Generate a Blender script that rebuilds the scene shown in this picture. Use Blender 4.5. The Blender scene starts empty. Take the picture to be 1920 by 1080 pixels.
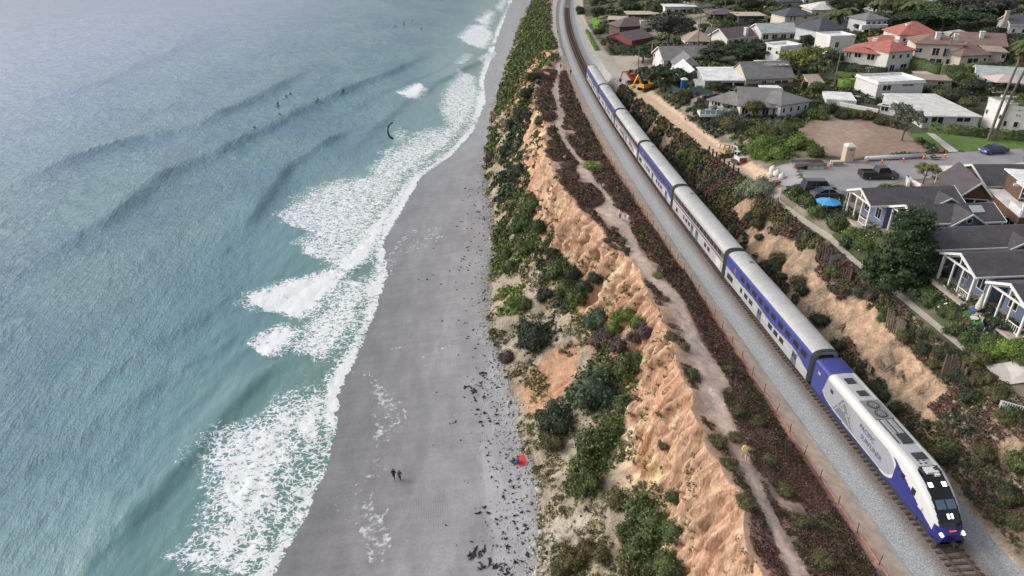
import bpy, math, random
import numpy as np
from mathutils import Vector, Matrix, Euler

random.seed(7)
RNG = np.random.default_rng(7)
SC = bpy.context.scene
COL = SC.collection

# ---------------------------------------------------------------- camera, world, sun, exposure
FPX, PIT, YAW = 1317.0, 0.5003, 0.109
CAM = np.array([-41.24, -59.55, 47.73])
cam_d = bpy.data.cameras.new('camera'); cam = bpy.data.objects.new('camera', cam_d); COL.objects.link(cam)
cam_d.sensor_width = 36.0; cam_d.lens = 36.0 * FPX / 1920.0
cam_d.clip_start = 0.5; cam_d.clip_end = 9000
cam.location = CAM; cam.rotation_euler = (math.pi / 2 - PIT, 0, -YAW)
SC.camera = cam

world = bpy.data.worlds.new('World'); SC.world = world; world.use_nodes = True
nt = world.node_tree; nt.nodes.clear()
sky = nt.nodes.new('ShaderNodeTexSky'); sky.sky_type = 'NISHITA'; sky.sun_disc = False
SUN_EL, SUN_AZ = math.radians(34), math.radians(288)      # azimuth clockwise from +Y
sky.sun_elevation = SUN_EL; sky.sun_rotation = SUN_AZ
sky.air_density = 1.0; sky.dust_density = 4.0; sky.ozone_density = 1.0
hs = nt.nodes.new('ShaderNodeHueSaturation'); hs.inputs['Saturation'].default_value = 0.35; hs.inputs['Value'].default_value = 1.0
bg = nt.nodes.new('ShaderNodeBackground'); bg.inputs['Strength'].default_value = 0.15
wo = nt.nodes.new('ShaderNodeOutputWorld')
nt.links.new(sky.outputs[0], hs.inputs['Color']); nt.links.new(hs.outputs[0], bg.inputs[0]); nt.links.new(bg.outputs[0], wo.inputs[0])
sun_d = bpy.data.lights.new('sun', 'SUN'); sun_d.energy = .8; sun_d.angle = math.radians(30); sun_d.color = (1.0, 0.95, 0.88)
sun = bpy.data.objects.new('sun', sun_d); COL.objects.link(sun)
sdir = Vector((math.sin(SUN_AZ) * math.cos(SUN_EL), math.cos(SUN_AZ) * math.cos(SUN_EL), math.sin(SUN_EL)))
sun.rotation_euler = sdir.to_track_quat('Z', 'Y').to_euler(); sun.location = (0, 0, 120)
SC.view_settings.view_transform = 'Standard'; SC.view_settings.look = 'None'
SC.view_settings.gamma = 1.0; SC.view_settings.use_curve_mapping = False
SC.view_settings.exposure = 0.2

# ---------------------------------------------------------------- measuring helpers
_F = np.array([math.sin(YAW) * math.cos(PIT), math.cos(YAW) * math.cos(PIT), -math.sin(PIT)])
_R = np.array([math.cos(YAW), -math.sin(YAW), 0.0]); _U = np.cross(_R, _F)
def at(px, py, z):
    d = _F + _R * ((px - 960) / FPX) - _U * ((py - 540) / FPX)
    return CAM + d * ((z - CAM[2]) / d[2])
def proj(P):
    X = np.asarray(P, float) - CAM; d = X @ _F; d = np.where(np.abs(d) < 1e-6, 1e-6, d)
    px = 960 + FPX * (X @ _R) / d; py = 540 - FPX * (X @ _U) / d
    px = np.where(d < 1, -9e4, px); return px, py
def ppm(p):                      # photograph pixels per metre at a world point
    return FPX / float((np.asarray(p) - CAM) @ _F)
def inpoly(px, py, poly):
    n = len(poly); ins = np.zeros(np.shape(px), bool); j = n - 1
    for i in range(n):
        xi, yi = poly[i]; xj, yj = poly[j]
        if yi != yj:
            c = ((yi > py) != (yj > py)) & (px < (xj - xi) * (py - yi) / (yj - yi) + xi)
            ins ^= c
        j = i
    return ins

# ---------------------------------------------------------------- noise
def _h(ix, iy, s):
    n = (ix.astype(np.int64) * 374761393 + iy.astype(np.int64) * 668265263 + s * 974634777) & 0xffffffff
    n = ((n ^ (n >> 13)) * 1274126177) & 0xffffffff
    return ((n ^ (n >> 16)) & 0xffff) / 65535.0
def vn(x, y, s=0):
    x = np.asarray(x, float); y = np.asarray(y, float)
    ix = np.floor(x); iy = np.floor(y); fx = x - ix; fy = y - iy
    fx = fx * fx * (3 - 2 * fx); fy = fy * fy * (3 - 2 * fy)
    a = _h(ix, iy, s); b = _h(ix + 1, iy, s); c = _h(ix, iy + 1, s); d = _h(ix + 1, iy + 1, s)
    return (a + (b - a) * fx) * (1 - fy) + (c + (d - c) * fx) * fy
def fbm(x, y, s=0, o=4):
    r = 0; a = 1; t = 0
    for k in range(o):
        r = r + a * vn(x, y, s + k * 17); t += a; a *= .5; x = np.asarray(x) * 2.03 + 5.1; y = np.asarray(y) * 2.03 + 1.7
    return r / t * 2 - 1

# ---------------------------------------------------------------- materials
def lin(c):
    return tuple(((v / 255) / 12.92 if v / 255 <= .04045 else ((v / 255 + .055) / 1.055) ** 2.4) for v in c)
MATS = {}
def mat(name, col, rough=.8, var=.0, vscale=1.0, bump=0.0, bscale=5.0, metal=0.0, attr=None, emit=0, spec=.5, coat=0, var2=None, stretch=None, alpha=None):
    """principled material: colour, soft noise variation, bump, optional colour attribute multiply"""
    if name in MATS: return MATS[name]
    m = bpy.data.materials.new(name); m.use_nodes = True; t = m.node_tree; N = t.nodes; L = t.links
    b = N['Principled BSDF']; b.inputs['Roughness'].default_value = rough; b.inputs['Metallic'].default_value = metal
    b.inputs['Specular IOR Level'].default_value = spec; b.inputs['Coat Weight'].default_value = coat
    c = tuple(col) + (1,)
    b.inputs['Base Color'].default_value = c; m.diffuse_color = c
    src = None; tc = None
    if var or bump or var2:
        g = N.new('ShaderNodeNewGeometry'); tc = g.outputs['Position']
        if stretch:
            mp = N.new('ShaderNodeMapping'); mp.inputs['Scale'].default_value = stretch; L.new(tc, mp.inputs[0]); tc = mp.outputs[0]
    if attr:
        a = N.new('ShaderNodeAttribute'); a.attribute_name = attr
        mx = N.new('ShaderNodeMix'); mx.data_type = 'RGBA'; mx.blend_type = 'MULTIPLY'; mx.inputs[0].default_value = 1
        mx.inputs[6].default_value = c; L.new(a.outputs['Color'], mx.inputs[7]); src = mx.outputs[2]
    for (amt, sc) in ((var, vscale), (var2 or (0, 1))):
        if amt:
            n = N.new('ShaderNodeTexNoise'); n.inputs['Scale'].default_value = sc; n.inputs['Detail'].default_value = 6
            L.new(tc, n.inputs['Vector'])
            r = N.new('ShaderNodeMapRange'); r.inputs[1].default_value = .3; r.inputs[2].default_value = .7
            r.inputs[3].default_value = 1 - amt; r.inputs[4].default_value = 1 + amt; L.new(n.outputs[0], r.inputs[0])
            mx = N.new('ShaderNodeMix'); mx.data_type = 'RGBA'; mx.blend_type = 'MULTIPLY'; mx.inputs[0].default_value = 1
            if src: L.new(src, mx.inputs[6])
            else: mx.inputs[6].default_value = c
            L.new(r.outputs[0], mx.inputs[7]); src = mx.outputs[2]
    if src: L.new(src, b.inputs['Base Color'])
    if bump:
        n = N.new('ShaderNodeTexNoise'); n.inputs['Scale'].default_value = bscale; n.inputs['Detail'].default_value = 5; L.new(tc, n.inputs['Vector'])
        bp = N.new('ShaderNodeBump'); bp.inputs['Strength'].default_value = 1; bp.inputs['Distance'].default_value = bump
        L.new(n.outputs[0], bp.inputs['Height']); L.new(bp.outputs[0], b.inputs['Normal'])
    if emit:
        b.inputs['Emission Color'].default_value = c; b.inputs['Emission Strength'].default_value = emit
    MATS[name] = m; return m
def P(name, rgb, rough=.7, **k): return mat(name, lin(rgb), rough, **k)

# ---------------------------------------------------------------- mesh helpers
def raw_mesh(name, V, F, colors=None, smooth=False, fattr=None):
    """fast mesh from numpy; F all tris or all quads"""
    V = np.asarray(V, np.float32); F = np.asarray(F, np.int32); k = F.shape[1]
    me = bpy.data.meshes.new(name); me.vertices.add(len(V)); me.vertices.foreach_set('co', V.ravel())
    me.loops.add(F.size); me.loops.foreach_set('vertex_index', F.ravel())
    me.polygons.add(len(F)); me.polygons.foreach_set('loop_start', np.arange(0, F.size, k, dtype=np.int32))
    try: me.polygons.foreach_set('loop_total', np.full(len(F), k, np.int32))
    except Exception: pass
    if smooth: me.polygons.foreach_set('use_smooth', np.ones(len(F), bool))
    me.update(calc_edges=True)
    if colors is not None:
        a = me.color_attributes.new('Col', 'FLOAT_COLOR', 'POINT')
        c = np.ones((len(V), 4), np.float32); c[:, :3] = colors; a.data.foreach_set('color', c.ravel())
    if fattr:
        for k2, v in fattr.items():
            a = me.attributes.new(k2, 'FLOAT', 'POINT'); a.data.foreach_set('value', np.asarray(v, np.float32).ravel())
    return me
def link(name, me, m, parent=None, kind=None):
    o = bpy.data.objects.new(name, me); COL.objects.link(o)
    if m is not None and len(me.materials) == 0: me.materials.append(m)
    if parent is not None: o.parent = parent
    if kind: o['kind'] = kind
    return o
class MB:
    def __init__(s): s.v = []; s.f = []
    def add(s, V, F):
        n = len(s.v); s.v += [tuple(map(float, p)) for p in V]; s.f += [tuple(i + n for i in f) for f in F]; return s
    def box(s, cx, cy, cz, sx, sy, sz, rz=0, rx=0, ry=0):
        V = [(x * sx / 2, y * sy / 2, z * sz / 2) for z in (-1, 1) for y in (-1, 1) for x in (-1, 1)]
        if rz or rx or ry:
            M = Euler((rx, ry, rz)).to_matrix(); V = [tuple(M @ Vector(p)) for p in V]
        V = [(p[0] + cx, p[1] + cy, p[2] + cz) for p in V]
        return s.add(V, [(0, 2, 3, 1), (4, 5, 7, 6), (0, 1, 5, 4), (2, 6, 7, 3), (0, 4, 6, 2), (1, 3, 7, 5)])
    def tube(s, pts, rad, n=8, cap=True):
        pts = [Vector(p) for p in pts]
        if not hasattr(rad, '__len__'): rad = [rad] * len(pts)
        rings = []
        for i, p in enumerate(pts):
            d = (pts[min(i + 1, len(pts) - 1)] - pts[max(i - 1, 0)]).normalized()
            a = d.cross(Vector((0, 0, 1)) if abs(d.z) < .9 else Vector((1, 0, 0))).normalized(); b = d.cross(a)
            rings.append([p + (a * math.cos(2 * math.pi * k / n) + b * math.sin(2 * math.pi * k / n)) * rad[i] for k in range(n)])
        V = [q for r in rings for q in r]; F = []
        for i in range(len(pts) - 1):
            for k in range(n): F.append((i * n + k, i * n + (k + 1) % n, (i + 1) * n + (k + 1) % n, (i + 1) * n + k))
        if cap: F.append(tuple(range(n))[::-1]); F.append(tuple((len(pts) - 1) * n + k for k in range(n)))
        return s.add(V, F)
    def prism(s, poly, axis, a, b):
        """poly of 2-D points extruded along axis 'x','y' or 'z' from a to b"""
        n = len(poly)
        def pt(p, t): return {'x': (t, p[0], p[1]), 'y': (p[0], t, p[1]), 'z': (p[0], p[1], t)}[axis]
        V = [pt(p, a) for p in poly] + [pt(p, b) for p in poly]
        F = [tuple(range(n))[::-1], tuple(range(n, 2 * n))] + [(i, (i + 1) % n, n + (i + 1) % n, n + i) for i in range(n)]
        return s.add(V, F)
    def build(s, name, m, parent=None, smooth=False, bevel=0, kind=None):
        me = bpy.data.meshes.new(name); me.from_pydata(s.v, [], s.f)
        import bmesh
        bm = bmesh.new(); bm.from_mesh(me); bmesh.ops.recalc_face_normals(bm, faces=bm.faces[:])
        if bevel: bmesh.ops.bevel(bm, geom=bm.edges[:], offset=bevel, segments=2, affect='EDGES', profile=.6)
        bm.to_mesh(me); bm.free()
        if smooth:
            for p in me.polygons: p.use_smooth = True
        return link(name, me, m, parent, kind)
def tag(o, label=None, cat=None, group=None, kind=None):
    if label: o['label'] = label
    if cat: o['category'] = cat
    if group: o['group'] = group
    if kind: o['kind'] = kind
    return o
def thing(name, label, cat, loc=(0, 0, 0), rz=0, group=None, rx=0, ry=0):
    o = bpy.data.objects.new(name, None); COL.objects.link(o); o.empty_display_size = .5
    o.location = tuple(map(float, loc)); o.rotation_euler = (rx, ry, rz); return tag(o, label, cat, group)
def copy_tree(o, parent=None):
    c = o.copy(); COL.objects.link(c); c.parent = parent
    for ch in list(o.children): copy_tree(ch, c)
    return c
def place(o, loc, rz=0, s=1.0, label=None, group=None):
    o.location = tuple(map(float, loc)); o.rotation_euler = (0, 0, rz); o.scale = (s, s, s) if not hasattr(s, '__len__') else s
    if label: o['label'] = label
    if group: o['group'] = group
    return o

# ---------------------------------------------------------------- the lie of the land
def trackx(y):
    y = np.asarray(y, float); return np.where(y < 0, 0.0, np.where(y < 400, 2.8e-4 * y * y, 44.8 + .224 * (y - 400)))
Y0, Y1 = -48.0, 900.0
def curve(pts, far=None):
    a = np.array(sorted(pts, key=lambda p: p[1]), float); return a[:, 1], a[:, 0]
CX = {
 'W': [(-78,-48),(-62,-4),(-59.5,5),(-58,13),(-57.5,21),(-58,30),(-55,46),(-52.5,68),(-54,85),(-51,100),(-46,126),(-37,144),(-29,168),(-22,207),(-20,244),(0,380),(23,524),(110,900)],
 'foot': [(-33,-48),(-33,-8),(-32,-3),(-31,6),(-32,11),(-32,21),(-33,32),(-34,45),(-32,66),(-30,78),(-29,111),(-28,132),(-20,192),(-13,235),(11,376),(36,507),(122,900)],
 'mid': [(-22,-48),(-21,-18),(-20,-10),(-19.5,-3),(-17.5,13),(-16.5,21),(-16.5,28),(-18,39),(-20,48),(-21.5,58),(-21.8,74),(-21.5,101),(-17.5,134),(-14,172),(-7,205),(-1,260),(19,376),(46,507),(132,900)],
 'rim': [(-19.5,-48),(-19,-25),(-18,-19),(-18,-11),(-17,-3),(-16,3),(-15.5,10),(-14.5,18),(-14.3,25),(-15.5,32),(-17,41),(-19,52),(-19.5,66),(-19,80),(-16,98),(-14.5,130),(-9,161),(1,186),(6,220),(10,260),(28,376),(56,507),(143,900)],
}
CXI = {k: curve(v) for k, v in CX.items()}
def cx(k, y):
    y = np.asarray(y, float)
    if k in CXI: return np.interp(y, *CXI[k])
    t = trackx(y)
    if k == 'Wout': return cx('W', y) - 60
    if k == 'fence': return t + np.interp(y, [-48, -13, 26, 54, 93, 170, 200], [-7.2, -7, -6.2, -6.6, -7.2, -6.8, -5.6])
    if k == 'bl': return t - 4.2
    if k == 'b1': return t - 1.9
    if k == 'b2': return t + 1.9
    if k == 'br': return t + 3.8
    if k == 'toe': return t + 4.8
    if k == 'E': return np.interp(y, [-48,-10,-3,12,41,50,60,93,120,150,200,300,400,900], [12.8,12.6,11.2,11.5,10.6,10.4,10.2,9.6,10,12.5,18,32,51,163])
    if k == 'P': return cx('E', y) + np.interp(y, [-48,41,60,120,150], [1.6,1.4,3.4,4,5])
    if k == 'P2': return cx('P', y) + np.interp(y, [-48,30,45,100,150,200], [2.6,2.6,5,9,18,26])
    if k == 'P3': return cx('P2', y) + 60
    if k == 'P4': return cx('P3', y) + 150
    if k == 'P5': return cx('P4', y) + 2800
def cz(k, y):
    y = np.asarray(y, float); o = np.ones_like(y)
    if k == 'Wout': return -21 * o
    if k == 'W': return -18.0 * o
    if k == 'foot': return -16 * o
    if k == 'mid': return np.interp(y, [-48, 60, 130, 180, 260], [-8.8, -8.0, -7.5, -8, -9])
    if k == 'rim': return np.interp(y, [-48, -20, 20, 150, 180, 200], [4.2, 4, 3, 2.6, 1.2, .3])
    if k == 'fence': return .3 * o
    if k in ('bl', 'br'): return -.62 * o
    if k in ('b1', 'b2'): return -.27 * o
    if k == 'toe': return -.5 * o
    if k == 'E': return np.interp(y, [-48, 45, 60, 95, 130, 165, 200], [6.8, 6.8, 6, 5.2, 3.4, .8, -.2])
    if k == 'P': return cz('E', y) + .2
    if k == 'P2': return np.interp(y, [-48, 90, 130, 200, 400], [9.5, 9.5, 7.5, 5, 6])
    if k == 'P3': return np.interp(y, [-48, 60, 100, 200, 400], [9.5, 9.5, 10.5, 12, 14])
    if k == 'P4': return np.interp(y, [-48, 60, 200, 400], [12, 14, 20, 26])
    if k == 'P5': return 40 * o
KEYS = ['Wout', 'W', 'foot', 'mid', 'rim', 'fence', 'bl', 'b1', 'b2', 'br', 'toe', 'E', 'P', 'P2', 'P3', 'P4', 'P5']
def H(x, y):
    x = np.asarray(x, float); y = np.asarray(y, float)
    xs = [cx(k, y) for k in KEYS]; zs = [cz(k, y) for k in KEYS]
    z = np.where(x < xs[0], zs[0], zs[-1])
    for i in range(len(KEYS) - 1):
        m = (x >= xs[i]) & (x < xs[i + 1]); t = (x - xs[i]) / np.maximum(xs[i + 1] - xs[i], 1e-3)
        z = np.where(m, zs[i] + (zs[i + 1] - zs[i]) * t, z)
    return z
def ground(px, py):
    """the point of the ground seen at a pixel of the photograph"""
    d = _F + _R * ((px - 960) / FPX) - _U * ((py - 540) / FPX)
    t = np.exp(np.linspace(math.log(30), math.log(1500), 1500))
    Pn = CAM + t[:, None] * d; dz = Pn[:, 2] - H(Pn[:, 0], Pn[:, 1])
    i = int(np.argmax(dz < 0))
    if dz[i] >= 0: i = len(t) - 1
    a, b = dz[i - 1], dz[i]; k = a / (a - b) if a != b else 0
    return Pn[i - 1] + (Pn[i] - Pn[i - 1]) * k
# ================================================================ TERRAIN
_cx0 = cx
def cx(k, y):
    v = _cx0(k, y); y = np.asarray(y, float)
    if k == 'rim': v = v + .9 * fbm(y / 6.0, 3.3, 5, 3) + .5 * fbm(y / 1.6, 9.1, 6, 2)
    if k == 'mid': v = v - 1.1 * np.clip((140 - y) / 30, 0, 1) + 1.3 * fbm(y / 7.0, 13.3, 8, 3)
    if k == 'foot': v = v + .9 * fbm(y / 5.0, 23.3, 9, 3)
    if k == 'mid': v = np.minimum(v, _cx0('rim', y) - .9)
    return v
ys = [Y0]
while ys[-1] < Y1: ys.append(ys[-1] + max(.24, (ys[-1] + 62) * .006))
YS = np.array(ys)

TRAIL_L = [(1042,118),(1040,150),(1028,170),(1036,185),(1040,200),(1040,215),(1040,240),(1050,262),(1065,285),(1083,305),(1076,337),(1108,345),(1126,360),(1132,377),(1110,392),(1122,408),(1158,428),(1175,470),(1195,500),(1218,530),(1258,565),(1270,600),(1285,640),(1292,680),(1315,710),(1314,740),(1324,770),(1352,800),(1367,822),(1385,860),(1400,897),(1422,942),(1450,997),(1482,1085)]
TRAIL_R = [(1056,118),(1051,150),(1050,170),(1052,185),(1053,200),(1062,215),(1054,240),(1064,262),(1080,285),(1096,305),(1115,335),(1135,355),(1150,377),(1162,392),(1180,410),(1183,430),(1202,470),(1224,500),(1252,530),(1282,565),(1298,600),(1315,640),(1342,680),(1360,710),(1352,740),(1365,770),(1376,800),(1387,822),(1402,860),(1420,897),(1438,942),(1468,997),(1518,1085)]
TRAIL = TRAIL_L + TRAIL_R[::-1]
def paint(Pt, base, layers, jit=5, soft=3, base_col=None):
    """ground cover colours: which earth, sand or growth lies where"""
    col = np.tile(np.array(lin(base)), (len(Pt), 1)); px0, py0 = proj(Pt); sc0 = FPX / np.maximum((Pt - CAM) @ _F, 5)
    if base_col is not None: col = base_col.copy()
    for L in layers:
        poly, c = L[0], np.array(lin(L[1])); st = L[2] if len(L) > 2 else 1.0; w = 0
        q = np.array(poly, float); mg = 28
        I = np.nonzero((px0 > q[:, 0].min() - mg) & (px0 < q[:, 0].max() + mg) & (py0 > q[:, 1].min() - mg) & (py0 < q[:, 1].max() + mg))[0]
        if len(I) == 0: continue
        x, y, px, py, sc = Pt[I, 0], Pt[I, 1], px0[I], py0[I], sc0[I]
        for k in range(soft):
            jx = fbm(x * .6, y * .6, 40 + k, 3) * sc * .9 + (RNG.random(len(x)) - .5) * sc * .35
            jy = fbm(x * .6, y * .6, 60 + k, 3) * sc * .6
            w = w + inpoly(px + jx, py + jy, poly)
        w = (w / soft * st)[:, None]; col[I] = col[I] * (1 - w) + c * w
    return col
def gridF(ny, nu):
    i = np.arange((ny - 1) * (nu - 1)); a = (i // (nu - 1)) * nu + i % (nu - 1)
    return np.stack([a, a + 1, a + nu + 1, a + nu], 1)
def strip(keys, ns, pw=1.0, YS=None):
    YS = globals()['YS'] if YS is None else YS
    XS, ZS, UU = [], [], []
    for i in range(len(keys) - 1):
        t = np.linspace(0, 1, ns[i] + 1)[(0 if i == 0 else 1):]
        xa, xb = cx(keys[i], YS)[:, None], cx(keys[i + 1], YS)[:, None]
        za, zb = cz(keys[i], YS)[:, None], cz(keys[i + 1], YS)[:, None]
        XS.append(xa + (xb - xa) * t); ZS.append(za + (zb - za) * (t ** pw if i == 0 else t)); UU.append(np.tile(t + i, (len(YS), 1)))
    X = np.concatenate(XS, 1); Z = np.concatenate(ZS, 1); U = np.concatenate(UU, 1); Y = np.tile(YS[:, None], (1, X.shape[1]))
    return X, Y, Z, U
def ground_mat(name, rough=.9, var=.18, vs=1.2, bump=.05, bs=4, var2=(.12, 9), stretch=None):
    return mat(name, (1, 1, 1), rough, var, vs, bump, bs, attr='Col', var2=var2, spec=.2, stretch=stretch)
def surface(name, X, Y, Z, cols, m, kind='structure', smooth=True, fattr=None):
    V = np.stack([X.ravel(), Y.ravel(), Z.ravel()], 1)
    me = raw_mesh(name, V, gridF(*X.shape), cols(V) if callable(cols) else cols, smooth, fattr)
    return link(name, me, m, kind=kind)

# ---- cliff
ys = [Y0]
while ys[-1] < Y1: ys.append(ys[-1] + max(.17, (ys[-1] + 62) * .0036))
X, Y, Z, U = strip(['foot', 'mid', 'rim'], [80, 60], 1.15, np.array(ys))
far = np.clip((320 - Y) / 150, 0, 1)
win = np.clip(np.sin(np.clip(U, 0, 1) * np.pi), 0, 1) * (U < 1)
Z = Z + win * far * (1.5 * fbm(X * .13, Y * .13, 1) + .55 * fbm(X * .5, Y * .5, 2) + .22 * fbm(X * 1.7, Y * 1.7, 3, 3))
up = np.clip((U - .85) / .3, 0, 1) * np.clip((2.0 - U) / .08, 0, 1)
rid = 1 - np.abs(fbm(Y * .42, Z * .07, 11, 4)) * 2.2
X = X + .28 * up * far * fbm(Z * 1.15 + .1 * Y, Y * .05, 16, 2) + up * far * (.35 + .9 * vn(Y * .07, Z * 0 + 3, 19)) * (1.7 * fbm(Y * .2, Z * .05, 12, 3) + 1.1 * rid - .6 + .9 * (1 - 2.4 * np.abs(fbm(Y * .95 + .3 * Z, Z * .12, 13, 3))) - .4 + .38 * fbm(Y * 2.4, Z * .35, 14, 3) + .16 * fbm(Y * 1.5, Z * 3.0, 15, 2) - 1.0 * np.clip(1 - 8 * np.abs(fbm(Y * .38, Z * .06, 17, 3)), 0, 1) * -1 + .55 * np.clip(1 - 7 * np.abs(fbm(Y * 1.1, Z * .10, 18, 3)), 0, 1))
CLIFF = (X.copy(), Y.copy(), Z.copy(), U.copy())
def cliff_cols(V):
    u = U.ravel(); x, y, z = V.T
    lo = np.array(lin((166, 154, 138))); hi = np.array(lin((196, 160, 134))); rust = np.array(lin((180, 124, 86))); cream = np.array(lin((226, 208, 172)))
    t = np.clip((u - .75) / .3, 0, 1)[:, None]; c = lo * (1 - t) + hi * t
    n = np.clip(fbm(y * .28, z * .12, 21, 4) * 2.8 - .3, 0, 1)[:, None] * t * .7; c = c * (1 - n) + rust * n
    n = np.clip(fbm(y * .55, z * .16, 24, 4) * 2.6 - .5, 0, 1)[:, None] * (.25 + .6 * t); c = c * (1 - n) + cream * n
    n = np.clip(fbm(x * .2, y * .2, 27, 4) * 2.4 - .2, 0, 1)[:, None] * (1 - t) * .8; c = c * (1 - n) + np.array(lin((132, 122, 104))) * n
    base = paint(V, (0, 0, 0), []) * 0 + c
    px, py = proj(V)
    for poly, cc, st in [([(972,725),(1030,655),(1090,640),(1085,700),(1040,750),(1005,795),(985,770)], (190,146,114), .8),
                     ([(1148,735),(1166,735),(1178,775),(1150,778)], (228,212,172), .9), ([(1166,808),(1188,805),(1192,850),(1168,852)], (228,214,180), .9),
                     ([(1210,838),(1235,850),(1246,900),(1215,930)], (228,206,160), .9), ([(1200,810),(1225,810),(1215,900),(1195,870)], (180,120,80), .8),
                     ([(1180,370),(1220,455),(1235,500),(1180,480)], (216,182,156), .5), ([(900,980),(1100,960),(1110,1010),(1000,1080)], (190,182,170), .5)]:
        sc = FPX / np.maximum((V - CAM) @ _F, 5); w = 0
        for k in range(3): w = w + inpoly(px + fbm(x * .7, y * .7, 40 + k) * sc * 1.2, py + fbm(x * .7, y * .7, 50 + k) * sc * 1.2, poly)
        w = (w / 3 * st)[:, None]; base = base * (1 - w) + np.array(lin(cc)) * w
    n = (np.clip(fbm(y * 1.3, z * .5, 31, 3) * 3 - 1.2, 0, 1) * np.clip(2 - u, 0, 1) * .5)[:, None]
    base = base * (1 + t * (.20 * fbm(y * 2.3, z * .14, 37, 4) + .10 * fbm(y * .8, z * 1.3, 38, 3))[:, None])
    cr = np.clip(fbm(y * 1.7, z * .25, 35, 3) * 4 - 1.0, 0, 1)[:, None] * t * .65; base = base * (1 - cr) + np.array(lin((136, 102, 80))) * cr
    return base * (1 - n * .5)
surface('cliff', X, Y, Z, cliff_cols, mat('cliff_earth', (1, 1, 1), .95, .22, 1.3, .26, 3.0, attr='Col', var2=(.24, 7), spec=.1, stretch=(1, 1, .3)))
# ---- bluff top
def topdisp(X, Y, U, n, amp=.25, s=.25):
    w = np.clip(np.sin(np.clip(U / n, 0, 1) * np.pi) * 1.5, 0, 1)
    return w * (amp * fbm(X * s, Y * s, 71, 4))
X, Y, Z, U = strip(['rim', 'fence'], [60]); Z = Z + topdisp(X, Y, U, 1, .7, .18) * np.clip((200 - Y) / 100, 0, 1)
TOP = (X.copy(), Y.copy(), Z.copy(), U.copy())
def top_cols(V):
    x, y = V[:, 0], V[:, 1]
    c = paint(V, (140, 120, 110), [])
    n = np.clip(fbm(x * .35, y * .35, 33, 4) * 2 + .1, 0, 1)[:, None]; c = c * (1 - n) + np.array(lin((196, 166, 146))) * n
    u = U.ravel(); e = np.clip((.2 - u) / .2, 0, 1)[:, None]; c = c * (1 - e) + np.array(lin((208, 172, 146))) * e
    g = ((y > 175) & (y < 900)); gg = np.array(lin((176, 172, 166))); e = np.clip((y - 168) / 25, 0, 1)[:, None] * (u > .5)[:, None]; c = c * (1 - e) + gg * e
    L = paint(V, (0, 0, 0), [(TRAIL, (255, 255, 255))], soft=5)[:, :1]; c = c * (1 - L) + np.array(lin((210, 188, 172))) * L
    return c
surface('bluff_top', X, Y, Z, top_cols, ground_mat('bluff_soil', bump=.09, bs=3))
# ---- verge with red fence strip, then ballast
X, Y, Z, U = strip(['fence', 'bl'], [12]); Z = Z + topdisp(X, Y, U, 1, .12, .4)
def verge_cols(V):
    x, y = V[:, 0], V[:, 1]; u = U.ravel()[:, None]; c = paint(V, (202, 182, 162), [])
    e = np.clip((.13 - u) / .13, 0, 1) * .5 * np.clip((95 - y) / 20, 0, 1)[:, None]; c = c * (1 - e) + np.array(lin((196, 132, 118))) * e
    e = np.clip((u - .72 + .25 * fbm(x * .8, y * .8, 4)[:, None]) / .25, 0, 1); c = c * (1 - e) + np.array(lin((178, 178, 176))) * e
    return c
surface('dirt_verge', X, Y, Z, verge_cols, ground_mat('verge_soil', bump=.02))
X, Y, Z, U = strip(['bl', 'b1', 'b2', 'br', 'toe'], [8, 12, 8, 3]); Z = Z + .05 * fbm(X * 2, Y * 2, 8)
def bal_cols(V):
    u = U.ravel(); c = np.tile(np.array(lin((164, 166, 168))), (len(V), 1)); e = (np.clip((u - .6) / .5, 0, 1) * np.clip((2.4 - u) / .5, 0, 1) * .75)[:, None]
    return c * (1 - e) + np.array(lin((122, 104, 94))) * e
bm_ = mat('ballast_stone', (1, 1, 1), .9, .3, 8.0, .06, 11, attr='Col', var2=(.4, 16), spec=.2)
surface('ballast', X, Y, Z, bal_cols, bm_)
# ---- cutting slope east of the track
X, Y, Z, U = strip(['toe', 'E'], [64]); w = np.sin(np.clip(U, 0, 1) * np.pi)
Z = Z + w * np.clip(cz('E', Y) / 5, 0, 1) * (1.3 * fbm(X * .22, Y * .16, 81) + .6 * fbm(X * .7, Y * .7, 82) + .3 * fbm(X * 2.2, Y * 2.2, 83, 3) + .7 * (.5 - 2 * np.abs(fbm(Y * .55, X * .12, 86, 3))))
CUT = (X.copy(), Y.copy(), Z.copy(), U.copy())
def cut_cols(V):
    x, y = V[:, 0], V[:, 1]; u = U.ravel()
    c = paint(V, (150, 132, 114), [])
    n = np.clip(fbm(x * .2, y * .2, 84, 4) * 2.4 - .1, 0, 1)[:, None]; c = c * (1 - n) + np.array(lin((104, 98, 84))) * n
    SAND = [(1400,425),(1480,445),(1525,500),(1580,570),(1630,560),(1700,650),(1790,740),(1800,790),(1740,790),(1680,740),(1620,670),(1560,590),(1500,560),(1450,500),(1400,460)]
    L = paint(V, (0, 0, 0), [(SAND, (255, 255, 255)), ([(1895,890),(1920,880),(1920,950),(1900,940)], (255,255,255)), ([(1330,330),(1400,340),(1440,400),(1400,430),(1340,360)], (200,200,200)), ([(1140,130),(1200,170),(1290,260),(1260,270),(1200,215)], (190,190,190))], jit=9)[:, :1]
    L = L * np.clip(fbm(x * .5, y * .5, 85, 3) * 2 + .8, 0, 1)[:, None]
    c = c * (1 - L) + np.array(lin((190, 160, 134))) * L
    e = np.clip((.1 - u) / .1, 0, 1)[:, None]; c = c * (1 - e) + np.array(lin((186, 168, 150))) * e
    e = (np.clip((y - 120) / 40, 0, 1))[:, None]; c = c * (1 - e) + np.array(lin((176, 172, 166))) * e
    return c
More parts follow.
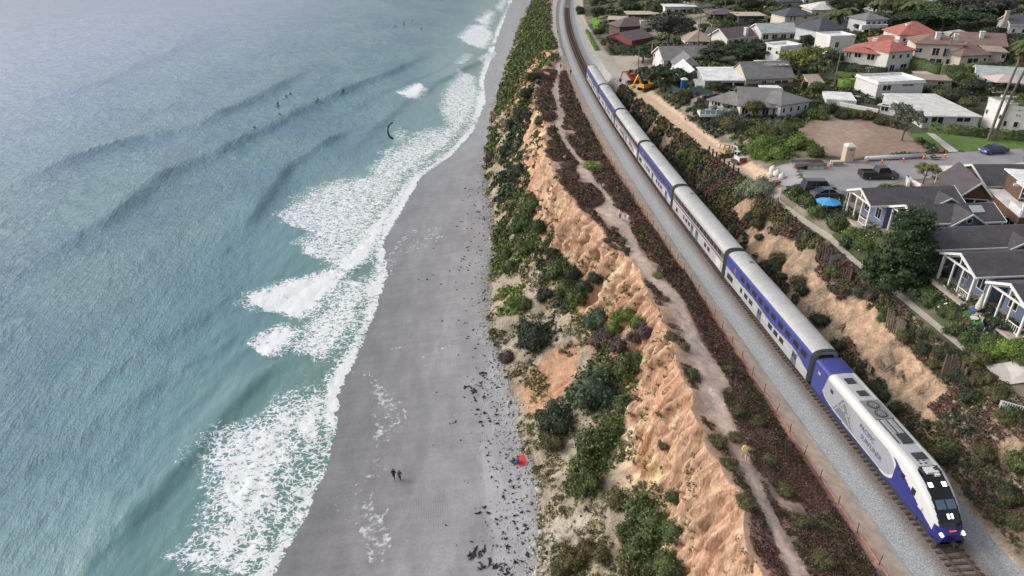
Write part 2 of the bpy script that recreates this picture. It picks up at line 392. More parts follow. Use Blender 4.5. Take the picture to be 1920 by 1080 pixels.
surface('cutting_slope', X, Y, Z, cut_cols, mat('cutting_earth', (1, 1, 1), .95, .26, 1.1, .35, 2.4, attr='Col', var2=(.22, 5), spec=.1))
# ---- upper ground out to the horizon
X, Y, Z, U = strip(['E', 'P', 'P2', 'P3', 'P4', 'P5'], [10, 24, 90, 60, 30]); Z = Z + np.clip((U > 1) * np.sin(np.clip((U - 1), 0, 1) * np.pi), 0, 1) * .15 * np.minimum(fbm(X * .6, Y * .6, 91), 0)
DIRTROAD = [(1112,100),(1128,98),(1160,128),(1205,160),(1225,172),(1262,200),(1300,232),(1345,262),(1392,290),(1430,318),(1470,335),(1455,352),(1400,330),(1360,305),(1310,285),(1262,250),(1225,215),(1190,180),(1160,152),(1130,122)]
LOT = [(1478,262),(1520,222),(1560,215),(1600,222),(1650,232),(1700,245),(1722,268),(1745,285),(1600,296),(1520,290)]
STREET = [(1440,318),(1500,306),(1600,302),(1740,290),(1830,283),(1925,275),(1925,322),(1800,330),(1700,338),(1640,352),(1560,362),(1480,352),(1446,340)]
LAWN = [(1700,252),(1755,248),(1925,264),(1925,278),(1830,284),(1775,286)]
PATHW = [(1440,352),(1466,352),(1462,375),(1500,402),(1560,442),(1610,490),(1660,524),(1730,582),(1790,632),(1812,655),(1806,660),(1780,638),(1722,590),(1650,530),(1600,494),(1555,452),(1495,412),(1452,382),(1438,365)]
PAD = [(1843,682),(1925,672),(1925,718),(1895,722),(1868,712)]
def up_cols(V):
    x, y = V[:, 0], V[:, 1]; c = paint(V, (86, 86, 68), [])
    n = np.clip(fbm(x * .06, y * .06, 92, 4) * 2.4, 0, 1)[:, None]; c = c * (1 - n) + np.array(lin((150, 138, 124))) * n
    n = np.clip(fbm(x * .3, y * .3, 95, 4) * 2.4, 0, 1)[:, None]; c = c * (1 - n) + np.array(lin((70, 82, 52))) * n
    out = c; LAY = []
    for poly, cc in [(DIRTROAD, (206, 180, 154)), (LOT, (154, 132, 118)), ([(1545,225),(1600,222),(1640,250),(1580,288),(1520,285)], (168,146,132)),
                     ([(1100,45),(1150,118),(1200,165),(1190,172),(1140,140),(1092,60)], (176,170,164)), ([(1052,0),(1075,0),(1100,40),(1120,95),(1100,95),(1085,40)], (180,172,164)),
                     ([(1075,0),(1092,0),(1098,45),(1085,42)], (200,178,156)),
                     ([(1110,32),(1120,32),(1130,52),(1120,58),(1112,50)], (110,160,50)), ([(1120,105),(1250,100),(1260,120),(1170,135)], (170,160,148)),
                     ([(1290,45),(1330,40),(1345,58),(1310,62)], (178,170,162)), ([(1300,170),(1400,230),(1380,240),(1290,190)], (150,135,120)),
                     ([(1480,95),(1560,90),(1570,120),(1500,160),(1440,150)], (120,120,80)), ([(1575,130),(1650,138),(1630,160),(1570,160)], (96,118,52)),
                     ([(1785,145),(1900,140),(1900,160),(1800,165)], (140,140,136)), ([(1785,175),(1835,170),(1840,185),(1790,200)], (150,128,104)),
                     ([(1790,525),(1850,520),(1860,560),(1800,545)], (176,160,152)), ([(1848,590),(1900,610),(1880,620),(1838,600)], (190,176,168)), ([(1570,400),(1640,395),(1660,430),(1600,430)], (168,150,144))]:
        LAY.append((poly, cc))
    return paint(V, (0, 0, 0), LAY, base_col=out)
surface('hillside', X, Y, Z, up_cols, ground_mat('hill_soil', bump=.04, bs=2.5))

def sheet(name, poly, m, dz, kind='structure', thick=0, colours=None, parent=None):
    """flat sheet laid on the ground inside an outline; thick > 0 gives it kerb sides"""
    import bmesh
    pts = [ground(*p) for p in poly]; bm = bmesh.new()
    vs = [bm.verts.new((p[0], p[1], 0)) for p in pts]; f = bm.faces.new(vs); f.normal_update()
    if f.normal.z < 0: f.normal_flip()
    bmesh.ops.triangulate(bm, faces=bm.faces[:])
    for _ in range(5):
        E_ = [e for e in bm.edges if e.calc_length() > 1.6]
        if not E_: break
        bmesh.ops.subdivide_edges(bm, edges=E_, cuts=1); bmesh.ops.triangulate(bm, faces=bm.faces[:])
    Vn = bm.verts[:]; zz = H(np.array([v.co.x for v in Vn]), np.array([v.co.y for v in Vn]))
    for v, q in zip(Vn, zz): v.co.z = q + dz
    if thick:
        r = bmesh.ops.extrude_face_region(bm, geom=bm.faces[:])
        bmesh.ops.translate(bm, verts=[e for e in r['geom'] if isinstance(e, bmesh.types.BMVert)], vec=(0, 0, thick))
    bmesh.ops.recalc_face_normals(bm, faces=bm.faces[:])
    me = bpy.data.meshes.new(name); bm.to_mesh(me); bm.free(); return link(name, me, m, parent, kind)
sheet('street', STREET, P('asphalt', (150, 148, 150), .9, var=.12, vscale=.35, var2=(.1, 7), bump=.01, bscale=9), .03)
sheet('lawn', LAWN, P('lawn_grass', (92, 122, 58), .95, var=.2, vscale=.8, var2=(.2, 8), bump=.05, bscale=12), .05)
sheet('front_walk', [(1738,250),(1752,252),(1797,285),(1780,286)], P('concrete', (196, 190, 182), .85, var=.1, vscale=1.5), .06, thick=.06)
sheet('footpath', PATHW, P('path_gravel', (176, 166, 156), .95, var=.14, vscale=1.2, bump=.02, bscale=10), .03)
sheet('driveway', PAD, P('driveway_concrete', (190, 184, 178), .85, var=.12, vscale=.8), .05, thick=.08)
sheet('kerb', [(1845,318),(1925,304),(1925,309),(1848,322)], P('concrete', (196, 190, 182)), .02, thick=.13)
sheet('garden_lawn', [(1800,586),(1822,582),(1852,606),(1830,616)], P('turf', (62, 96, 52), .95, var=.15, vscale=3), .03)

# ---- beach
X, Y, Z, U = strip(['Wout', 'W', 'foot'], [14, 96])
dW = X - cx('W', Y); Z = Z + np.clip((U - 1.02) * 4, 0, 1) * (.06 * fbm(X * .25, Y * .12, 101) + .02 * fbm(X * 1.2, Y * .5, 102, 3))
Vb = np.stack([X.ravel(), Y.ravel(), Z.ravel()], 1); bx, by = Vb[:, 0], Vb[:, 1]; bu = U.ravel()
c = paint(Vb, (148, 146, 149), [([(930,590),(960,640),(990,820),(1012,1085),(930,1085),(905,900),(900,760),(915,700)], (172, 172, 176), .6), ([(780,700),(900,700),(905,1085),(760,1085)], (144,144,149), .5)])
wet = np.clip(1.15 - (bx - cx('W', by)) / (15 + 6 * fbm(by * .06, bx * .03, 103)), 0, 1)
dd_ = bx - cx('W', by)
for q_, a_, w_ in ((5, .06, .5), (9, .05, .35), (13.5, .07, .4), (18, .05, .5)):
    e_ = dd_ - q_ - 3.2 * fbm(by * .035, q_ + 0 * by, 107, 3) - .8 * fbm(by * .3, bx * .1, 108); c = c * (1 + (a_ * (np.exp(-(e_ / w_) ** 2) * 1.2 - .6 * np.exp(-np.clip(-e_, 0, 99) / 1.8) * (e_ < 0))))[:, None]
c = c * (1 + .09 * fbm(bx * .08, by * .25, 109, 4) + .04 * fbm(bx * .4, by * 1.0, 110, 2))[:, None]
c = c * (1 - (wet * .34)[:, None] * np.array([1, .96, .92]))
foam = np.zeros(len(bx)); px, py = proj(Vb)
for poly, a in [([(645,700),(690,640),(735,535),(770,540),(760,620),(700,700),(700,760)], .05), ([(690,690),(712,700),(755,790),(740,830),(700,840)], .38), ([(675,930),(700,950),(735,1000),(725,1060),(690,1060),(672,1000)], .42),
                ([(740,740),(760,800),(740,825),(690,820)], .34), ([(700,830),(740,860),(735,900),(660,910)], .3), ([(700,500),(760,430),(830,420),(840,450),(760,480),(740,510)], .36), ([(620,880),(700,870),(720,990),(600,990)], .24)]:
    w = 0
    for k in range(4): w = w + inpoly(px + fbm(bx * .4, by * .4, 140 + k) * 14, py + fbm(bx * .4, by * .4, 150 + k) * 9, poly)
    foam = np.maximum(foam, w / 4 * a)
for line in [[(640,690),(690,705),(715,738),(752,760),(762,790),(760,778)], [(693,960),(694,930),(702,985),(727,1000),(733,1030),(728,1040)], [(712,985),(736,950)], [(735,515),(730,498),(712,490)], [(790,678),(815,668),(870,650)], [(700,662),(760,655)]]:
    pts = np.array([at(a, b, -17.8)[:2] for a, b in line]); d = np.full(len(bx), 99.)
    for i in range(len(pts) - 1):
        a, b = pts[i], pts[i + 1]; ab = b - a; t = np.clip(((bx - a[0]) * ab[0] + (by - a[1]) * ab[1]) / max(ab @ ab, 1e-6), 0, 1)
        d = np.minimum(d, np.hypot(bx - a[0] - ab[0] * t, by - a[1] - ab[1] * t))
    foam = np.maximum(foam, np.clip(1 - d / .45, 0, 1) * .55)
me = raw_mesh('beach', Vb, gridF(*X.shape), c, True, {'foam': foam, 'wet': wet})
m = bpy.data.materials.new('wet_sand'); m.use_nodes = True; t = m.node_tree; N = t.nodes; L = t.links; b = N['Principled BSDF']
def node(t, s, **k):
    n = t.nodes.new(s)
    for a, v in k.items(): setattr(n, a, v)
    return n
def fnode(t, name):
    a = t.nodes.new('ShaderNodeAttribute'); a.attribute_name = name; return a
def math_(t, op, a, b=None, clamp=False):
    n = t.nodes.new('ShaderNodeMath'); n.operation = op; n.use_clamp = clamp
    for i, v in enumerate((a, b)):
        if v is None: continue
        if isinstance(v, (int, float)): n.inputs[i].default_value = v
        else: t.links.new(v, n.inputs[i])
    return n.outputs[0]
def rng_(t, v, a, b, c, d):
    n = t.nodes.new('ShaderNodeMapRange'); n.interpolation_type = 'SMOOTHSTEP'; t.links.new(v, n.inputs[0])
    for i, q in enumerate((a, b, c, d)): n.inputs[i + 1].default_value = q
    return n.outputs[0]
def noise_(t, pos, sc, det=5, stretch=(1, 1, 1), rough=.55):
    mp = t.nodes.new('ShaderNodeMapping'); mp.inputs['Scale'].default_value = stretch; t.links.new(pos, mp.inputs[0])
    n = t.nodes.new('ShaderNodeTexNoise'); n.inputs['Scale'].default_value = sc; n.inputs['Detail'].default_value = det; n.inputs['Roughness'].default_value = rough
    t.links.new(mp.outputs[0], n.inputs['Vector']); return n.outputs[0]
def mixc(t, f, a, b):
    n = t.nodes.new('ShaderNodeMix'); n.data_type = 'RGBA'
    for i, v in ((0, f), (6, a), (7, b)):
        if isinstance(v, (int, float)): n.inputs[i].default_value = v
        elif isinstance(v, tuple): n.inputs[i].default_value = v if len(v) == 4 else v + (1,)
        else: t.links.new(v, n.inputs[i])
    return n.outputs[2]
geo = node(t, 'ShaderNodeNewGeometry').outputs['Position']
colA = fnode(t, 'Col').outputs['Color']; wetA = fnode(t, 'wet').outputs['Fac']; foamA = fnode(t, 'foam').outputs['Fac']
n1 = noise_(t, geo, .35, 6, (1, .35, 1)); n2 = noise_(t, geo, 3.0, 5); n3 = noise_(t, geo, 1.1, 8, (1, 1, 1), .7)
ns = noise_(t, geo, .5, 6, (.25, 1.6, 1), .62); rm = noise_(t, geo, .12, 3)
wv = node(t, 'ShaderNodeTexWave', bands_direction='X'); wv.inputs['Scale'].default_value = 1.1; wv.inputs['Distortion'].default_value = 5; wv.inputs['Detail'].default_value = 2; wv.inputs['Detail Scale'].default_value = .6; L.new(geo, wv.inputs['Vector'])
rip = math_(t, 'MULTIPLY', math_(t, 'SUBTRACT', wv.outputs['Fac'], .5), rng_(t, rm, .52, .64, 0, .16))
v = math_(t, 'ADD', math_(t, 'MULTIPLY', math_(t, 'MULTIPLY', rng_(t, n1, .3, .7, .88, 1.12), rng_(t, ns, .3, .7, .93, 1.06)), rng_(t, n2, .3, .7, .93, 1.07)), rip)
mx = node(t, 'ShaderNodeMix', data_type='RGBA', blend_type='MULTIPLY'); mx.inputs[0].default_value = 1; L.new(colA, mx.inputs[6]); L.new(v, mx.inputs[7])
ff = rng_(t, math_(t, 'ADD', foamA, math_(t, 'MULTIPLY', math_(t, 'SUBTRACT', n3, .5), 1.5)), .38, .62, 0, .8)
ff = math_(t, 'MULTIPLY', ff, rng_(t, foamA, .02, .12, 0, 1))
L.new(mixc(t, ff, mx.outputs[2], (.72, .74, .78)), b.inputs['Base Color'])
L.new(rng_(t, wetA, .02, .75, .65, .10), b.inputs['Roughness']); b.inputs['Specular IOR Level'].default_value = .6
hh = noise_(t, geo, 1.6, 4, (1, .5, 1)); bp = node(t, 'ShaderNodeBump'); bp.inputs['Distance'].default_value = .05; L.new(hh, bp.inputs['Height'])
L.new(rng_(t, wetA, .05, .6, .8, .05), bp.inputs['Strength']); L.new(bp.outputs[0], b.inputs['Normal'])
link('beach', me, m, kind='structure')

# ---- sea
na, nr = 620, 560
ang = np.radians(np.linspace(-80, 24, na)); rr = np.exp(np.linspace(math.log(22), math.log(760), nr)); rr = np.concatenate([rr, [900, 1200, 1800, 3000, 6000]])
R_, A_ = np.meshgrid(rr, ang, indexing='ij'); X = CAM[0] + R_ * np.sin(A_); Y = CAM[1] + R_ * np.cos(A_)
wx = cx('W', Y); d = X - wx
shore = np.clip(-d / 6, 0, 1)
Z = np.full(X.shape, -18.0)
def distline(X, Y, pts):
    best = np.full(X.shape, 1e9); sg = np.zeros(X.shape)
    for i in range(len(pts) - 1):
        a, b = pts[i], pts[i + 1]; ab = b - a; q = (X - a[0]) * ab[0] + (Y - a[1]) * ab[1]; t = np.clip(q / (ab @ ab), 0, 1)
        dx = X - a[0] - ab[0] * t; dy = Y - a[1] - ab[1] * t; dd = np.hypot(dx, dy); m = dd < best
        best = np.where(m, dd, best); sg = np.where(m, ab[0] * dy - ab[1] * dx, sg)
    return best * np.sign(-sg)        # positive on the right of the line as drawn
wobx = X + 2.2 * fbm(X * .05, Y * .05, 160, 3); woby = Y + 1.6 * fbm(X * .05, Y * .05, 161, 3)
for pts, A, ws, wb in [([(-60,575),(0,535),(130,460),(250,375),(350,305),(480,255),(590,195),(700,150),(830,90)], 1.15, 2.4, 8),
                       ([(-40,380),(0,360),(110,310),(230,265),(360,238),(480,185),(600,120)], .9, 2.6, 9),
                       ([(160,1085),(250,965),(325,885),(365,850),(410,795),(470,715),(520,670)], .38, 1.3, 3.5),
                       ([(440,450),(490,380),(545,310),(600,270),(690,235)], .75, 1.8, 5), ([(640,300),(760,190),(870,130),(960,90)], .6, 2.2, 6),
                       ([(60,790),(150,720),(260,660),(370,590),(450,520)], .35, 2.5, 5), ([(-20,910),(90,830),(200,770),(330,700)], .3, 2, 5), ([(0,205),(200,150),(400,60)], .5, 3, 9), ([(120,1085),(200,1000),(250,930)], .3, 1.5, 4),
                       ([(600,240),(700,180),(800,140),(880,100)], .35, 2.5, 6)]:
    L_ = np.array([at(a, b, -18)[:2] for a, b in pts])
    lw, ll = np.diff(L_, axis=0), None; s = distline(wobx, woby, L_); e = np.where(s > 0, np.exp(-(s / ws) ** 2), np.exp(-(s / wb) ** 2))
    # fade towards both ends
    de0 = np.hypot(X - L_[0, 0], Y - L_[0, 1]); de1 = np.hypot(X - L_[-1, 0], Y - L_[-1, 1]); tot = np.hypot(*(L_[-1] - L_[0]))
    Z = Z + 1.9 * A * e * np.clip(np.minimum(de0, de1) / (.2 * tot), 0, 1) * (.75 + .35 * fbm(X * .06, Y * .06, 163, 2))
far = np.clip((700 - R_) / 300, 0, 1)
xr, yr = X * .95 - Y * .3, Y * .95 + X * .3
calm = .3 + .7 * np.clip((-d - 18) / 50, 0, 1)
Z = Z + shore * calm * far * (.40 * fbm(xr * .12, yr * .04, 170, 3) + .34 * fbm(xr * .45, yr * .16, 171, 3) + .20 * fbm(xr * 1.2, yr * .45, 172, 2))
# foam sheets
FOAM = [([(330,1085),(400,1040),(430,960),(408,880),(450,815),(500,815),(540,785),(560,755),(600,742),(628,712),(640,735),(628,765),(632,800),(620,850),(615,885),(590,935),(570,1000),(540,1045),(515,1085)], .62, 5),
 ([(560,800),(625,730),(640,735),(628,800),(618,850),(612,890),(585,940),(565,1000),(535,1040),(510,1085),(420,1085),(470,1040),(540,960),(560,900),(590,870),(580,820)], .76, 3),
 ([(478,655),(520,630),(560,612),(578,612),(572,642),(545,668),(520,675)], .8, 3), ([(470,560),(520,545),(600,520),(665,505),(668,515),(640,560),(600,600),(570,612),(560,595),(510,590)], .78, 3),
 ([(572,645),(640,560),(655,520),(690,540),(735,508),(724,560),(695,625),(655,685),(630,708),(640,680),(600,690),(565,660)], .58, 4), ([(690,540),(736,508),(726,562),(697,627),(655,690),(625,712),(650,670),(690,600),(700,560)], .72, 2.5),
 ([(530,415),(560,380),(625,352),(700,335),(760,300),(720,290),(800,270),(850,240),(835,205),(850,162),(870,138),(905,148),(918,190),(897,240),(853,290),(793,330),(758,390),(723,450),(708,490),(665,518),(630,505),(600,480),(565,465),(600,450),(580,430)], .55, 5),
 ([(640,500),(690,440),(740,380),(780,325),(845,285),(885,240),(900,180),(918,190),(897,240),(853,290),(793,330),(758,390),(723,450),(708,490),(665,518)], .74, 2.5), ([(570,465),(605,455),(610,485),(585,482)], .7, 3),
 ([(750,176),(795,160),(810,172),(797,192),(778,194),(765,182)], .75, 4), ([(750,255),(773,241),(779,248),(765,278),(755,276)], .66, 4), ([(865,72),(890,50),(925,48),(938,75),(925,97),(900,95)], .6, 6), ([(862,122),(888,100),(895,108),(878,127)], .66, 5),
 ([(898,38),(930,18),(938,30),(928,52),(905,48)], .6, 6), ([(900,115),(930,92),(942,100),(932,142),(915,130)], .52, 3), ([(935,15),(955,-5),(968,-5),(945,30)], .6, 6), ([(342,885),(358,850),(372,850),(356,882)], .66, 2), ([(520,540),(440,575),(480,590),(540,585)], .42, 4),
 ([(760,270),(800,250),(860,235),(840,270),(790,320),(720,345),(700,320)], .5, 4), ([(640,210),(690,205),(760,215),(700,225)], .2, 3)]
px, py = proj(np.stack([X.ravel(), Y.ravel(), np.full(X.size, -18.)], 1)); xf, yf = X.ravel(), Y.ravel(); foam = np.zeros(X.size)
scl = FPX / np.maximum(np.hypot(xf - CAM[0], yf - CAM[1]), 20)
for poly, a, j in FOAM:
    w = 0; q = np.array(poly, float); mg = 60
    I = np.nonzero((px > q[:, 0].min() - mg) & (px < q[:, 0].max() + mg) & (py > q[:, 1].min() - mg) & (py < q[:, 1].max() + mg))[0]
    x_, y_, s_, u_, v_ = xf[I], yf[I], scl[I], px[I], py[I]
    for k in range(7):     # ragged shoreward edge, foam trailing away to seaward
        w = w + inpoly(u_ + (fbm(x_ * .25, y_ * .25, 180, 4) * j * .35 + fbm(x_ * .9, y_ * .9, 190, 3) * j * .16 + k * j * .17) * s_, v_ + (fbm(x_ * .25, y_ * .25, 184, 4) * j * .2 + fbm(x_ * .9, y_ * .9, 194, 3) * j * .1) * s_ + k * j * .06 * s_, poly)
    foam[I] = np.maximum(foam[I], w / 7 * a * 1.08)
fr_ = np.exp(-((d + 1.0) / 1.5) ** 2) * (.50 + .5 * fbm(X * .07, Y * .07, 231, 2)) + .30 * np.exp(-np.clip(-d, 0, 99) / 9) * (d < 0)
foam = np.maximum(foam, fr_.ravel() * (R_.ravel() < 700))
Z = Z + (foam.reshape(X.shape) > .3) * (.10 * fbm(X * 1.1, Y * 1.1, 199, 3) + .12 * shore)
shallow = np.exp(-np.clip(-d, 0, 400) / 30.0)
V = np.stack([X.ravel(), Y.ravel(), Z.ravel()], 1); SEA = V[::2]; SEAP = proj(SEA); keep = (d < 6)
F = gridF(*X.shape)[:, ::-1]; kf = keep.ravel()[F].any(1); F = F[kf]
used = np.unique(F); rem = np.zeros(len(V), int); rem[used] = np.arange(len(used))
me = raw_mesh('sea', V[used], rem[F], None, True, {'foam': foam[used], 'shallow': shallow.ravel()[used], 'offshore_sheen': np.clip(-d / 260, 0, 1).ravel()[used]})
m = bpy.data.materials.new('sea_water'); m.use_nodes = True; t = m.node_tree; N = t.nodes; L = t.links; b = N['Principled BSDF']
geo = node(t, 'ShaderNodeNewGeometry').outputs['Position']; foamA = fnode(t, 'foam').outputs['Fac']; shA = fnode(t, 'shallow').outputs['Fac']
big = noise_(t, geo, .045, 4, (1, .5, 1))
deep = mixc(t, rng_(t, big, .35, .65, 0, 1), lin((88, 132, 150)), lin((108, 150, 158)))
deep = mixc(t, rng_(t, fnode(t, 'offshore_sheen').outputs['Fac'], .12, .95, 0, 1), deep, lin((160, 180, 206)))  # paler away from shore: sky reflection painted into the water's base colour
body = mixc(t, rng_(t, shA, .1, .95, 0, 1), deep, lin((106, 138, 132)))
nf = noise_(t, geo, .9, 8, (.8, 1.2, 1), .68); nv = noise_(t, geo, 3.2, 5, (.7, 1.3, 1), .7)
vo = node(t, 'ShaderNodeTexVoronoi', feature='DISTANCE_TO_EDGE'); vo.inputs['Scale'].default_value = 1.1
wp = node(t, 'ShaderNodeTexNoise'); wp.inputs['Scale'].default_value = .8; wp.inputs['Detail'].default_value = 4; L.new(geo, wp.inputs['Vector'])
va = node(t, 'ShaderNodeVectorMath', operation='MULTIPLY_ADD'); va.inputs[1].default_value = (3, 3, 0); L.new(wp.outputs['Color'], va.inputs[0]); L.new(geo, va.inputs[2]); L.new(va.outputs[0], vo.inputs['Vector'])
lace = math_(t, 'MULTIPLY', rng_(t, vo.outputs['Distance'], 0, .16, .30, -.04), rng_(t, foamA, .05, .3, 0, 1))
fs = math_(t, 'ADD', math_(t, 'ADD', foamA, lace), math_(t, 'ADD', math_(t, 'MULTIPLY', math_(t, 'SUBTRACT', nf, .5), 1.35), math_(t, 'MULTIPLY', math_(t, 'SUBTRACT', nv, .5), .95)))
fm = math_(t, 'MULTIPLY', rng_(t, fs, .46, .68, 0, .97), rng_(t, foamA, .04, .2, 0, 1))
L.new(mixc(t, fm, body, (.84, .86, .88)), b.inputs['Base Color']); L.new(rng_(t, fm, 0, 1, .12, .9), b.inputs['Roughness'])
b.inputs['IOR'].default_value = 1.333; b.inputs['Specular IOR Level'].default_value = .75
w1 = noise_(t, geo, .42, 7, (1.8, .7, 1), .68); w2 = noise_(t, geo, 1.9, 5, (1.6, .7, 1), .65)
hsum = math_(t, 'ADD', math_(t, 'ADD', math_(t, 'MULTIPLY', math_(t, 'POWER', w1, 2.5), 1.5), math_(t, 'MULTIPLY', w2, .2)), math_(t, 'MULTIPLY', math_(t, 'MULTIPLY', fm, nf), 1.2))
bp = node(t, 'ShaderNodeBump'); bp.inputs['Distance'].default_value = .8; L.new(hsum, bp.inputs['Height']); L.new(rng_(t, shA, .06, .6, 1.0, .16), bp.inputs['Strength']); L.new(bp.outputs[0], b.inputs['Normal'])
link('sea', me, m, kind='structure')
# ================================================================ RAILWAY
M_STEEL = P('rail_steel', (126, 112, 106), .45, metal=.6); M_TIE = P('tie_wood', (92, 74, 68), .95, var=.25, vscale=3)
M_BLUE = P('train_blue', (60, 68, 138), .35, spec=.5, coat=.2, var=.04, vscale=.5); M_SILV = P('train_silver', (190, 188, 190), .42, metal=.25, var=.05, vscale=.6)
M_ROOF = P('train_roof', (184, 183, 182), .6, var=.12, vscale=.35, var2=(.08, 3)); M_RUB = P('diaphragm_rubber', (44, 46, 48), .8)
M_GLS = P('train_glass', (24, 28, 32), .12, spec=.8); M_DOOR = P('train_door', (112, 120, 126), .4, metal=.3); M_BOG = P('bogie_iron', (52, 50, 50), .8, metal=.3)
M_WHT = P('train_white', (216, 216, 214), .4, coat=.2); M_GREY = P('train_grey', (168, 170, 178), .42, metal=.15); M_NAVY = P('skirt_navy', (48, 58, 82), .6)
M_RED = P('stripe_red', (170, 50, 52), .5); M_TAN = P('amber_pane', (150, 104, 60), .4)
def heading(y): return -math.atan(float(trackx(y + .5) - trackx(y - .5)))
tr = tag(bpy.data.objects.new('railway_track', None), 'single railway track on wooden ties curving up the coast under the train', 'railway track'); COL.objects.link(tr)
for s, nm in ((-1, 'rail'), (1, 'rail')):
    mb = MB(); pts = [y for y in YS if y < 620]; V = []; F = []
    for y in pts:
        x = float(trackx(y)) + s * .7525
        V += [(x - .04, y, -.2), (x - .04, y, 0), (x + .04, y, 0), (x + .04, y, -.2)]
    for i in range(len(pts) - 1):
        for k in range(3): F.append((i * 4 + k, i * 4 + k + 1, (i + 1) * 4 + k + 1, (i + 1) * 4 + k))
    mb.add(V, F); mb.build(nm, M_STEEL, tr)
tie_me = None; yv = -46.0; n = 0; stuff_ties = MB()
while yv < 330:
    if n < 290:
        if tie_me is None:
            o = MB().box(0, 0, 0, 2.6, .26, .17).build('tie', M_TIE, tr, bevel=.015); tie_me = o.data
        else: o = link('tie', tie_me, M_TIE, tr)
        o.location = (float(trackx(yv)) + random.uniform(-.05, .05), yv, -.26 + random.uniform(-.01, .01)); o.rotation_euler[2] = heading(yv) + random.uniform(-.02, .02)
    else: stuff_ties.box(float(trackx(yv)), yv, -.26, 2.6, .3, .17, rz=heading(yv))
    n += 1; yv += .62 if n < 290 else .8
stuff_ties.build('distant_ties', M_TIE, tr, kind='stuff')

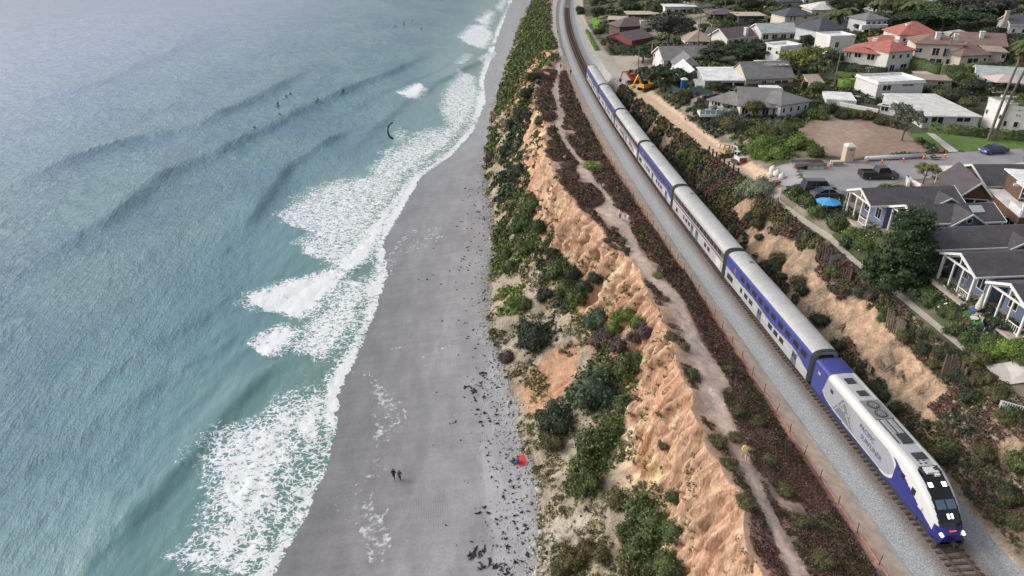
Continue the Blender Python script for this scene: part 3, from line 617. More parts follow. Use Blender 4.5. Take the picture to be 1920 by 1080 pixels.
def body_profile(x0=1.52, z0=.95, zt=4.98, n=7):
    """half outline from skirt up and over the roof"""
    return [(x0 - .03, z0), (x0, z0 + .4), (x0, 3.9), (x0 - .03, 4.25), (x0 - .14, 4.52), (x0 - .36, 4.74), (x0 - .7, 4.88), (x0 - 1.1, 4.96), (0, zt)]
LC = 25.3
def bogie(parent, y, L=3.6):
    b = MB(); b.box(0, 0, .55, 2.3, L, .35); b.box(-1.15, 0, .6, .12, L, .5); b.box(1.15, 0, .6, .12, L, .5)
    o = b.build('bogie', M_BOG, parent, bevel=.02); o.location = (0, y, 0)
    for yy in (-L * .36, L * .36):
        for s in (-1, 1):
            w = MB(); w.tube([(s * .70, yy, .46), (s * .84, yy, .46)], .46, 16); w.build('wheel', M_BOG, o)
def coach(label, kind):
    t = thing('passenger_coach', label, 'train car'); pr = body_profile()
    full = pr + [(-x, z) for x, z in pr[::-1][1:]]
    MB().prism(full, 'y', -LC / 2, LC / 2).build('body', M_SILV, t)
    # roof skin, slightly proud, with ribs
    top = [(x * 1.003, z + .008) for x, z in full if z > 4.2]
    r = MB(); V = []; F = []
    for y in (-LC / 2 + .04, LC / 2 - .04):
        V += [(x, y, z) for x, z in top]
    n = len(top)
    for k in range(n - 1): F.append((k, k + 1, n + k + 1, n + k))
    r.add(V, F); ro = r.build('roof', M_ROOF, t, smooth=True)
    hb = MB()
    for y in (8.9,): hb.box(.35, y, 5.0, .5, .5, .07)
    hb.build('roof_hatch', M_DOOR, t, bevel=.01)
    rb = MB()
    for y in np.arange(-LC / 2 + 1, LC / 2, 1.55):
        for k in range(n - 1):
            (xa, za), (xb, zb) = top[k], top[k + 1]
            V = [(xa, y, za + .002), (xa, y + .05, za + .002), (xb, y + .05, zb + .002), (xb, y, zb + .002)]
            rb.add([(p[0] * 1.002, p[1], p[2] + .004) for p in V], [(0, 1, 2, 3)])
    rb.build('roof_seam', P('roof_seam', (178, 176, 172), .7), t, kind='stuff')
    for s in (-1, 1):
        X = s * 1.52
        def side(nm, m, poly, off=.012, par=t):
            V = [(X + s * off, a, b) for a, b in poly]; Vb_ = [(X - s * .01, a, b) for a, b in poly]; k = len(poly)
            return MB().add(V + Vb_, [tuple(range(k)), tuple(range(k, 2 * k))[::-1]] + [(i, (i + 1) % k, k + (i + 1) % k, k + i) for i in range(k)]).build(nm, m, par)
        if kind == 'blue':
            # blue upper side with a stepped wavy lower edge that drops towards the front end
            low = []
            for i in range(41):
                y = -LC / 2 + .05 + (LC - .1) * i / 40; z = 2.62 + .16 * math.sin(y * .55) + .28 * math.exp(-((y - 9) / 3.5) ** 2) - .5 * math.exp(-((y + 12.6) / 2.2) ** 2) + (.05 if i % 2 else 0)
                low.append((y, z))
            poly = low + [(LC / 2 - .05, 4.22), (-LC / 2 + .05, 4.22)]
            V = [(X + s * .012, a, b) for a, b in poly]; k = len(low)
            V2 = [(X + s * .012, a, b) for a, b in low] + [(X + s * .012 * (1 if b < 4 else 1), a, 4.0) for a, b in low] + [(X - s * .02 + s * .012, a, 4.25) for a, b in low] + [(X - s * .13 + s * .012, a, 4.5) for a, b in low]
            F = []
            for q in range(3):
                for i in range(k - 1): F.append((q * k + i, q * k + i + 1, (q + 1) * k + i + 1, (q + 1) * k + i))
            MB().add(V2, F).build('blue_band', M_BLUE, t)
            side('white_line', M_WHT, [(-LC / 2 + .1, 1.92), (LC / 2 - .1, 1.92), (LC / 2 - .1, 1.98), (-LC / 2 + .1, 1.98)], .016)
            wu = [(-10.9, 1.3), (-9.0, 1.3)] + [(-6.9 + k * 1.95, 1.25) for k in range(8)] + [(9.3, .6)]
            wl = [(-5.8, 1.1), (-4.2, 1.1), (-2.6, 1.1), (3.4, 1.1), (5.0, 1.1), (6.6, .6)]
            doors = [.6, -9.2]
        else:
            band = M_RUB if kind == 'silver2' else P('window_band', (104, 98, 98), .4, metal=.3)
            side('window_band', band, [(-LC / 2 + .3, 3.05), (LC / 2 - .3, 3.05), (LC / 2 - .3, 3.95), (-LC / 2 + .3, 3.95)], .008)
            side('blue_stripe', P('stripe_blue', (52, 60, 110), .5), [(-LC / 2 + .1, 2.72), (LC / 2 - .1, 2.72), (LC / 2 - .1, 2.86), (-LC / 2 + .1, 2.86)], .014)
            side('red_stripe', M_RED, [(-LC / 2 + .1, 2.62), (LC / 2 - .1, 2.62), (LC / 2 - .1, 2.68), (-LC / 2 + .1, 2.68)], .014)
            if kind == 'silver2':
                side('graphic', P('stripe_graphic', (150, 92, 120), .5), [(-8.5, 1.5), (-3.5, 2.5), (-5.2, 2.5), (-10.4, 1.5)], .018)
            wu = [(-10.6 + k * 1.62, 1.2) for k in range(14)]; wl = [(-6.4, 1.0), (-4.9, 1.0), (3.2, 1.0), (4.6, 1.0), (6.0, .7)]
            doors = [-.8, 1.6]
            side('end_panel', M_WHT, [(-LC / 2 + 1.2, 1.2), (-LC / 2 + 3.0, 1.2), (-LC / 2 + 3.0, 2.3), (-LC / 2 + 1.2, 2.3)], .02)
        for (y, w) in wu:
            side('upper_window', M_TAN if (kind == 'blue' and y > 9) else M_GLS, [(y - w / 2, 3.2), (y + w / 2, 3.2), (y + w / 2, 3.86), (y - w / 2, 3.86)], .022)
        for (y, w) in wl:
            side('lower_window', M_GLS, [(y - w / 2, 1.62), (y + w / 2, 1.62), (y + w / 2, 2.26), (y - w / 2, 2.26)], .022)
        for y in doors:
            d = side('door', M_DOOR, [(y - .6, 1.02), (y + .6, 1.02), (y + .6, 2.5), (y - .6, 2.5)], .02)
            side('door_window', M_GLS, [(y - .42, 1.75), (y - .1, 1.75), (y - .1, 2.3), (y - .42, 2.3)], .03, d); side('door_window', M_GLS, [(y + .1, 1.75), (y + .42, 1.75), (y + .42, 2.3), (y + .1, 2.3)], .03, d)
        side('vent_grille', M_RUB, [(9.6, 1.4), (11.6, 1.4), (11.6, 2.2), (9.6, 2.2)] if kind == 'blue' else [(9.4, 1.3), (10.4, 1.3), (10.4, 2.0), (9.4, 2.0)], .02)
    for s in (-1, 1):   # black end hoods
        e = MB(); op = [(x * 1.02, z + .03) for x, z in full]; ip = [(x * .86, z - .2 if z > 2 else z) for x, z in full]; k = len(op)
        a, b = (LC / 2 - .25, LC / 2 + .32) if s > 0 else (-LC / 2 - .32, -LC / 2 + .25)
        V = [(x, a, z) for x, z in op] + [(x, b, z) for x, z in op] + [(x, b, z) for x, z in ip]
        F = [(i, i + 1, k + i + 1, k + i) for i in range(k - 1)] + [(k + i, k + i + 1, 2 * k + i + 1, 2 * k + i) for i in range(k - 1)]
        e.add(V, F); e.box(0, (a + b) / 2, 2.6, 1.5, .62, 3.6); e.build('diaphragm', M_RUB, t)
    u = MB(); u.box(0, 0, .8, 2.5, 12, .5); u.box(0, -4, .7, 2.2, 3, .6); u.box(0, 5, .7, 2.3, 2, .55); u.build('underframe', M_BOG, t)
    for y in (-9.2, 9.2): bogie(t, y)
    return t
KINDS = ['blue', 'silver', 'blue', 'silver2', 'blue', 'blue']
LBL = ['blue and silver double-deck coach directly behind the locomotive', 'all silver double-deck coach with a thin red and blue stripe, second behind the locomotive', 'blue and silver double-deck coach between the two silver coaches',
       'silver coach with dark window band and slanted graphic, middle of the train', 'blue and silver coach behind the farther silver coach', 'last blue and silver coach at the far end of the train']
for i, k in enumerate(KINDS):
    y = 13.0 + 26 * i; c = coach(LBL[i], k); place(c, (float(trackx(y)) - .04, y, 0), heading(y)); c['group'] = 'coaches of the passenger train'

# ---- locomotive: y local 0 = rear, -22 = nose
loco = thing('locomotive', 'blue, white and grey streamlined locomotive leading the train with headlights lit', 'locomotive', (0, -.35, 0), 0)
def lsec(y):
    """half outline of the body at y: list of (x,z) from skirt to roof centre"""
    f = -y; zt = 4.42; hw = 1.50; z0 = .62
    if f > 16.2:
        t = min((f - 16.2) / 5.6, 1); zt = 4.42 - 2.75 * t ** 1.9; hw = 1.5 - .38 * t ** 2.6
    nose = max(0, min(1, (f - 21.2) / .6)); z0 = .62 - .2 * nose; zt = zt - .25 * nose; hw -= .12 * nose
    sh = .42 + (.25 * min(max((f - 17) / 4, 0), 1)); pts = []
    hs = max(zt - z0 - sh, .2)
    for k in range(36): pts.append((hw - (.05 * (1 - k / 10) if k < 10 else 0), z0 + hs * k / 35))
    for k in range(1, 13):
        a = k / 12 * math.pi / 2; pts.append((hw - (.55) * (1 - math.cos(a)) * (1.0), z0 + hs + sh * math.sin(a)))
    xe = pts[-1][0]
    for k in range(1, 9): pts.append((xe * (1 - k / 8), zt + .05 * math.sin(k / 8 * math.pi / 2)))
    return pts
NS = 640; yy = -np.linspace(0, 21.85, NS); secs = [lsec(y) for y in yy]; NP = len(secs[0])
regions = {}
def region(f, k, x, z):
    zt = secs[min(int(f / 21.85 * (NS - 1)), NS - 1)][-1][1]; shoulder = k >= 35
    if z < 1.02 and f < 20.6: return 'skirt'
    if f < 2.3 + (.25 * (z - 2)): return 'rear_blue'
    if f > 20.9 and z < 1.95: return 'nose_blue'
    # windscreen mask
    if f > 17.0 and abs(x) < (.98 + .02 * (f - 17)) and z > 1.72: return 'windscreen'
    if k >= 48 and f < 17.0: return 'roof_deck'
    # white band along the shoulder, widening down to the nose corner
    lo = 3.72 if f < 15 else 3.72 - .42 * (f - 15) ** 1.05 * .93
    if z > lo and z < 5: return 'white_band'
    # grey arc panel
    if f < 15.2:
        bottom = 1.22 + .55 * math.exp(-(f - 2.7) / 1.2); q = (f - 13.4) / 1.8
        if f < 13.4 or q * q + ((z - 2.45) / 1.25) ** 2 < 1: return 'grey_panel' if z > bottom else ('white_line' if z > bottom - .09 else 'nose_blue')
        if q * q * .72 + ((z - 2.45) / 1.5) ** 2 < 1: return 'arc_line'
    return 'nose_blue'
for i in range(NS - 1):
    for k in range(NP - 1):
        for s in (-1, 1):
            f = -(yy[i] + yy[i + 1]) / 2; x = (secs[i][k][0] + secs[i][k + 1][0]) / 2; z = (secs[i][k][1] + secs[i][k + 1][1]) / 2
            r = region(f, k, x, z); V = [(s * secs[i][k][0], yy[i], secs[i][k][1]), (s * secs[i][k + 1][0], yy[i], secs[i][k + 1][1]), (s * secs[i + 1][k + 1][0], yy[i + 1], secs[i + 1][k + 1][1]), (s * secs[i + 1][k][0], yy[i + 1], secs[i + 1][k][1])]
            regions.setdefault(r, ([], []))
            b = len(regions[r][0]); regions[r][0].extend(V); regions[r][1].append((b, b + 1, b + 2, b + 3) if s > 0 else (b + 3, b + 2, b + 1, b))
RM = {'skirt': M_NAVY, 'rear_blue': M_BLUE, 'nose_blue': P('nose_blue', (44, 46, 128), .3, coat=.3), 'windscreen': P('windscreen_black', (22, 24, 30), .1, spec=.8), 'roof_deck': P('loco_deck', (178, 178, 180), .6, var=.1, vscale=.8),
      'white_band': M_WHT, 'grey_panel': M_GREY, 'white_line': M_WHT, 'arc_line': M_WHT}
import bmesh
for r, (V, F) in regions.items():
    me = bpy.data.meshes.new(r); me.from_pydata(V, [], F); bm = bmesh.new(); bm.from_mesh(me); bmesh.ops.remove_doubles(bm, verts=bm.verts[:], dist=1e-4); bmesh.ops.recalc_face_normals(bm, faces=bm.faces[:]); bm.to_mesh(me); bm.free()
    for p in me.polygons: p.use_smooth = True
    link(r, me, RM[r], loco)
cap = MB(); s0 = [(x, 0, z) for x, z in secs[0]] + [(-x, 0, z) for x, z in secs[0][::-1]]; cap.add(s0, [tuple(range(len(s0)))]); cap.build('rear_wall', M_BLUE, loco)
fr = MB(); s1 = [(x, yy[-1], z) for x, z in secs[-1]] + [(-x, yy[-1], z) for x, z in secs[-1][::-1]]; fr.add(s1, [tuple(range(len(s1)))]); fr.build('front_panel', RM['nose_blue'], loco)
MB().box(0, .3, 2.5, 1.5, .7, 3.4).build('diaphragm', M_RUB, loco)
def rb(nm, m, *boxes, bev=.01):
    b = MB()
    for q in boxes: b.box(*q)
    return b.build(nm, m, loco, bevel=bev)
M_DK = P('loco_dark', (58, 60, 64), .7)
rb('roof_grille', M_DK, (-.1, -4.3, 4.5, .95, .9, .1)); rb('roof_grille', M_DK, (.05, -6.4, 4.5, .95, .8, .1)); 
fp = rb('fan_deck', P('fan_deck', (132, 132, 134), .6), (0, -9.0, 4.49, 1.9, 2.9, .1))
for y in (-8.35, -9.7):
    f_ = MB().tube([(0, y, 4.53), (0, y, 4.6)], .58, 20).build('fan', M_DK, fp); fb = MB()
    for k in range(6): fb.box(0, y, 4.61, 1.0, .07, .012, rz=k * math.pi / 6)
    fb.build('fan_guard', P('fan_guard', (150, 150, 150), .5), fp)
for k in range(5): rb('roof_pipe', P('roof_pipe', (150, 152, 154), .5, metal=.4) if k % 2 else M_DK, (-.7 + k * .35, -12.2, 4.52, .08, 3.2, .09))
rb('roof_vent', M_DK, (.1, -13.3, 4.56, .95, 1.25, .14)); rb('roof_vent', M_DK, (.1, -15.6, 4.53, 1.15, .8, .08)); 
for k in range(4): rb('roof_slot', M_DK, (-.35 + .25 * (k % 2) * 2, -16.15 - (k // 2) * .35, 4.48, .18, .14, .05))
rb('antenna_frame', M_DK, (.05, -16.95, 4.45, 1.7, .1, .16), (-.75, -17.3, 4.4, .12, .7, .1), (.85, -17.3, 4.4, .12, .7, .1)); rb('air_conditioner', M_WHT, (.05, -17.35, 4.42, 1.1, .72, .22), (.35, -17.8, 4.34, .45, .35, .2)); rb('roof_box', M_DK, (.45, -17.3, 4.56, .25, .3, .12))
def onnose(x, f, lift=.02):
    s = lsec(-f); best = min(range(len(s)), key=lambda k: abs(s[k][0] - abs(x)) + (0 if s[k][1] > 1.5 else 9)); return s[best][1] + lift
def lamp(x, f, w, h, m, nm='headlight', par=None):
    z = onnose(x, f); dz = (onnose(x, f + .2) - onnose(x, f - .2)) / .4; a = math.atan(dz)
    MB().box(x, -f, z, w, h, .05, rx=-a).build(nm, m, par or loco, bevel=.01)
M_LAMP = mat('headlight_lens', (1.0, .96, .86), .3, emit=2.2); M_AMB = mat('destination_light', lin((224, 84, 34)), .4, emit=.7)
lamp(-.62, 18.55, .38, .42, M_LAMP); lamp(.62, 18.55, .38, .42, M_LAMP)
lamp(-.13, 20.85, .17, .42, M_LAMP); lamp(.2, 20.85, .17, .42, M_LAMP)
MB().box(0, -21.62, 1.62, .62, .12, .16, rx=.5).build('number_display', M_AMB, loco)
for s in (-1, 1):
    MB().tube([(s * .98, -21.55, 1.42), (s * .98, -21.85, 1.36)], .13, 14).build('ditch_light', M_LAMP, loco)
gl = P('cab_glass', (84, 108, 124), .06, spec=.9)
for s in (-1, 1): lamp(s * .46, 20.05, .78, .8, gl, 'windscreen_pane')
for s in (-1, 1):
    rb('cab_window', M_GLS, (s * 1.5, -18.0, 2.75, .03, .55, .6)); rb('cab_window', M_GLS, (s * 1.5, -16.4, 3.0, .03, .5, .55)); rb('number_plate', M_WHT, (s * 1.492, -19.2, 2.1, .04, .5, .3))
    d = rb('side_port', M_DK, (s * 1.51, -3.9, 2.95, .04, .55, .42))
    lv = MB()
    for (a, b_) in (((-5.0, 1.5), (-6.4, 3.5)), ((-6.4, 3.5), (-8.6, 1.5)), ((-5.8, 3.0), (-8.0, 1.6)), ((-5.0, 2.4), (-8.3, 2.4))):
        p, q = np.array(a), np.array(b_); dd = (q - p) / np.hypot(*(q - p)); nrm = np.array([-dd[1], dd[0]]) * .07
        X = s * 1.525; pts = [p + nrm, q + nrm, q - nrm, p - nrm]; lv.add([(X, a_[0], a_[1]) for a_ in pts], [(0, 1, 2, 3)])
    lv.build('spar_graphic', M_SILV, loco)
    MB().add([(s * 1.512, -4.7, 1.45), (s * 1.512, -5.9, 3.45), (s * 1.512, -6.6, 3.45), (s * 1.512, -8.8, 1.45)], [(0, 1, 2, 3)]).build('side_screen', P('side_screen', (122, 126, 134), .6, metal=.2), loco)
    for bi, by_ in enumerate((-5.0, -16.6)): rb('step', M_DK, (s * 1.42, by_ - 2.4, .75, .1, .5, .5))
for y in (-4.6, -16.2): bogie(loco, y, 4.2)
rb('fuel_tank', M_BOG, (0, -10.4, .75, 2.5, 5.5, .75)); rb('pilot', M_DK, (0, -21.6, .42, 2.5, .5, .5)); rb('coupler', M_BOG, (0, -22.15, .75, .35, .7, .3))
def text(name, body, size, m, parent, M, ext=.004):
    cu = bpy.data.curves.new(name, 'FONT'); cu.body = body; cu.size = size; cu.extrude = ext; cu.align_x = 'CENTER'; cu.align_y = 'CENTER'
    o = bpy.data.objects.new('t', cu); COL.objects.link(o); bpy.context.view_layer.update()
    me = bpy.data.meshes.new_from_object(o.evaluated_get(bpy.context.evaluated_depsgraph_get())); bpy.data.objects.remove(o)
    q = link(name, me, m, parent); q.matrix_local = M; return q
M_TXT = P('letter_blue', (70, 78, 110), .5)
text('lettering', 'PACIFIC', .72, M_TXT, loco, Matrix.Translation((-1.52, -10.6, 2.95)) @ Euler((math.pi / 2, 0, -math.pi / 2)).to_matrix().to_4x4())
text('lettering', 'SURFLINER', .72, M_TXT, loco, Matrix.Translation((-1.52, -11.6, 2.1)) @ Euler((math.pi / 2, 0, -math.pi / 2)).to_matrix().to_4x4())
text('lettering', 'PACIFIC', .72, M_TXT, loco, Matrix.Translation((1.52, -10.6, 2.95)) @ Euler((math.pi / 2, 0, math.pi / 2)).to_matrix().to_4x4())
text('lettering', 'SURFLINER', .72, M_TXT, loco, Matrix.Translation((1.52, -11.6, 2.1)) @ Euler((math.pi / 2, 0, math.pi / 2)).to_matrix().to_4x4())
# flag decal on rear blue
MB().box(-1.522, -1.1, 3.3, .01, .55, .32).build('flag_decal', P('decal', (190, 150, 170), .5), loco)

# ---- orange barrier fence along the verge
fe = tag(bpy.data.objects.new('barrier_fence', None), 'low faded orange mesh fence on thin posts between the bluff trail and the track', 'fence'); COL.objects.link(fe)
pm = None; prev = None; V = []; F = []
yv = -40
while yv < 112:
    x = float(cx('fence', yv)) + random.uniform(-.1, .1); z = float(H(x, yv))
    if pm is None: o = MB().tube([(0, 0, -.2), (0, 0, 1.15)], .035, 6).build('post', P('fence_post', (90, 62, 54), .8), fe); pm = o.data
    else: o = link('post', pm, None, fe)
    o.location = (x, yv, z); o.rotation_euler = (random.uniform(-.1, .1), random.uniform(-.12, .12), 0); yv += 3.3
k = 0
for y in np.arange(-40, 112, .8):
    x = float(cx('fence', y)); z = float(H(x, y)); h = .20 + .10 * float(fbm(y * .3, 2.2, 7)); V += [(x, y, z - .1), (x + .03 * math.sin(y * 3), y, z + h)]
    if k: F.append((2 * k - 2, 2 * k, 2 * k + 1, 2 * k - 1))
    k += 1
MB().add(V, F).build('netting', P('netting_orange', (196, 136, 120), .8, var=.2, vscale=2), fe)
# ================================================================ PLANTS
def leaf_tris(C, Nrm, size, rng, flat=.5):
    """one triangle per centre, facing roughly along the given normals"""
    n = len(C); d = Nrm + rng.normal(0, flat, (n, 3)); d /= np.linalg.norm(d, axis=1)[:, None] + 1e-9
    r = rng.normal(0, 1, (n, 3)); a = np.cross(d, r); a /= np.linalg.norm(a, axis=1)[:, None] + 1e-9; b = np.cross(d, a)
    s = (size * rng.uniform(.6, 1.4, n))[:, None]
    V = np.stack([C + a * s, C - a * s * .5 + b * s * .8, C - a * s * .5 - b * s * .8], 1).reshape(-1, 3)
    return V, np.arange(3 * n).reshape(-1, 3)
def sphere_core(c, r, seed, nu=9, nv=6):
    V = []; F = []
    for j in range(nv + 1):
        th = math.pi * j / nv
        for i in range(nu):
            ph = 2 * math.pi * i / nu; k = .68 + .14 * math.sin(ph * 3 + seed + j)
            V.append((c[0] + r[0] * k * math.sin(th) * math.cos(ph), c[1] + r[1] * k * math.sin(th) * math.sin(ph), c[2] + r[2] * k * math.cos(th)))
    for j in range(nv):
        for i in range(nu):
            a = j * nu + i; b = j * nu + (i + 1) % nu; F += [(a, b, b + nu), (a, b + nu, a + nu)]
    return np.array(V), np.array(F)
def crown_mesh(name, seed, lobes, n, leaf, flower=0, up=.0, core=True, vary=.35):
    rng = np.random.default_rng(seed); lobes = [(np.array(c, float), np.array(r, float)) for c, r in lobes]
    w = np.array([r[0] * r[1] + r[1] * r[2] + r[0] * r[2] for c, r in lobes]); w /= w.sum(); VV = []; FF = []; CC = []; o = 0
    for li, (c, r) in enumerate(lobes):
        k = int(n * w[li]); d = rng.normal(0, 1, (k, 3)); d[:, 2] = d[:, 2] * .9 + .25; d /= np.linalg.norm(d, axis=1)[:, None]
        bump = 1 + .22 * np.sin(d[:, 0] * 7 + seed + li) * np.sin(d[:, 1] * 6 + li * 2) + .12 * np.sin(d[:, 2] * 11 + d[:, 0] * 9)
        Pp = c + d * r * (bump * (rng.uniform(.62, 1.05, k) + .22 * rng.random(k) ** 4))[:, None]
        ins = np.zeros(k, bool)
        for lj, (c2, r2) in enumerate(lobes):
            if lj != li: ins |= (((Pp - c2) / (r2 * .7)) ** 2).sum(1) < 1
        Pp, d = Pp[~ins], d[~ins]; V, F = leaf_tris(Pp, d, leaf, rng, .7)
        clump = 1 + vary * np.sin(Pp[:, 0] * 9 / max(r[0], .1) + li * 3 + seed) * np.sin(Pp[:, 1] * 7 / max(r[1], .1) + li)
        col = np.repeat(clump * rng.uniform(1 - vary, 1 + vary, len(Pp)), 3)[:, None] * np.ones(3)
        if flower:
            fl = np.repeat(rng.random(len(Pp)) < flower, 3); col[fl] = (7, 6.4, 6.6)
        VV.append(V); FF.append(F + o); CC.append(col); o += len(V)
        if core:
            V, F = sphere_core(c, r, li + seed); VV.append(V); FF.append(F + o); CC.append(np.full((len(V), 3), .8)); o += len(V)
    return raw_mesh(name, np.concatenate(VV), np.concatenate(FF), np.concatenate(CC))
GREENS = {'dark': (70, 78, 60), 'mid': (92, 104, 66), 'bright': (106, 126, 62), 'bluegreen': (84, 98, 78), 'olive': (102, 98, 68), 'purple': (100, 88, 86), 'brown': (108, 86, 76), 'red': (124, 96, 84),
          'lime': (118, 142, 66), 'sage': (130, 140, 118), 'flower': (66, 76, 54), 'cypress': (62, 80, 52), 'ygreen': (122, 128, 74), 'greyg': (112, 118, 98), 'darkgrey': (78, 80, 74)}
def leafmat(k): return P('leaf_' + k, GREENS[k], .75, attr='Col', var=.28, vscale=.45, var2=(.2, 3), spec=.25)
BUSH = {}
def bush_proto(kind, v):
    key = (kind if kind == 'flower' else 'plain', v)
    if key not in BUSH:
        rg = random.Random(v * 13 + 5); lobes = [((0, 0, .22), (.40, .40, .34))]
        for k in range(7): a = k * .9 + rg.random(); rr_ = rg.uniform(.16, .3); lobes.append(((math.cos(a) * .28, math.sin(a) * .28, .12 + rg.random() * .22), (rr_, rr_, rr_ * .9)))
        BUSH[key] = crown_mesh('foliage', v, lobes, 2600, .03, flower=.09 if kind == 'flower' else 0)
    return BUSH[key]
BUSHM = {}
def bush(loc, w, kind, label, h=None, group=None, name='bush', cat='bush', rz=None):
    v = random.randrange(4); key = (kind, v)
    if key not in BUSHM:
        me = bush_proto(kind, v).copy(); me.materials.clear(); me.materials.append(leafmat(kind)); BUSHM[key] = me
    o = bpy.data.objects.new(name, BUSHM[key]); COL.objects.link(o); o.location = tuple(map(float, loc)); o.rotation_euler = (0, 0, random.random() * 6.28 if rz is None else rz)
    h = w * .8 if h is None else h; o.scale = (w, w, h / .62); return tag(o, label, cat, group)
# surfaces one can stand things on
def cat_surf():
    A = []
    for S in (CLIFF, TOP, CUT): A.append(np.stack([s.ravel() for s in S[:3]], 1))
    return np.concatenate(A)
SURF = cat_surf(); SPX, SPY = proj(SURF); SD = (SURF - CAM) @ _F
def surf_at(px, py):
    d2 = (SPX - px) ** 2 + (SPY - py) ** 2; m = d2.min(); c = np.nonzero(d2 < max(m * 2.5, 16))[0]
    return SURF[c[np.argmin(SD[c] + .5 * np.sqrt(d2[c]) / 5)]]
def where(px, py):
    a = surf_at(px, py); qx, qy = proj(a)
    return a if (qx - px) ** 2 + (qy - py) ** 2 < 100 else ground(px, py)

def tufts(name, label, cat, C, R, colors, K, hz=.8, parent=None, leaf=.34):
    """ground cover nobody could count: leafy tufts joined in one mesh"""
    rng = np.random.default_rng(len(C)); n = len(C)
    d = rng.normal(0, 1, (n, K, 3)); d[..., 2] = np.abs(d[..., 2]) * hz; d /= np.linalg.norm(d, axis=2)[..., None]
    Pp = C[:, None, :] + d * R[:, None, None] * np.array([1, 1, hz]) * rng.uniform(.45, 1.05, (n, K, 1))
    V, F = leaf_tris(Pp.reshape(-1, 3), d.reshape(-1, 3), 1.0, rng, .6)
    cen = np.repeat(Pp.reshape(-1, 3), 3, 0); V = cen + (V - cen) * np.repeat(R * leaf, K * 3)[:, None]
    col = np.repeat(colors, K * 3, 0) * np.repeat(rng.uniform(.6, 1.4, n * K), 3)[:, None]
    me = raw_mesh(name, V, F, col); return tag(link(name, me, mat('cover_leaf', (1, 1, 1), .8, .2, .8, attr='Col', spec=.2)), label, cat, None, 'stuff')
def sample(S, n, rng):
    X, Y, Z, U = S; i = rng.integers(0, X.shape[0] - 1, n); j = rng.integers(0, X.shape[1] - 1, n); a = rng.random(n); b = rng.random(n)
    def L(A): return (A[i, j] * (1 - a) + A[i + 1, j] * a) * (1 - b) + (A[i, j + 1] * (1 - a) + A[i + 1, j + 1] * a) * b
    return np.stack([L(X), L(Y), L(Z)], 1), L(U)
def lc(k): return np.array(lin(GREENS[k]))
rng = np.random.default_rng(3)
# bluff top: red-brown mats left and right of the trail
Pp, u = sample(TOP, 90000, rng); px, py = proj(Pp); x, y = Pp[:, 0], Pp[:, 1]
scp = FPX / np.maximum((Pp - CAM) @ _F, 5)
den = fbm(x * .33, y * .22, 201, 4) + .30 * (u > .60) + .25 * (u > .8) + .1 * (u > .45)
ok = (den > -.2) & (u > .05) & (u < .93) & (y < 172) & (py > -40) & (py < 1130)
for dx, dy in ((0, 0), (3, 0), (-3, 0)): ok &= ~inpoly(px + dx * scp / 14, py, TRAIL)
for b in [[(1085,300),(1130,300),(1130,320),(1090,325)], [(1060,400),(1110,395),(1110,415),(1065,415)], [(1110,392),(1180,400),(1185,440),(1130,420)], [(1235,560),(1262,560),(1275,640),(1250,640)], [(1000,100),(1060,95),(1060,135),(1000,130)]]: ok &= ~inpoly(px, py, b)
ok &= rng.random(len(ok)) < np.clip(.55 + den * 1.2, .25, 1)
Pp = Pp[ok]; sel = rng.permutation(len(Pp))[:42000]; Pp = Pp[sel]; x, y = Pp[:, 0], Pp[:, 1]
n = fbm(x * .5, y * .5, 203, 3); t = rng.random(len(Pp))
colr = np.where((n > .12)[:, None], lc('olive') * .8, np.where((n < -.12)[:, None], lc('red') * .9, lc('brown'))); colr = np.where((t > .86)[:, None], np.array(lin((128, 110, 92))), colr)
R = np.clip((y + 64) * .0042, .2, .8) * rng.uniform(.7, 1.5, len(Pp))
tufts('coastal_scrub', 'low red-brown and olive scrub covering the bluff top on both sides of the sandy trail', 'scrub', Pp, R, colr, 14, .6, leaf=.3)
# cliff: green growth on the seaward slope
GP = [([(915,290),(935,220),(960,180),(1000,100),(1040,92),(1050,30),(1000,0),(985,60),(955,130),(940,170),(925,300)], 'mid', 1), ([(925,440),(960,380),(1000,340),(1020,380),(1030,440),(1000,470),(960,510),(925,525)], 'mid', 1),
      ([(1000,470),(1060,450),(1112,530),(1090,560),(1060,600),(1030,560)], 'dark', .9), ([(1110,580),(1195,575),(1200,620),(1110,625)], 'bright', .8), ([(1095,612),(1222,605),(1215,655),(1090,655)], 'purple', .9),
      ([(1060,600),(1100,600),(1110,640),(1070,650)], 'mid', .5), ([(1140,640),(1218,640),(1212,720),(1150,780),(1060,800),(1060,740)], 'mid', .9), ([(1010,760),(1075,740),(1085,790),(1010,830)], 'dark', .8), ([(1120,772),(1172,775),(1170,850),(1110,930),(1062,935),(1085,850)], 'mid', 1.2),
      ([(1160,905),(1268,900),(1288,1000),(1290,1090),(1150,1090),(1165,980),(1150,930)], 'mid', 1), ([(1035,1020),(1120,1000),(1150,1090),(1030,1090)], 'olive', .9), ([(940,545),(990,540),(985,590),(940,590)], 'bright', .8), ([(925,330),(990,300),(1000,350),(940,400)], 'dark', .6), ([(960,240),(1000,160),(1005,130),(985,300),(940,310)], 'dark', .9),
      ([(1030,430),(1075,440),(1060,470),(1010,470)], 'mid', .8), ([(1060,560),(1095,560),(1080,610)], 'bright', .6), ([(975,610),(1045,585),(1040,650),(970,650)], 'dark', .7)]
Pp, u = sample(CLIFF, 90000, rng); px, py = proj(Pp); x, y, z = Pp.T; sc = FPX / np.maximum((Pp - CAM) @ _F, 5); keepm = np.zeros(len(Pp), bool); colr = np.zeros((len(Pp), 3))
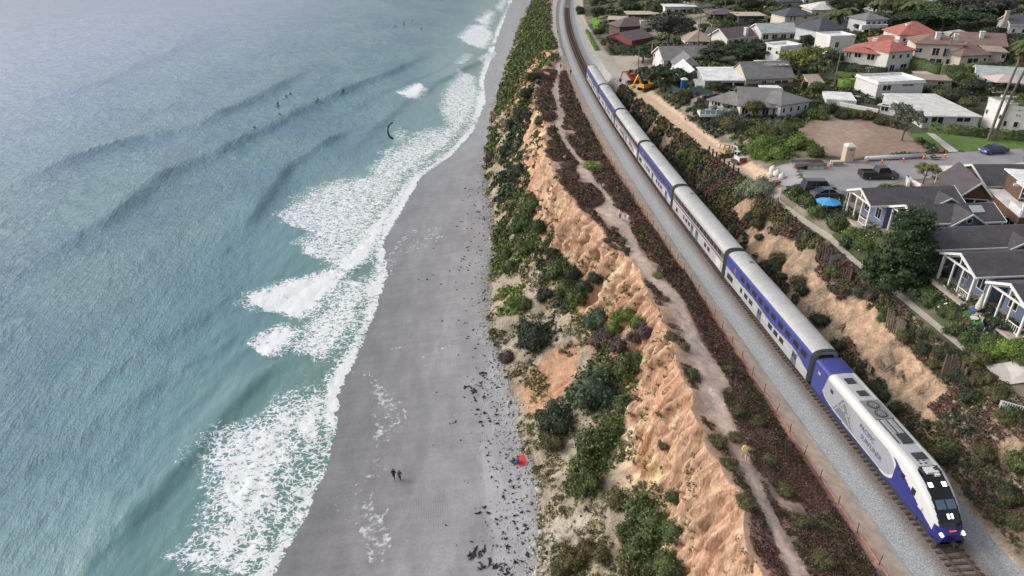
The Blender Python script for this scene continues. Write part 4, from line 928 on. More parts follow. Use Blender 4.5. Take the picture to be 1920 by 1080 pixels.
for poly, kd, dn in GP:
    m = inpoly(px + fbm(x * .5, y * .5, 210) * sc * 1.5, py + fbm(x * .5, y * .5, 211) * sc * 1.2, poly) & (rng.random(len(Pp)) < .7 * dn) & (fbm(x * .45, y * .45, 212, 3) > -.2)
    keepm |= m; colr[m] = lc(kd)
spr = (fbm(x * .35, y * .35, 214, 4) > .08) & (u < 1.15) & (rng.random(len(Pp)) < .3) & ~keepm; colr[spr] = lc('olive'); colr[spr & (rng.random(len(Pp)) < .5)] = np.array(lin((160, 148, 112))); keepm |= spr
face = (u > 1.1) & (fbm(y * .3, z * .3, 219, 3) > .1) & (rng.random(len(Pp)) < .10) & ~keepm; colr[face] = lc('olive'); keepm |= face
far_ = (y > 165) & (rng.random(len(Pp)) < .5) & (fbm(x * .12, y * .06, 215) > -.02) & (u > .35); colr[far_ & ~keepm] = lc('mid'); keepm |= far_
keepm &= ~((u > 1.25) & (y < 110) & ~face); keepm &= (py > -60) & (py < 1150)
Pp = Pp[keepm]; colr = colr[keepm]; n = fbm(Pp[:, 0] * .4, Pp[:, 1] * .4, 217, 3)[:, None]; colr = np.where(n > .25, lc('bright'), np.where(n < -.3, lc('dark'), colr)) * .35 + colr * .65
R = np.clip((Pp[:, 1] + 64) * .0052, .22, 1.1) * rng.uniform(.6, 1.5, len(Pp))
tufts('cliff_growth', 'mats of green and olive growth spread over the seaward cliff slope', 'ground cover', Pp, R, colr, 14, .8)
# cutting slope: dull scrub
Pp, u = sample(CUT, 62000, rng); px, py = proj(Pp); x, y, z = Pp.T
den = fbm(x * .3, y * .25, 221, 4) + .25 * (u > .75)
sandy = inpoly(px, py, [(1400,425),(1480,445),(1525,500),(1580,570),(1630,560),(1700,650),(1790,740),(1800,790),(1740,790),(1680,740),(1620,670),(1560,590),(1500,560),(1450,500),(1400,460)])
ok = (den - sandy * .5 > -.08) & (u > .08) & (y < 135) & (rng.random(len(Pp)) < .8) & (py < 1150); Pp = Pp[ok]; n = fbm(Pp[:, 0] * .4, Pp[:, 1] * .4, 222, 3)[:, None]
colr = np.where(n > .15, lc('olive') * .8, np.where(n < -.05, lc('brown') * .95, lc('dark')))
R = np.clip((Pp[:, 1] + 64) * .0052, .2, .9) * rng.uniform(.6, 1.4, len(Pp))
tufts('cutting_scrub', 'dull green and brown scrub over the steep eroded slope behind the train', 'scrub', Pp, R, colr, 13, .75)

# countable bushes on the seaward slope
SPEC = {'dark': 'dark green', 'mid': 'mid green', 'bright': 'bright green', 'bluegreen': 'blue-green', 'olive': 'olive', 'purple': 'bare purple-brown', 'brown': 'brown', 'flower': 'white flowering', 'lime': 'lime green', 'sage': 'pale sage green', 'darkgrey': 'dark grey-green', 'ygreen': 'yellow-green', 'red': 'reddish', 'cypress': 'deep green', 'greyg': 'grey-green'}
def bushes(lst, on, group, fn=where, hr=.8, name='bush'):
    big_ = sorted(q[2] / (.4 + q[1] / 900) for q in lst)
    for q in lst:
        px_, py_, w, k = q[:4]; p = fn(px_, py_); W = w / ppm(p); rk = w / (.4 + py_ / 900); sz = 'large ' if rk > big_[int(len(big_) * .66)] else ('small ' if rk < big_[int(len(big_) * .33)] else '')
        lab = q[4] if len(q) > 4 else sz + '%s bush %s' % (SPEC[k], on)
        bush(p - np.array([0, 0, W * .08]), W * 1.15, k, lab, W * hr, (group if len(q) <= 4 else None), name=name)
bushes([(1003,640,66,'dark','large dark green bush low on the cliff slope above the pebbles'), (1122,610,54,'bluegreen','blue-green bush beside the bright patch below the bare cliff face'), (1110,745,92,'bluegreen','biggest grey-green bush in the middle of the cliff slope'), (950,670,30,'purple','small dead brown bush at the foot of the cliff beside the pebbles'), (918,302,26,'purple','reddish bare bush leaning over the beach at the cliff foot')], '', None)
bushes([(1150,618,30,'bright'),(1175,598,35,'bright'),(1190,612,34,'bright'),(1158,600,28,'bright'),(968,578,34,'bright')], 'below the pale cliff face', 'bright green bushes on the cliff')
bushes([(1125,645,42,'purple'),(1160,652,40,'purple'),(1205,630,36,'purple'),(1140,630,30,'purple'),(1190,640,30,'purple')], 'in the dead patch on the cliff slope', 'bare purple-brown bushes')
bushes([(a, b, c_, 'mid') for a, b, c_ in [(1145,700,45),(1180,700,60),(1120,850,80),(1095,905,70),(1145,810,50),(1060,548,45),(1045,508,50),(1080,565,40),(985,573,28),(1200,965,60),(1225,995,70),(1262,1005,50),(1210,1045,70),(1250,1065,60),(1180,1005,50),(1265,935,34),(1000,395,40),(975,430,40),(985,470,36),(945,480,30),(955,505,34),(1010,430,30),(1195,690,40),(1165,765,40)]], 'on the seaward cliff slope', 'mid green bushes on the cliff')
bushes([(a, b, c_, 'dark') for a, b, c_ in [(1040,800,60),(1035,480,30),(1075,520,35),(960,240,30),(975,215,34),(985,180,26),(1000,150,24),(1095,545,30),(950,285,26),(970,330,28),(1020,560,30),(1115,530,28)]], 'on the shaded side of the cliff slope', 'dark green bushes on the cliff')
bushes([(a, b, c_, 'olive') for a, b, c_ in [(1035,832,46),(1070,1055,50),(1100,1035,40),(1160,945,40),(1190,1075,60),(1050,1070,40),(1130,1050,36),(1010,230,20),(1240,840,22)]], 'low on the seaward cliff slope', 'olive bushes on the cliff')
# shrubs on the bluff top
tagd = [(1110,313,34,'lime','flat round bright green mat beside the bluff trail'), (1232,515,20,'ygreen','round green shrub at the edge of the trail'), (1085,325,0,'x')]
bushes([q for q in tagd[:2]], '', None, hr=.4)
bushes([(a, b, c_, 'brown') for a, b, c_ in [(1022,170,26),(1015,200,24),(1030,215,24),(1062,190,24),(1075,230,26),(1060,150,18),(1095,265,26),(1110,290,24),(1065,310,30),(1075,330,26),(1092,350,18),(1115,375,26),(1105,395,24),(1160,385,20),(1150,460,20),(1140,450,22),(1215,240,0)][:-1]], 'on the bluff top beside the sandy trail', 'brown shrubs on the bluff top', hr=.4)
bushes([(a, b, c_, 'olive') for a, b, c_ in [(1165,450,20),(1172,468,20),(1258,632,26),(1285,650,26),(1300,700,28),(1248,560,16),(1380,820,30),(1345,830,36),(1368,870,34),(1400,940,40),(1260,610,16),(1365,690,20),(1382,770,26),(1440,860,30),(1470,920,36),(1420,790,30),(1540,1050,44),(1500,980,36)]], 'on the bluff top near the trail', 'olive shrubs on the bluff top', hr=.45)
# cutting slope and its brim
rq = random.Random(4); lst = []
for poly, n_, kinds in [([(1140,125),(1180,180),(1240,260),(1300,330),(1290,350),(1230,290),(1150,160)], 8, ['dark','olive','darkgrey']), ([(1260,260),(1310,300),(1330,340),(1290,320)], 6, ['mid','bright']), ([(1380,340),(1440,400),(1440,460),(1400,440)], 5, ['dark','olive']),
                        ([(1420,450),(1500,540),(1560,640),(1520,600),(1440,500)], 6, ['dark','brown','olive']), ([(1560,640),(1640,700),(1690,780),(1640,760)], 6, ['dark','olive']), ([(1720,800),(1900,860),(1920,1000),(1860,980),(1760,860)], 14, ['dark','mid','olive']),
                        ([(1500,440),(1580,500),(1680,600),(1640,600),(1540,500)], 6, ['mid','dark','purple']), ([(1650,550),(1760,640),(1840,720),(1900,800),(1800,760),(1700,650)], 12, ['dark','olive','purple','mid']), ([(1080,0),(1092,0),(1100,30),(1095,40)], 4, ['dark'])]:
    P_ = np.array(poly); c0 = 0
    while c0 < n_:
        a, b = rq.uniform(P_[:, 0].min(), P_[:, 0].max()), rq.uniform(P_[:, 1].min(), P_[:, 1].max())
        if bool(inpoly(np.array(a), np.array(b), poly)): lst.append((a, b, rq.uniform(14, 28) * (.55 + b / 900), rq.choice(kinds))); c0 += 1
for k in sorted(set(q[3] for q in lst)): bushes([q for q in lst if q[3] == k], 'on the eroded slope between the train and the footpath', '%s bushes on the eroded slope' % SPEC[k])

# garden planting on the upper ground
def patch(poly, n_, kinds, on, group, wmin=20, wmax=36, fn=ground, hr=.75):
    P_ = np.array(poly); c0 = 0; out = []; n_ = max(3, int(n_ * .66))
    while c0 < n_:
        a, b = rq.uniform(P_[:, 0].min(), P_[:, 0].max()), rq.uniform(P_[:, 1].min(), P_[:, 1].max())
        if bool(inpoly(np.array(a), np.array(b), poly)): out.append((a, b, rq.uniform(wmin, wmax), rq.choice(kinds))); c0 += 1
    for k in sorted(set(q[3] for q in out)): bushes([q for q in out if q[3] == k], on, '%s %s' % (SPEC[k], group), fn, hr)
patch([(1490,370),(1560,430),(1600,470),(1590,440),(1560,400),(1520,375)], 16, ['flower','mid'], 'between the footpath and the porch with the flag', 'shrubs by the flag porch', 22, 34)
patch([(1560,400),(1610,440),(1640,480),(1600,470)], 10, ['lime','mid','flower'], 'between the footpath and the big cypress', 'shrubs by the cypress')
patch([(1590,470),(1650,500),(1680,560),(1640,520)], 8, ['flower','mid'], 'beside the footpath under the big cypress', 'shrubs under the cypress')
patch([(1690,545),(1740,540),(1800,590),(1790,620),(1740,585)], 14, ['mid','dark','bright'], 'between the footpath and the small lawn', 'shrubs by the small lawn')
patch([(1760,600),(1800,620),(1850,660),(1830,670),(1780,630)], 14, ['flower','mid'], 'along the footpath in front of the lower cottages', 'shrubs in front of the lower cottages', 22, 36)
patch([(1850,600),(1910,610),(1925,640),(1870,630)], 7, ['flower'], 'beside the lowest cottage porch', 'shrubs by the lowest porch')
patch([(1850,640),(1925,640),(1925,672),(1850,672)], 10, ['lime','bright','mid'], 'behind the concrete driveway', 'shrubs behind the driveway', 34, 54, hr=.6)
patch([(1820,680),(1900,740),(1925,800),(1890,800),(1830,720)], 16, ['dark','bluegreen','olive'], 'between the footpath and the white bench', 'shrubs near the white bench')
patch([(1740,655),(1810,660),(1850,690),(1800,700)], 12, ['olive','dark'], 'above the timber wall beside the footpath', 'shrubs above the timber wall')
patch([(1400,345),(1440,350),(1445,378),(1395,360)], 7, ['sage'], 'at the end of the dark post fence', 'shrubs at the fence end', 26, 42)
patch([(1395,265),(1530,268),(1535,300),(1400,302)], 16, ['bright','mid'], 'at the road end beside the parked excavator', 'shrubs beside the excavator', 26, 46)
patch([(1330,230),(1400,240),(1500,250),(1480,272),(1400,265),(1330,262)], 18, ['dark','mid','greyg','olive'], 'between the dirt road and the vacant lot', 'shrubs by the vacant lot', 22, 36)
patch([(1500,200),(1560,205),(1600,222),(1520,225),(1500,215)], 16, ['mid','bright','dark'], 'on the edge of the vacant lot below the long white house', 'shrubs under the long white house', 20, 32)
patch([(1595,215),(1680,228),(1680,238),(1600,232)], 10, ['dark','purple','olive'], 'between the vacant lot and the long white house', 'shrubs beside the long white house', 16, 26)
patch([(1290,180),(1340,230),(1360,240),(1300,215),(1265,190)], 16, ['olive','dark','brown'], 'between the dirt road and the grey-roofed house', 'shrubs by the grey-roofed house', 16, 28)
patch([(1115,50),(1175,60),(1200,100),(1150,112),(1120,80)], 16, ['dark','mid','darkgrey'], 'on the bank below the flat-roofed dark houses', 'shrubs on the bank', 14, 26)
patch([(1095,5),(1240,2),(1250,25),(1130,28),(1100,22)], 14, ['dark','darkgrey','cypress'], 'behind the flat-roofed dark houses', 'shrubs behind the dark houses', 16, 30)
patch([(1620,352),(1692,350),(1692,357),(1620,358)], 7, ['flower'], 'between the black pickup and the grey cottages', 'shrubs by the pickup', 18, 26, hr=.45)
patch([(1720,342),(1780,330),(1920,318),(1920,335),(1790,350)], 12, ['flower','mid','ygreen'], 'along the street front of the cottages', 'shrubs along the street front', 16, 26)
patch([(1480,360),(1500,352),(1510,372),(1490,378)], 6, ['mid','flower'], 'beside the parked dark cars', 'shrubs by the parked cars', 22, 32)

# ---- trees
def trunk_mesh(h, r, seed, limbs=5, lean=.0, hcrown=.9):
    rg = random.Random(seed); mb = MB(); top = (lean, rg.uniform(-.1, .1) * h, h); mb.tube([(0, 0, -.6), (0, 0, 0), (lean * .35, 0, h * .45), top], [r * 1.5, r * 1.15, r * .8, r * .35], 8)
    for k in range(limbs):
        a = k * 2.4 + rg.random(); z0 = h * rg.uniform(.35, .7); L = h * rg.uniform(.35, .55); s = (lean * .5, 0, z0)
        mb.tube([s, (s[0] + math.cos(a) * L * .5, math.sin(a) * L * .5, z0 + L * .35), (s[0] + math.cos(a) * L, math.sin(a) * L, z0 + L * .55)], [r * .5, r * .3, r * .12], 6)
    return mb
TREEP = {}
def tree_proto(kind, v):
    if (kind, v) in TREEP: return TREEP[(kind, v)]
    rg = random.Random(hash((len(kind), v)) % 999 + v); L = []
    if kind == 'round':
        L = [((0, 0, .62), (.34, .34, .30))] + [((math.cos(k * 1.05) * .26, math.sin(k * 1.05) * .26, .5 + rg.random() * .2), (rg.uniform(.18, .28),) * 2 + (rg.uniform(.16, .24),)) for k in range(6)]; n, lf = 3600, .028
    elif kind == 'spread':     # wide flat-topped layered crown
        L = [((math.cos(k * 2.4) * .13 * (k ** .5) * 1.15, math.sin(k * 2.4) * .13 * (k ** .5) * 1.15, .62 + rg.uniform(-.14, .14)), (rg.uniform(.15, .24), rg.uniform(.15, .24), rg.uniform(.08, .13))) for k in range(14)]; n, lf = 4200, .026
    elif kind == 'conifer':    # broad tiered cypress
        for j in range(9):
            z = .14 + j * .095; R_ = .46 * (1 - j / 11.5) ; m_ = 7 if j < 6 else 4
            for k in range(m_): a = k * 6.283 / m_ + j * .7; q = R_ * rg.uniform(.45, .8); L.append(((math.cos(a) * q, math.sin(a) * q, z + rg.uniform(-.03, .03)), (rg.uniform(.10, .17), rg.uniform(.10, .17), rg.uniform(.05, .08))))
        L.append(((0, 0, .5), (.22, .22, .42))); n, lf = 15000, .016
    elif kind == 'open':       # open branching crown
        L = [((math.cos(k * 2.4) * .12 * (k ** .5), math.sin(k * 2.4) * .12 * (k ** .5), .66 + rg.uniform(-.18, .16)), (rg.uniform(.09, .15),) * 2 + (rg.uniform(.07, .11),)) for k in range(15)]; n, lf = 3200, .024
    me = crown_mesh('crown_' + kind, v + 31, L, n, lf, core=(kind != 'open')); tk = trunk_mesh(.62 if kind != 'conifer' else .8, .03, v, 5, lean=.05 * (v - 1))
    tme = bpy.data.meshes.new('trunk_' + kind); tme.from_pydata(tk.v, [], tk.f)
    for p in tme.polygons: p.use_smooth = True
    tme.materials.append(P('bark', (108, 96, 86), .95, var=.2, vscale=3)); TREEP[(kind, v)] = (me, tme); return me, tme
TM = {}
def tree(px_, py_, w, h, kind, colr, label, group=None, v=None, loc=None):
    v = random.randrange(3) if v is None else v; me, tme = tree_proto(kind, v)
    if (kind, v, colr) not in TM: m2 = me.copy(); m2.materials.clear(); m2.materials.append(leafmat(colr)); TM[(kind, v, colr)] = m2
    p = ground(px_, py_) if loc is None else loc; s = ppm(p); W = w / s; Hh = h / s / math.cos(math.atan2(CAM[2] - p[2], np.hypot(p[0] - CAM[0], p[1] - CAM[1]))) 
    Hh = max(Hh * .98, W * .45)
    t = thing('tree', label, 'tree', p, random.random() * 6.28, group); t.scale = (W, W, Hh)
    link('crown', TM[(kind, v, colr)], None, t); link('trunk', tme, None, t); return t
def village_cover():
    rg = np.random.default_rng(12); n = 60000; r = np.exp(rg.uniform(math.log(75), math.log(420), n)); a = rg.uniform(.02, .80, n); x = CAM[0] + r * np.sin(a); y = CAM[1] + r * np.cos(a); u0 = cx('P', y) + 1; z = H(x, y); V = np.stack([x, y, z], 1); px, py = proj(V)
    ok = (x > u0) & (px < 2050) & (py > -90) & (fbm(x * .09, y * .09, 301, 4) > -.05) & ((x > cx('P2', y)) | (y > 60))
    for poly in (DIRTROAD, LOT, STREET, LAWN, PATHW, PAD, [(1100,40),(1150,118),(1200,165),(1190,172),(1140,140),(1085,60),(1050,0),(1095,0)], [(1120,105),(1250,100),(1260,125),(1170,135)], [(1290,45),(1330,40),(1345,58),(1310,62)], [(1785,145),(1900,140),(1900,160),(1800,165)], [(1560,340),(1925,330),(1925,700),(1560,420)], [(1738,250),(1752,252),(1797,285),(1780,286)], [(1470,340),(1600,345),(1600,400),(1470,380)]): ok &= ~inpoly(px, py, poly)
    V = V[ok][:20000]; n = fbm(V[:, 0] * .12, V[:, 1] * .12, 303, 3)[:, None]; t = rg.random(len(V))[:, None]; col = np.where(n > .2, lc('mid'), np.where(n < -.15, lc('darkgrey'), lc('dark'))); col = np.where(t > .85, lc('olive'), np.where(t < .06, lc('bright'), col))
    R = np.clip((V[:, 1] + 64) * .0055, .35, 1.5) * rg.uniform(.6, 1.5, len(V)); tufts('garden_cover', 'low garden growth and hedging filling the ground between the houses', 'ground cover', V, R, col, 14, .8)
village_cover()
def bed_cover():
    rg = np.random.default_rng(14); n = 9000; y = rg.uniform(-14, 42, n); x = cx('P', y) + .8 + rg.random(n) * 3.6; V = np.stack([x, y, H(x, y)], 1); px, py = proj(V); ok = (fbm(x * .4, y * .4, 311, 3) > -.15)
    for poly in (PATHW, PAD, STREET, [(1800,586),(1822,582),(1852,606),(1830,616)]): ok &= ~inpoly(px, py, poly)
    V = V[ok]; n_ = fbm(V[:, 0] * .5, V[:, 1] * .3, 313, 3)[:, None]; col = np.where(n_ > .1, lc('mid'), np.where(n_ < -.2, lc('olive'), lc('dark'))); fl = rg.random(len(V)) < .05; col[fl] = np.array(lin((206, 196, 200)))
    tufts('flower_bed_cover', 'low plants and flowers filling the beds between the footpath and the cottages', 'ground cover', V, rg.uniform(.2, .5, len(V)), col, 13, .9)
bed_cover()
def palm(px_, py_, h, label, lean=0, w=None, group=None, r=.2):
    p = ground(px_, py_); t = thing('palm_tree', label, 'palm tree', p, random.random() * 6, group); mb = MB()
    mb.tube([(0, 0, -.5), (0, 0, 0), (lean * .3, 0, h * .5), (lean, 0, h)], [r * 1.3, r, r * .8, r * .7], 8); mb.build('trunk', P('palm_trunk', (116, 104, 94), .95, var=.2, vscale=4), t, smooth=True)
    fr = MB(); Lf = w or 2.6; rg = random.Random(int(px_))
    for k in range(34):
        a = rg.random() * 6.283; e = rg.uniform(-1.2, 1.1); pts = []; dz = math.sin(e)
        for j in range(6): q = j / 5; pts.append(Vector((lean + math.cos(a) * Lf * q * math.cos(e) , math.sin(a) * Lf * q * math.cos(e), h + Lf * .5 * q * dz - 1.1 * q * q * Lf * .45)))
        side = Vector((-math.sin(a), math.cos(a), 0))
        for j in range(5):
            wd = Lf * .17 * math.sin(math.pi * (j + .6) / 6); fr.add([pts[j], pts[j] + side * wd - Vector((0, 0, wd * .5)), pts[j + 1] + side * wd - Vector((0, 0, wd * .5)), pts[j + 1]], [(0, 1, 2, 3)]); fr.add([pts[j], pts[j] - side * wd - Vector((0, 0, wd * .5)), pts[j + 1] - side * wd - Vector((0, 0, wd * .5)), pts[j + 1]], [(0, 1, 2, 3)])
    fr.build('fronds', P('palm_frond', (84, 92, 58), .8, var=.25, vscale=1.5), t)
    if h > 9:
        sk = MB()
        for k in range(40):
            a = rg.random() * 6.283; z1 = h - rg.uniform(0, 2.0); sk.add([(lean + math.cos(a) * .25, math.sin(a) * .25, z1), (lean + math.cos(a + .5) * .7, math.sin(a + .5) * .7, z1 - 1.2), (lean + math.cos(a) * .85, math.sin(a) * .85, z1 - 1.3)], [(0, 1, 2)])
        sk.build('dead_fronds', P('dead_frond', (128, 106, 84), .95), t)
    return t
tree(1682,540,150,148,'conifer','cypress','big broad dark green cypress in front of the grey-roofed cottages', v=1)
tree(1245,172,66,48,'spread','cypress','dark flat-topped tree beside the yellow excavator and blue toilet cabin')
tree(1205,118,70,34,'spread','cypress','dark spreading tree below the red barn-like house')
tree(1252,84,84,60,'round','darkgrey','big dark grey-green tree between the dark flat-roofed houses and the beige hip roof')
tree(1355,70,32,34,'round','mid','round green tree beside the house with the white chimney')
tree(1497,148,92,72,'open','ygreen','yellow-green broad tree left of the white villa'); tree(1485,140,60,44,'round','ygreen','yellow-green tree next to the beige dormer house'); tree(1560,128,40,36,'round','dark','dark tree against the left corner of the white villa')
tree(1690,264,64,80,'open','greyg','grey-green tree with a pale leaning trunk at the corner of the vacant lot', v=2)
tree(1912,248,60,80,'round','mid','round green tree beside the white stair house at the right edge'); tree(1410,222,42,36,'round','olive','round clipped olive tree in front of the grey-roofed house')
tree(1730,345,44,44,'open','ygreen','small yellow-green tree beside the white pergola'); tree(1850,545,40,34,'round','dark','small dark tree between the two lowest cottages')
for a, b, w, h in [(1345,118,60,34),(1385,116,62,36),(1420,112,54,34)]: tree(a, b, w, h, 'spread', 'dark', 'dark tree in the wide row above the white house under construction', 'trees above the white house under construction')
tree(1765,62,110,52,'spread','cypress','wide dark spreading tree above the brown-roofed house'); tree(1830,50,110,66,'round','darkgrey','huge dark tree at the top right of the hillside'); tree(1740,45,70,44,'round','mid','bright green tree above the red hipped roof'); tree(1790,30,80,50,'round','darkgrey','dark tree directly above the wide spreading tree')
tree(1400,30,50,36,'round','dark','dark round tree above the tan flat roof'); tree(1455,40,50,30,'round','mid','green tree above the white gabled houses'); tree(1395,65,36,24,'round','dark','dark tree below the tan flat roof')
for a, b, w, h in [(1570,30,50,36),(1610,22,60,36),(1650,30,50,34),(1690,40,44,40),(1640,50,44,30),(1700,16,40,26),(1870,40,40,26),(1900,20,50,30),(1540,18,40,24),(1350,20,60,26),(1300,14,60,24),(1500,26,30,20)]:
    tree(a, b, w, h, 'round', rq.choice(['dark', 'mid', 'olive']), 'tree among the far houses at the top of the hillside', 'trees among the far houses')
for a, b, w, h, c_ in [(1268,66,34,26,'dark'),(1320,62,26,20,'mid'),(1432,62,24,20,'mid'),(1460,92,30,22,'dark'),(1512,86,28,22,'dark'),(1600,76,26,20,'mid'),(1548,66,30,24,'dark'),(1690,52,40,30,'dark'),(1610,62,26,20,'dark'),(1850,76,34,26,'dark'),(1880,100,40,30,'olive'),(1800,168,50,36,'mid'),(1822,180,44,34,'dark'),(1762,190,30,24,'mid'),(1790,196,40,30,'dark'),(1812,208,40,26,'olive'),(1900,150,40,30,'mid'),(1870,140,30,22,'dark'),(1690,150,34,24,'dark'),(1530,178,34,26,'mid'),(1470,178,30,22,'dark'),(1300,168,24,18,'mid'),(1340,172,34,20,'dark'),(1375,44,30,20,'dark'),(1440,20,34,22,'mid'),(1240,58,34,26,'dark'),(1120,36,30,24,'dark'),(1150,90,34,22,'dark'),(1168,104,30,20,'mid'),(1345,94,26,20,'olive'),(1418,90,24,18,'dark'),(1510,120,26,20,'dark'),(1842,110,30,22,'dark'),(1905,108,34,26,'mid'),(1655,26,34,24,'mid'),(1590,12,40,26,'dark'),(1470,8,30,20,'dark'),(1260,8,34,20,'dark')]:
    tree(a, b, w, h, 'round', c_, '%s garden tree between the houses of the village' % SPEC[c_], '%s garden trees' % SPEC[c_])
palm(1562, 58, 6.5, 'bushy palm in front of the beige house with the white hip roof', w=4.2); palm(1585, 52, 6, 'palm right of the bushy palm near the white balcony house', w=3.4); palm(1705, 52, 8, 'tall leaning palm above the red hipped roof', 1, w=4); palm(1640, 44, 7, 'palm behind the white balcony house', w=3.6)
palm(1515, 62, 3.5, 'small palm between the hexagonal white house and the two-door garage', w=3.2)
pa = palm(1852, 264, 17.5, 'left one of the two very tall palms on the front lawn', 1.2, w=2.4, r=.26); pa.rotation_euler[2] = 0; pa = palm(1861, 264, 17, 'right one of the two very tall palms on the front lawn', 2.6, w=2.6, r=.26); pa.rotation_euler[2] = 0
for i, (a, b, c_, d_) in enumerate([(1428,28,6,2.5),(1470,12,6,2.5),(1735,20,7,3),(1362,8,6,3)]): palm(a, b, c_, 'distant palm among the far houses', group='distant palms', w=d_)

# hedges: clipped foliage boxes
def hedge(line, hh, wd, k, label):
    pts = [ground(*p) for p in line]; rng = np.random.default_rng(len(label)); V = []; F = []; C = []; o = 0
    for i in range(len(pts) - 1):
        a, b = pts[i], pts[i + 1]; L = np.hypot(*(b - a)[:2]); d = (b - a) / L; nrm = np.array([-d[1], d[0], 0]); n = int(L * 26) + 30
        t = rng.random(n); q = rng.random(n); face = rng.random(n); s = np.where(face < .5, 0, np.where(face < .75, -1, 1))
        off = np.where(s == 0, rng.uniform(-1, 1, n), s); z = np.where(s == 0, 1 + .06 * np.sin(t * L * 2), q); P_ = a + (b - a) * t[:, None] + nrm * (off * wd / 2)[:, None] + np.array([0, 0, 1]) * (z * hh)[:, None]
        nn = nrm * s[:, None] + np.array([0, 0, 1.]) * (s == 0)[:, None]; v, f = leaf_tris(P_, nn, .24, rng, .5); V.append(v); F.append(f + o); C.append(np.repeat(rng.uniform(.7, 1.3, n), 3)[:, None] * np.ones(3)); o += len(v)
        c4 = [a - d * .1 + nrm * wd * .46, b + d * .1 + nrm * wd * .46, b + d * .1 - nrm * wd * .46, a - d * .1 - nrm * wd * .46]; bx_ = np.array([p + [0, 0, -.2] for p in c4] + [p + [0, 0, hh * .96] for p in c4])
        V.append(bx_); F.append(np.array([(4, 5, 6), (4, 6, 7), (0, 1, 5), (0, 5, 4), (1, 2, 6), (1, 6, 5), (2, 3, 7), (2, 7, 6), (3, 0, 4), (3, 4, 7)]) + o); C.append(np.full((8, 3), .9)); o += 8
    tag(link('hedge', raw_mesh('hedge', np.concatenate(V), np.concatenate(F), np.concatenate(C)), leafmat(k)), label, 'hedge')
hedge([(1573,166),(1640,164)], 2.2, 2.5, 'lime', 'clipped lime green box hedge below the white villa'); hedge([(1700,128),(1760,146),(1800,147),(1848,138)], 3.0, 3.0, 'mid', 'long tall rounded hedge in front of the beige brown-roofed house')
hedge([(1742,246),(1850,258),(1925,264)], 1.6, 1.8, 'mid', 'clipped green hedge in front of the long white house beside the lawn'); hedge([(1575,128),(1625,136),(1660,140)], 1.6, 1.8, 'dark', 'dark hedge along the terrace of the white villa')
hedge([(1628,68),(1660,66)], 2.2, 1.5, 'dark', 'dark hedge under the white balcony house'); hedge([(1822,68),(1880,66)], 2.2, 2, 'dark', 'dark hedge above the brown-roofed beige house'); hedge([(1600,180),(1640,196)], .8, 1, 'dark', 'low hedge strip on the terrace of the long white house')
hedge([(1100,60),(1118,95)], 1.2, 1.0, 'lime', 'bright lime hedge strip above the track gravel')
# ================================================================ HOUSES
def wallm(n, rgb): return P('wall_' + n, rgb, .85, var=.10, vscale=.35, var2=(.06, 3))
def roofm(n, rgb): return P('roof_' + n, rgb, .9, var=.18, vscale=.6, var2=(.24, 5), bump=.03, bscale=6, stretch=(1, 1, 2.5))
W_ = {'white': wallm('white', (218, 216, 212)), 'cream': wallm('cream', (212, 202, 186)), 'beige': wallm('beige', (186, 174, 156)), 'grey': wallm('grey', (158, 158, 160)), 'blue': wallm('blue', (112, 124, 150)), 'brown': wallm('brown', (98, 82, 76)),
      'red': wallm('red', (146, 84, 80)), 'pale': wallm('pale', (196, 198, 204)), 'dark': wallm('dark', (76, 72, 74)), 'shingle': wallm('shingle', (104, 78, 66)), 'greyblue': wallm('greyblue', (176, 184, 196))}
R_M = {'red': roofm('red', (172, 108, 98)), 'brown': roofm('brown', (136, 112, 104)), 'mauve': roofm('mauve', (112, 98, 100)), 'grey': roofm('grey', (126, 124, 124)), 'slate': roofm('slate', (84, 86, 96)), 'shingle': roofm('shingle', (82, 79, 83)), 'white': roofm('white', (224, 224, 224)),
       'flatwhite': roofm('flatwhite', (208, 206, 202)), 'tan': roofm('tan', (190, 176, 158)), 'beige': roofm('beige', (162, 146, 132)), 'pale': roofm('pale', (170, 176, 176))}
M_FR = P('window_frame', (220, 216, 210), .6); M_PANE = P('window_pane', (44, 50, 58), .12, spec=.7); M_TRIM = P('white_trim', (226, 224, 220), .6); M_CON = P('concrete', (196, 190, 182), .85, var=.1, vscale=1.5); M_DARKM = P('dark_timber', (66, 58, 54), .85)
def xf(mb, M): mb.v = [tuple(M @ Vector(p)) for p in mb.v]; return mb
